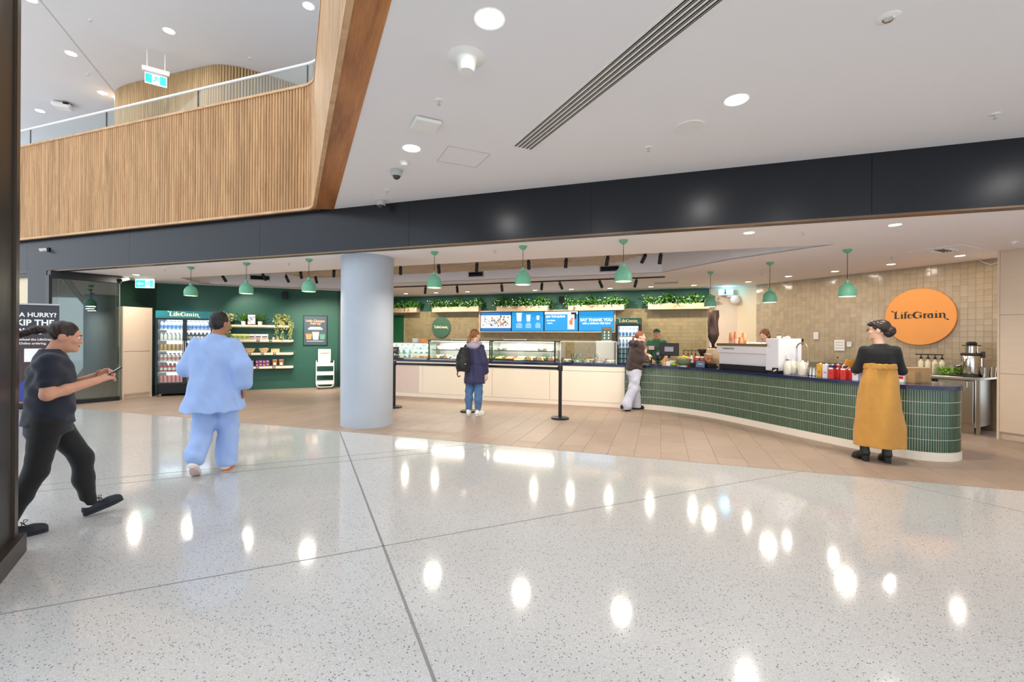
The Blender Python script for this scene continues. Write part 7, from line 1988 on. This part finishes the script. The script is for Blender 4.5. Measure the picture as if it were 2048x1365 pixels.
# ---------------------------------------------------------------- 2: woman with backpack
f = Fig('woman in navy hooded raincoat and jeans with a backpack facing the servery', (-.725, 8.60, 0), math.radians(-14))
hT = Tm((.01, .02, 1.535), math.radians(-28), -.05)
sk = skin('b', (232, 190, 166))
shL, shR, elL, elR, wrL, wrR = (-.155, -.01, 1.30), (.155, -.01, 1.30), (-.22, -.02, 1.05), (.225, -.03, 1.05), (-.18, .16, .95), (.235, .03, .80)
body = [Z([(.76, 0, 0, .15, .11), (.9, 0, 0, .155, .115), (1.02, 0, 0, .12, .09), (1.16, 0, .005, .13, .10), (1.28, 0, .0, .15, .085), (1.35, 0, -.005, .085, .06)]), C((0, -.005, 1.33), (.005, .01, 1.45), .052, .048)] + head(hT)
body += legs((-.085, 0, .82), (.085, 0, .82), (-.095, .01, .46), (.085, .01, .46), (-.105, -.02, .09), (.085, -.02, .09)) + arm(shL, elL, wrL) + arm(shR, elR, wrR) + hand(wrR, (.05, .1, -1), (.9, -.2, 0), -1, .6) + hand(wrL, (.1, .8, .2), (-.5, 0, .8), 1, 1.0)
f.mesh('body', body, sk, .008); face_parts(f, hT, hairm('brow_b', (130, 84, 50)))
nv = cloth('navy_raincoat', (46, 44, 84), .6)
jk = [Z([(.60, 0, .0, .215, .165), (.75, 0, 0, .205, .155), (.95, 0, 0, .188, .14), (1.12, 0, .0, .18, .138), (1.25, 0, -.005, .182, .12), (1.31, 0, -.008, .155, .098), (1.345, 0, -.01, .115, .085), (1.385, 0, -.01, .08, .07)], .035), C(shL, elL, .058, .058, .06), C(elL, (-.19, .12, .97), .058, .05, .03), C(shR, elR, .058, .058, .06), C(elR, (.233, .02, .84), .06, .052, .03)]
f.mesh('raincoat', jk, nv, .009, [(0, 0, -1, -.61)], VFOLD + [(.003, 6, 8, 34, 1)])
hd = cloth('grey_hood_lining', (176, 168, 186), .8)
f.mesh('hood', [E((0, -.085, 1.345), (.135, .085, .075), .03), C((-.11, -.02, 1.385), (.11, -.02, 1.385), .045, .045, .03), E((0, .01, 1.44), (.075, .09, .09), .02, None, 's')], hd, .009, [(0, 1, 0, .05)], [(.003, 30, 20, 24, 0)])
jn = cloth('blue_denim', (78, 116, 160), .85)
f.mesh('jeans', legs((-.085, 0, .80), (.085, 0, .80), (-.097, .01, .46), (.088, .01, .46), (-.107, -.015, .115), (.087, -.015, .115), (.098, .078, .060)) + [Z([(.72, 0, 0, .165, .13), (.86, 0, 0, .168, .132)], .03)], jn, .009, [(0, 0, -1, -.10)], FOLD)
hb = hairm('auburn', (150, 98, 58))
R_ = hT.to_3x3()
f.mesh('hair', [E(tf(hT, (0, -.018, .038)), (.082, .10, .09), .02, R_), E(tf(hT, (0, .095, -.03)), (.08, .062, .098), .02, R_, 's'), C(tf(hT, (0, -.10, .0)), tf(hT, (0, -.135, -.04)), .03, .034, .02), C(tf(hT, (0, -.135, -.04)), tf(hT, (-.02, -.14, -.13)), .034, .04, .02), C(tf(hT, (-.02, -.14, -.13)), tf(hT, (-.015, -.13, -.20)), .04, .014, .02)], hb, .007, (), [(.002, 120, 40, 30, .3), (.0015, -90, 130, 30, 1.7)])
part('hair_tie', MB().tube([tf(hT, (.034 * math.cos(t), -.125 + .012 * math.sin(t), -.03 + .034 * math.sin(t))) for t in [2 * PI * i / 14 for i in range(14)]], .006, 6, closed=True), M['black'], f.o, True)
ws = pm('white_canvas_shoe', srgb(240, 236, 232), .6)
for px, a_ in ((-.105, .25), (.095, -.35)):
    T = Tm((px, -.02, .0), a_); s_ = f.mesh('shoe', shoe(T, .24, .043, .035), ws, .008, [(0, 0, -1, -.02)]); sole(f, T, M['white'], .24, .046, .024)
MWp = Matrix.Translation(f.o.location) @ Matrix.Rotation(f.o.rotation_euler.z, 4, 'Z')
bpk = cloth('black_nylon', (24, 24, 26), .55)
o = thing('backpack', 'black backpack hanging from one shoulder of the woman in navy', 'backpack', MWp @ Vector((-.16, -.21, .80)), f.o.rotation_euler.z + .25)
me = sdf_mesh([Z([(.05, 0, 0, .11, .07), (.12, 0, 0, .135, .095), (.28, .0, 0, .13, .10), (.42, .01, .01, .10, .08), (.50, .02, .02, .06, .05)], .03), E((-.01, -.07, .18), (.095, .05, .10), .03)], .009, (), FOLD, 'bag'); me.materials.append(bpk); obj('bag', me, o)
part('shoulder_strap', MB().tube([(.05, .06, .44), (.09, .12, .52), (.11, .20, .555), (.12, .27, .50), (.10, .28, .36), (.03, .2, .2)], .016, 8), bpk, o, True); part('loose_strap', MB().tube([(-.08, -.02, .08), (-.10, -.03, .0), (-.08, -.02, -.05), (-.04, -.02, -.03)], .012, 6), bpk, o, True); part('zip_pull', MB().box((.06, -.125, .20), (.03, .006, .012)), M['steel'], o)

# ---------------------------------------------------------------- 3: customer in brown hoodie leaning at the counter
f = Fig('woman in dark brown hoodie and pale wide jeans leaning on the counter', (2.55, 9.30, 0), math.radians(-70))
hT = Tm((.0, .155, 1.53), math.radians(-34), -.0)
sk = skin('c', (236, 190, 168))
# local +y is towards the till; the counter lies to the left (-x ... rotated)
shL, shR = (-.155, .10, 1.335), (.155, .07, 1.32); elR, wrR = (.185, .06, 1.06), (.13, .25, 1.12); elL, wrL = (-.17, .20, 1.08), (-.05, .31, 1.20)
body = [Z([(.78, 0, .0, .15, .11), (.9, 0, .01, .155, .115), (1.04, 0, .03, .12, .09), (1.18, 0, .055, .13, .10), (1.29, 0, .075, .15, .085), (1.36, 0, .085, .085, .06)]), C((0, .09, 1.34), (0, .125, 1.46), .052, .048)] + head(hT)
body += legs((-.085, 0, .82), (.085, 0, .82), (-.08, .10, .46), (.085, -.06, .47), (-.075, .12, .09), (.075, -.27, .12)) + arm(shL, elL, wrL) + arm(shR, elR, wrR) + hand(wrL, (.1, .15, 1), (-.6, .6, 0), 1, .8) + hand(wrR, (-.2, .9, .25), (.6, 0, .6), -1, 1.0)
f.mesh('body', body, sk, .008); face_parts(f, hT, hairm('brow_c', (120, 70, 44)))
br = cloth('brown_fleece', (64, 50, 48), .9)
ho = [Z([(.82, 0, .005, .175, .145), (.88, 0, .01, .188, .155), (1.0, 0, .03, .185, .155), (1.15, 0, .05, .185, .15), (1.28, 0, .07, .185, .125), (1.34, 0, .08, .155, .10), (1.40, 0, .085, .09, .08)], .035), C(shL, elL, .06, .062, .06), C(elL, (-.08, .285, 1.15), .062, .05, .03), C(shR, elR, .062, .064, .06), C(elR, (.14, .21, 1.105), .064, .052, .03), C((-.09, .0, 1.395), (.09, .0, 1.395), .055, .055, .04), C((-.09, .0, 1.395), (-.06, .13, 1.40), .05, .045, .04), C((.09, .0, 1.395), (.06, .13, 1.40), .05, .045, .04)]
f.mesh('hoodie', ho, br, .009, [(0, 0, -1, -.825)], FOLD)
pj = cloth('pale_denim', (196, 200, 216), .85)
lg = []
for h, kn, a, r in (((-.085, 0, .82), (-.08, .09, .46), (-.075, .115, .07), (.108, .10, .105)), ((.085, 0, .82), (.085, -.06, .47), (.077, -.245, .10), (.108, .10, .105))): lg += [C(h, kn, r[0], r[1], .04), C(kn, a, r[1], r[2], .04)]
f.mesh('jeans', lg + [Z([(.74, 0, 0, .17, .135), (.88, 0, .005, .165, .13)], .03)], pj, .009, [(0, 0, -1, -.035)], [(.005, 14, 6, 22, .4), (.004, -10, 16, 18, 1.9), (.003, 30, 9, -24, 3.0)])
hc_ = hairm('copper', (150, 90, 60)); R_ = hT.to_3x3()
pl_ = []
for i in range(9):
    t = i / 8; pl_.append(E(tf(hT, (.02 + .015 * math.sin(i * 2.2), -.135 - .035 * math.sin(t * 2.4), -.0 - .3 * t)), (.024 - .007 * t, .022 - .006 * t, .026), .012))
f.mesh('hair', [E(tf(hT, (0, -.016, .036)), (.080, .098, .088), .02, R_), E(tf(hT, (0, .094, -.035)), (.08, .065, .098), .02, R_, 's'), C(tf(hT, (0, -.10, .02)), tf(hT, (.01, -.14, .0)), .03, .028, .02)] + pl_, hc_, .007, (), [(.002, 120, 40, 60, .3)])
part('hair_tie', MB().ball(tf(hT, (.005, -.118, .015)), .03, 10, 8), M['white'], f.o, True)
bs = pm('black_trainer', srgb(26, 25, 26), .5)
for T in (Tm((-.075, .12, .0), -.2), Tm((.075, -.30, .035), .1, -.35)):
    f.mesh('shoe', shoe(T, .25, .045, .03), bs, .008, [plane(T, (0, 0, -1), (0, 0, .018))]); sole(f, T, M['black'], .25, .048, .022)

# ---------------------------------------------------------------- 4: barista
p = V2(yp(1313, 700, 10.75))
f = Fig('barista in green cap and green shirt standing behind the till', (p.x, p.y, 0), math.radians(180) - math.atan2(p.x, p.y) + .05)
hT = Tm((.0, .03, 1.60), -.05, .02)
sk = skin('d', (214, 158, 126))
shL, shR, elL, elR, wrL, wrR = (-.18, 0, 1.40), (.18, 0, 1.40), (-.25, .05, 1.13), (.27, .05, 1.14), (-.16, .25, 1.0), (.13, .26, 1.0)
body = [Z([(.80, 0, 0, .16, .12), (1.0, 0, 0, .15, .11), (1.2, 0, .005, .165, .115), (1.36, 0, .0, .18, .10), (1.46, 0, -.005, .09, .065)]), C((0, 0, 1.42), (0, .02, 1.53), .06, .056)] + head(hT) + legs((-.09, 0, .86), (.09, 0, .86), (-.10, .01, .48), (.10, .01, .48), (-.11, -.02, .09), (.11, -.02, .09)) + arm(shL, elL, wrL, (.052, .043, .03)) + arm(shR, elR, wrR, (.052, .043, .03)) + hand(wrL, (.3, .9, -.3), (0, .2, 1), 1, .7) + hand(wrR, (-.3, .9, -.3), (0, .2, 1), -1, .7)
f.mesh('body', body, sk, .008); face_parts(f, hT, hairm('brow_d', (60, 40, 30)))
gs_ = cloth('green_polo', (54, 104, 78), .85)
f.mesh('shirt', [Z([(.90, 0, 0, .18, .14), (1.05, 0, 0, .178, .14), (1.25, 0, .005, .195, .145), (1.36, 0, 0, .20, .122), (1.42, 0, -.004, .165, .095), (1.455, 0, -.004, .11, .08), (1.49, 0, -.004, .072, .07)], .035), C(shL, elL, .062, .064, .06), C(shR, elR, .062, .064, .06)], gs_, .01, [(0, 0, 1, 1.487), (0, 0, -1, -.91)], FOLD)
f.mesh('apron', [Z([(.62, 0, .02, .19, .14), (.9, 0, .02, .187, .138), (1.1, 0, .02, .17, .138), (1.3, 0, .03, .13, .13)], .03)], cloth('dark_green_apron', (40, 84, 62)), .01, [(0, -1, 0, -.06), (0, 0, -1, -.63)], FOLD)
f.mesh('trousers', legs((-.09, 0, .86), (.09, 0, .86), (-.10, .01, .48), (.10, .01, .48), (-.11, -.02, .1), (.11, -.02, .1), (.10, .08, .07)) + [Z([(.78, 0, 0, .17, .13), (.95, 0, 0, .168, .13)], .03)], cloth('black_trousers', (30, 30, 32)), .011, [(0, 0, -1, -.07)], FOLD)
gc = cloth('green_cap', (44, 84, 66), .85)
R_ = hT.to_3x3()
cp = f.mesh('cap', [E(tf(hT, (0, -.012, .045)), (.088, .106, .098), .02, R_)], gc, .007, [plane(hT, (0, .12, -1), (0, 0, .048))]); part('cap_peak', MB().add([tf(hT, (.085 * math.cos(t) * (1 if j < 2 else .98), .055 + (.085 if j else 0.0) * math.sin(t) + (.02 if j else 0), .052 - (.022 if j else 0) * math.sin(t))) for j in (0, 1) for t in [PI * i / 12 for i in range(13)]], [(i, i + 1, 14 + i, 13 + i) for i in range(12)]), gc, cp, True)
f.mesh('hair', [E(tf(hT, (0, -.018, .01)), (.081, .098, .08), .02, R_), E(tf(hT, (0, .075, -.03)), (.09, .07, .11), .02, R_, 's')], hairm('dark_d', (54, 38, 30)), .008, [plane(hT, (0, 0, 1), (0, 0, .05))])
for px in (-.11, .11):
    T = Tm((px, -.02, 0), 0); f.mesh('shoe', shoe(T, .27, .048, .03), bs, .01, [(0, 0, -1, -.015)]); sole(f, T, M['black'], .27, .05, .02)

# ---------------------------------------------------------------- 5: staff member behind the espresso machine
p = V2(yp(1529, 690, 9.35))
f = Fig('staff member with brown hair bent down behind the espresso machine', (p.x, p.y, 0), math.radians(150))
hT = Tm((.0, .10, 1.585), -.5, -.42)
sk = skin('e', (224, 176, 148))
shL, shR, elL, elR, wrL, wrR = (-.17, .04, 1.33), (.17, .04, 1.33), (-.23, .1, 1.08), (.23, .1, 1.08), (-.14, .32, 1.02), (.14, .32, 1.02)
body = [Z([(.80, 0, -.03, .15, .11), (1.0, 0, -.02, .13, .10), (1.18, 0, .01, .14, .10), (1.30, 0, .035, .155, .085), (1.37, 0, .05, .085, .06)]), C((0, .05, 1.34), (0, .085, 1.51), .052, .05)] + head(hT) + legs((-.085, -.03, .84), (.085, -.03, .84), (-.09, .0, .47), (.09, .0, .47), (-.10, -.02, .09), (.10, -.02, .09)) + arm(shL, elL, wrL) + arm(shR, elR, wrR) + hand(wrL, (.2, 1, -.2), (0, .2, 1), 1, .9) + hand(wrR, (-.2, 1, -.2), (0, .2, 1), -1, .9)
f.mesh('body', body, sk, .009); face_parts(f, hT, hairm('brow_e', (90, 56, 36)))
R_ = hT.to_3x3()
f.mesh('hair', [E(tf(hT, (0, -.02, .03)), (.09, .108, .098), .02, R_), E(tf(hT, (0, -.05, -.06)), (.082, .07, .09), .03, R_), E(tf(hT, (0, .105, -.03)), (.07, .068, .098), .02, R_, 's')], hairm('brown_e', (120, 74, 46)), .008, (), [(.0025, 100, 40, 20, .3)])
f.mesh('shirt', [Z([(.9, 0, -.03, .175, .14), (1.05, 0, -.01, .17, .135), (1.2, 0, .015, .18, .135), (1.31, 0, .04, .175, .11), (1.40, 0, .05, .08, .07)], .035), C(shL, elL, .065, .058, .03), C(shR, elR, .065, .058, .03)], gs_, .011, [(0, 0, -1, -.91)], FOLD)
f.mesh('trousers', legs((-.085, -.03, .84), (.085, -.03, .84), (-.09, 0, .47), (.09, 0, .47), (-.10, -.02, .1), (.10, -.02, .1), (.1, .078, .07)) + [Z([(.76, 0, -.03, .165, .13), (.95, 0, -.03, .165, .13)], .03)], bpy.data.materials['cloth_black_trousers'], .012, [(0, 0, -1, -.07)])
for px in (-.10, .10):
    T = Tm((px, -.02, 0), 0); f.mesh('shoe', shoe(T, .25, .045, .03), bs, .011, [(0, 0, -1, -.015)]); sole(f, T, M['black'], .25, .048, .02)

# ---------------------------------------------------------------- 6: man in light blue
f = Fig('man in loose light blue shirt and trousers walking away', (-3.30, 4.96, 0), math.radians(20))
hT = Tm((.03, .03, 1.635), math.radians(-32), -.02)
sk = skin('f', (176, 122, 92))
shL, shR, elL, elR, wrL, wrR = (-.18, -.01, 1.40), (.18, .0, 1.40), (-.27, .06, 1.14), (.275, -.10, 1.16), (-.24, .28, 1.08), (.29, -.07, .92)
body = [Z([(.80, 0, 0, .16, .12), (1.0, 0, 0, .15, .11), (1.2, 0, .005, .165, .115), (1.36, 0, .0, .18, .10), (1.46, 0, -.005, .09, .065)]), C((0, -.005, 1.43), (.015, .015, 1.55), .06, .056)] + head(hT) + legs((-.09, 0, .88), (.09, 0, .88), (-.11, -.02, .49), (.11, .06, .50), (-.12, -.30, .19), (.11, .0, .09)) + arm(shL, elL, wrL, (.052, .043, .03)) + arm(shR, elR, wrR, (.052, .043, .03)) + hand(wrL, (.1, 1, .2), (-.8, 0, .4), 1, .9) + hand(wrR, (.05, .3, -1), (.9, -.2, 0), -1, .7)
f.mesh('body', body, sk, .007); face_parts(f, hT, hairm('brow_f', (24, 20, 20)))
lb_ = cloth('light_blue_linen', (158, 184, 232), .85, .04)
sh_ = [Z([(.67, -.01, -.02, .315, .235), (.85, -.005, -.01, .275, .205), (1.05, 0, .0, .245, .18), (1.25, 0, .0, .235, .165), (1.36, 0, -.002, .22, .14), (1.43, 0, -.004, .175, .108), (1.47, 0, -.004, .12, .092), (1.515, 0.005, -.004, .08, .076)], .04), C(shL, elL, .075, .095, .065), C(elL, (-.245, .20, 1.10), .095, .085, .04), C(shR, elR, .075, .095, .065), C(elR, (.288, -.075, .98), .095, .09, .04)]
f.mesh('shirt', sh_, lb_, .01, [(0, .12, -1, -.69)], [(.006, 36, 9, 3.5, .4), (.0045, -24, 29, 6.0, 1.9), (.0035, 54, 16, 18, 3.0)])
lt = []
for h, kn, a, r in (((-.09, 0, .86), (-.11, -.01, .49), (-.118, -.26, .225), (.12, .108, .10)), ((.09, 0, .86), (.11, .055, .50), (.11, .0, .085), (.12, .108, .105))): lt += [C(h, kn, r[0], r[1], .04), C(kn, a, r[1], r[2], .04)]
f.mesh('trousers', lt + [Z([(.78, 0, 0, .18, .145), (.98, 0, 0, .18, .145)], .03)], lb_, .01, [(0, 0, -1, -.055)], [(.006, 26, 10, 20, .4), (.005, -18, 24, 16, 1.9), (.003, 44, 14, -24, 3.0)])
R_ = hT.to_3x3()
f.mesh('hair', [E(tf(hT, (0, -.014, .05)), (.084, .10, .092), .02, R_), E(tf(hT, (0, -.05, -.01)), (.076, .058, .06), .03, R_), E(tf(hT, (0, .095, -.045)), (.085, .06, .098), .02, R_, 's')], hairm('black_f', (26, 22, 22), (1, 1, 1)), .006, (), [(.002, 150, 90, 120, .3)])
wsh = pm('white_orange_trainer', srgb(236, 232, 232), .5); wso = pm('orange_sole', srgb(224, 120, 70), .5); wsp = pm('pale_pink_sole', srgb(222, 196, 190), .6)
for T in (Tm((-.12, -.30, .09), .1, -.6), Tm((.11, .0, .0), -.08)):
    f.mesh('shoe', shoe(T, .27, .047, .035), wsh, .008, [plane(T, (0, 0, -1), (0, 0, .02))]); sole(f, T, wso if T.translation.z < .05 else wsp, .27, .05, .024)

# ---------------------------------------------------------------- 7: woman walking with a phone
f = Fig('woman in dark T-shirt and black leggings walking while looking at a phone', (-3.60, 3.46, 0), math.radians(-46))
hT = Tm((.0, .085, 1.485), -.06, -.20)
sk = skin('g', (216, 158, 130))
shL, shR, elL, elR, wrL, wrR = (-.15, .02, 1.30), (.15, .0, 1.30), (-.195, .05, 1.06), (.20, .0, 1.05), (-.055, .27, 1.16), (.06, .27, 1.13)
body = [Z([(.76, 0, 0, .15, .115), (.9, 0, .005, .15, .115), (1.02, 0, .012, .125, .095), (1.16, 0, .015, .14, .11), (1.28, 0, .012, .155, .09), (1.35, 0, .015, .09, .062)]), C((0, .01, 1.33), (0, .055, 1.43), .052, .05)] + head(hT)
hl, hr_ = (-.085, .0, .84), (.085, .0, .84)
kl, kr, al, ar = (-.09, .19, .49), (.09, -.06, .47), (-.09, .235, .115), (.085, -.20, .11)
body += legs(hl, hr_, kl, kr, al, ar, (.09, .058, .038)) + arm(shL, elL, wrL, (.048, .04, .028)) + arm(shR, elR, wrR, (.05, .042, .029)) + hand(wrL, (.35, .8, .45), (-.5, .2, .8), 1, 1.0) + hand(wrR, (-.35, .85, .35), (.5, .2, .8), -1, 1.0)
f.mesh('body', body, sk, .006); face_parts(f, hT, hairm('brow_g', (46, 34, 30)))
nt_ = cloth('dark_navy_tee', (34, 38, 52), .85)
f.mesh('t_shirt', [Z([(.80, 0, .0, .185, .15), (.92, 0, .005, .178, .145), (1.06, 0, .012, .168, .138), (1.2, 0, .015, .175, .14), (1.28, 0, .012, .175, .115), (1.33, 0, .012, .145, .094), (1.36, 0, .012, .105, .08), (1.395, 0, .014, .072, .066)], .035), C(shL, tuple(Vector(shL).lerp(Vector(elL), .62)), .054, .062, .07), C(shR, tuple(Vector(shR).lerp(Vector(elR), .62)), .054, .062, .07)], nt_, .008, [(0, 0, -1, -.81), (0, 0, 1, 1.39)], FOLD)
lgm = cloth('black_legging', (20, 20, 22), .75)
f.mesh('leggings', legs(hl, hr_, kl, kr, al, ar, (.102, .070, .047), .035) + [Z([(.74, 0, 0, .165, .135), (.95, 0, 0, .16, .13)], .035)], lgm, .008, [(0, 0, -1, -.07)], [(.0015, 18, 4, 40, .3)])
R_ = hT.to_3x3()
f.mesh('hair', [E(tf(hT, (0, -.016, .036)), (.081, .099, .088), .02, R_), E(tf(hT, (0, .096, -.035)), (.08, .064, .098), .02, R_, 's'), C(tf(hT, (0, -.095, .035)), tf(hT, (0, -.16, .02)), .026, .03, .02), C(tf(hT, (0, -.16, .02)), tf(hT, (0, -.235, -.03)), .03, .024, .02), C(tf(hT, (0, -.235, -.03)), tf(hT, (0, -.27, -.085)), .024, .008, .02)], hairm('dark_g', (48, 34, 30)), .006, (), [(.002, 40, 130, 60, .3)])
sk_ = pm('white_sock', srgb(232, 230, 230), .9); ds_ = pm('navy_trainer', srgb(36, 40, 50), .6, var=.12, bump=.2)
for T, a_, k in ((Tm((-.09, .285, .03), .05, .30), al, 0), (Tm((.085, -.165, .0), -.05, -.0), ar, 1)):
    s_ = f.mesh('shoe', shoe(T, .245, .043, .035), ds_, .006, [plane(T, (0, 0, -1), (0, 0, .02))]); sole(f, T, ds_, .245, .046, .026)
    f.mesh('sock', [C(tf(T, (0, -.033, .075)), tf(T, (0, -.034, .118)), .041, .041, .02)], sk_, .008)
    for j in range(4): part('lace', MB().tube([tf(T, (-.028, .03 + .022 * j, .078 - .007 * j)), tf(T, (0, .034 + .022 * j, .084 - .007 * j)), tf(T, (.028, .03 + .022 * j, .078 - .007 * j))], .003, 6), M['black'], s_)
    part('lace_bow', MB().tube([tf(T, (0, .035, .088)), tf(T, (.03, .03, .115)), tf(T, (.06, .05, .11)), tf(T, (.035, .055, .09)), tf(T, (0, .04, .088)), tf(T, (-.035, .04, .11)), tf(T, (-.05, .06, .10)), tf(T, (0, .04, .088))], .0028, 6), M['black'], s_)
MWp = Matrix.Translation(f.o.location) @ Matrix.Rotation(f.o.rotation_euler.z, 4, 'Z')
o = thing('phone', 'dark mobile phone held by the walking woman', 'phone', MWp @ Vector((.0, .365, 1.185)), f.o.rotation_euler.z)
part('case', MB().box((0, 0, 0), (.078, .012, .155), bev=.004, R=Matrix.Rotation(-.95, 3, 'X')), M['black_gloss'], o); part('screen', MB().box((0, -.0055, .004), (.07, .002, .145), R=Matrix.Rotation(-.95, 3, 'X')), glow('phone_screen', (.5, .55, .6), .5), o)
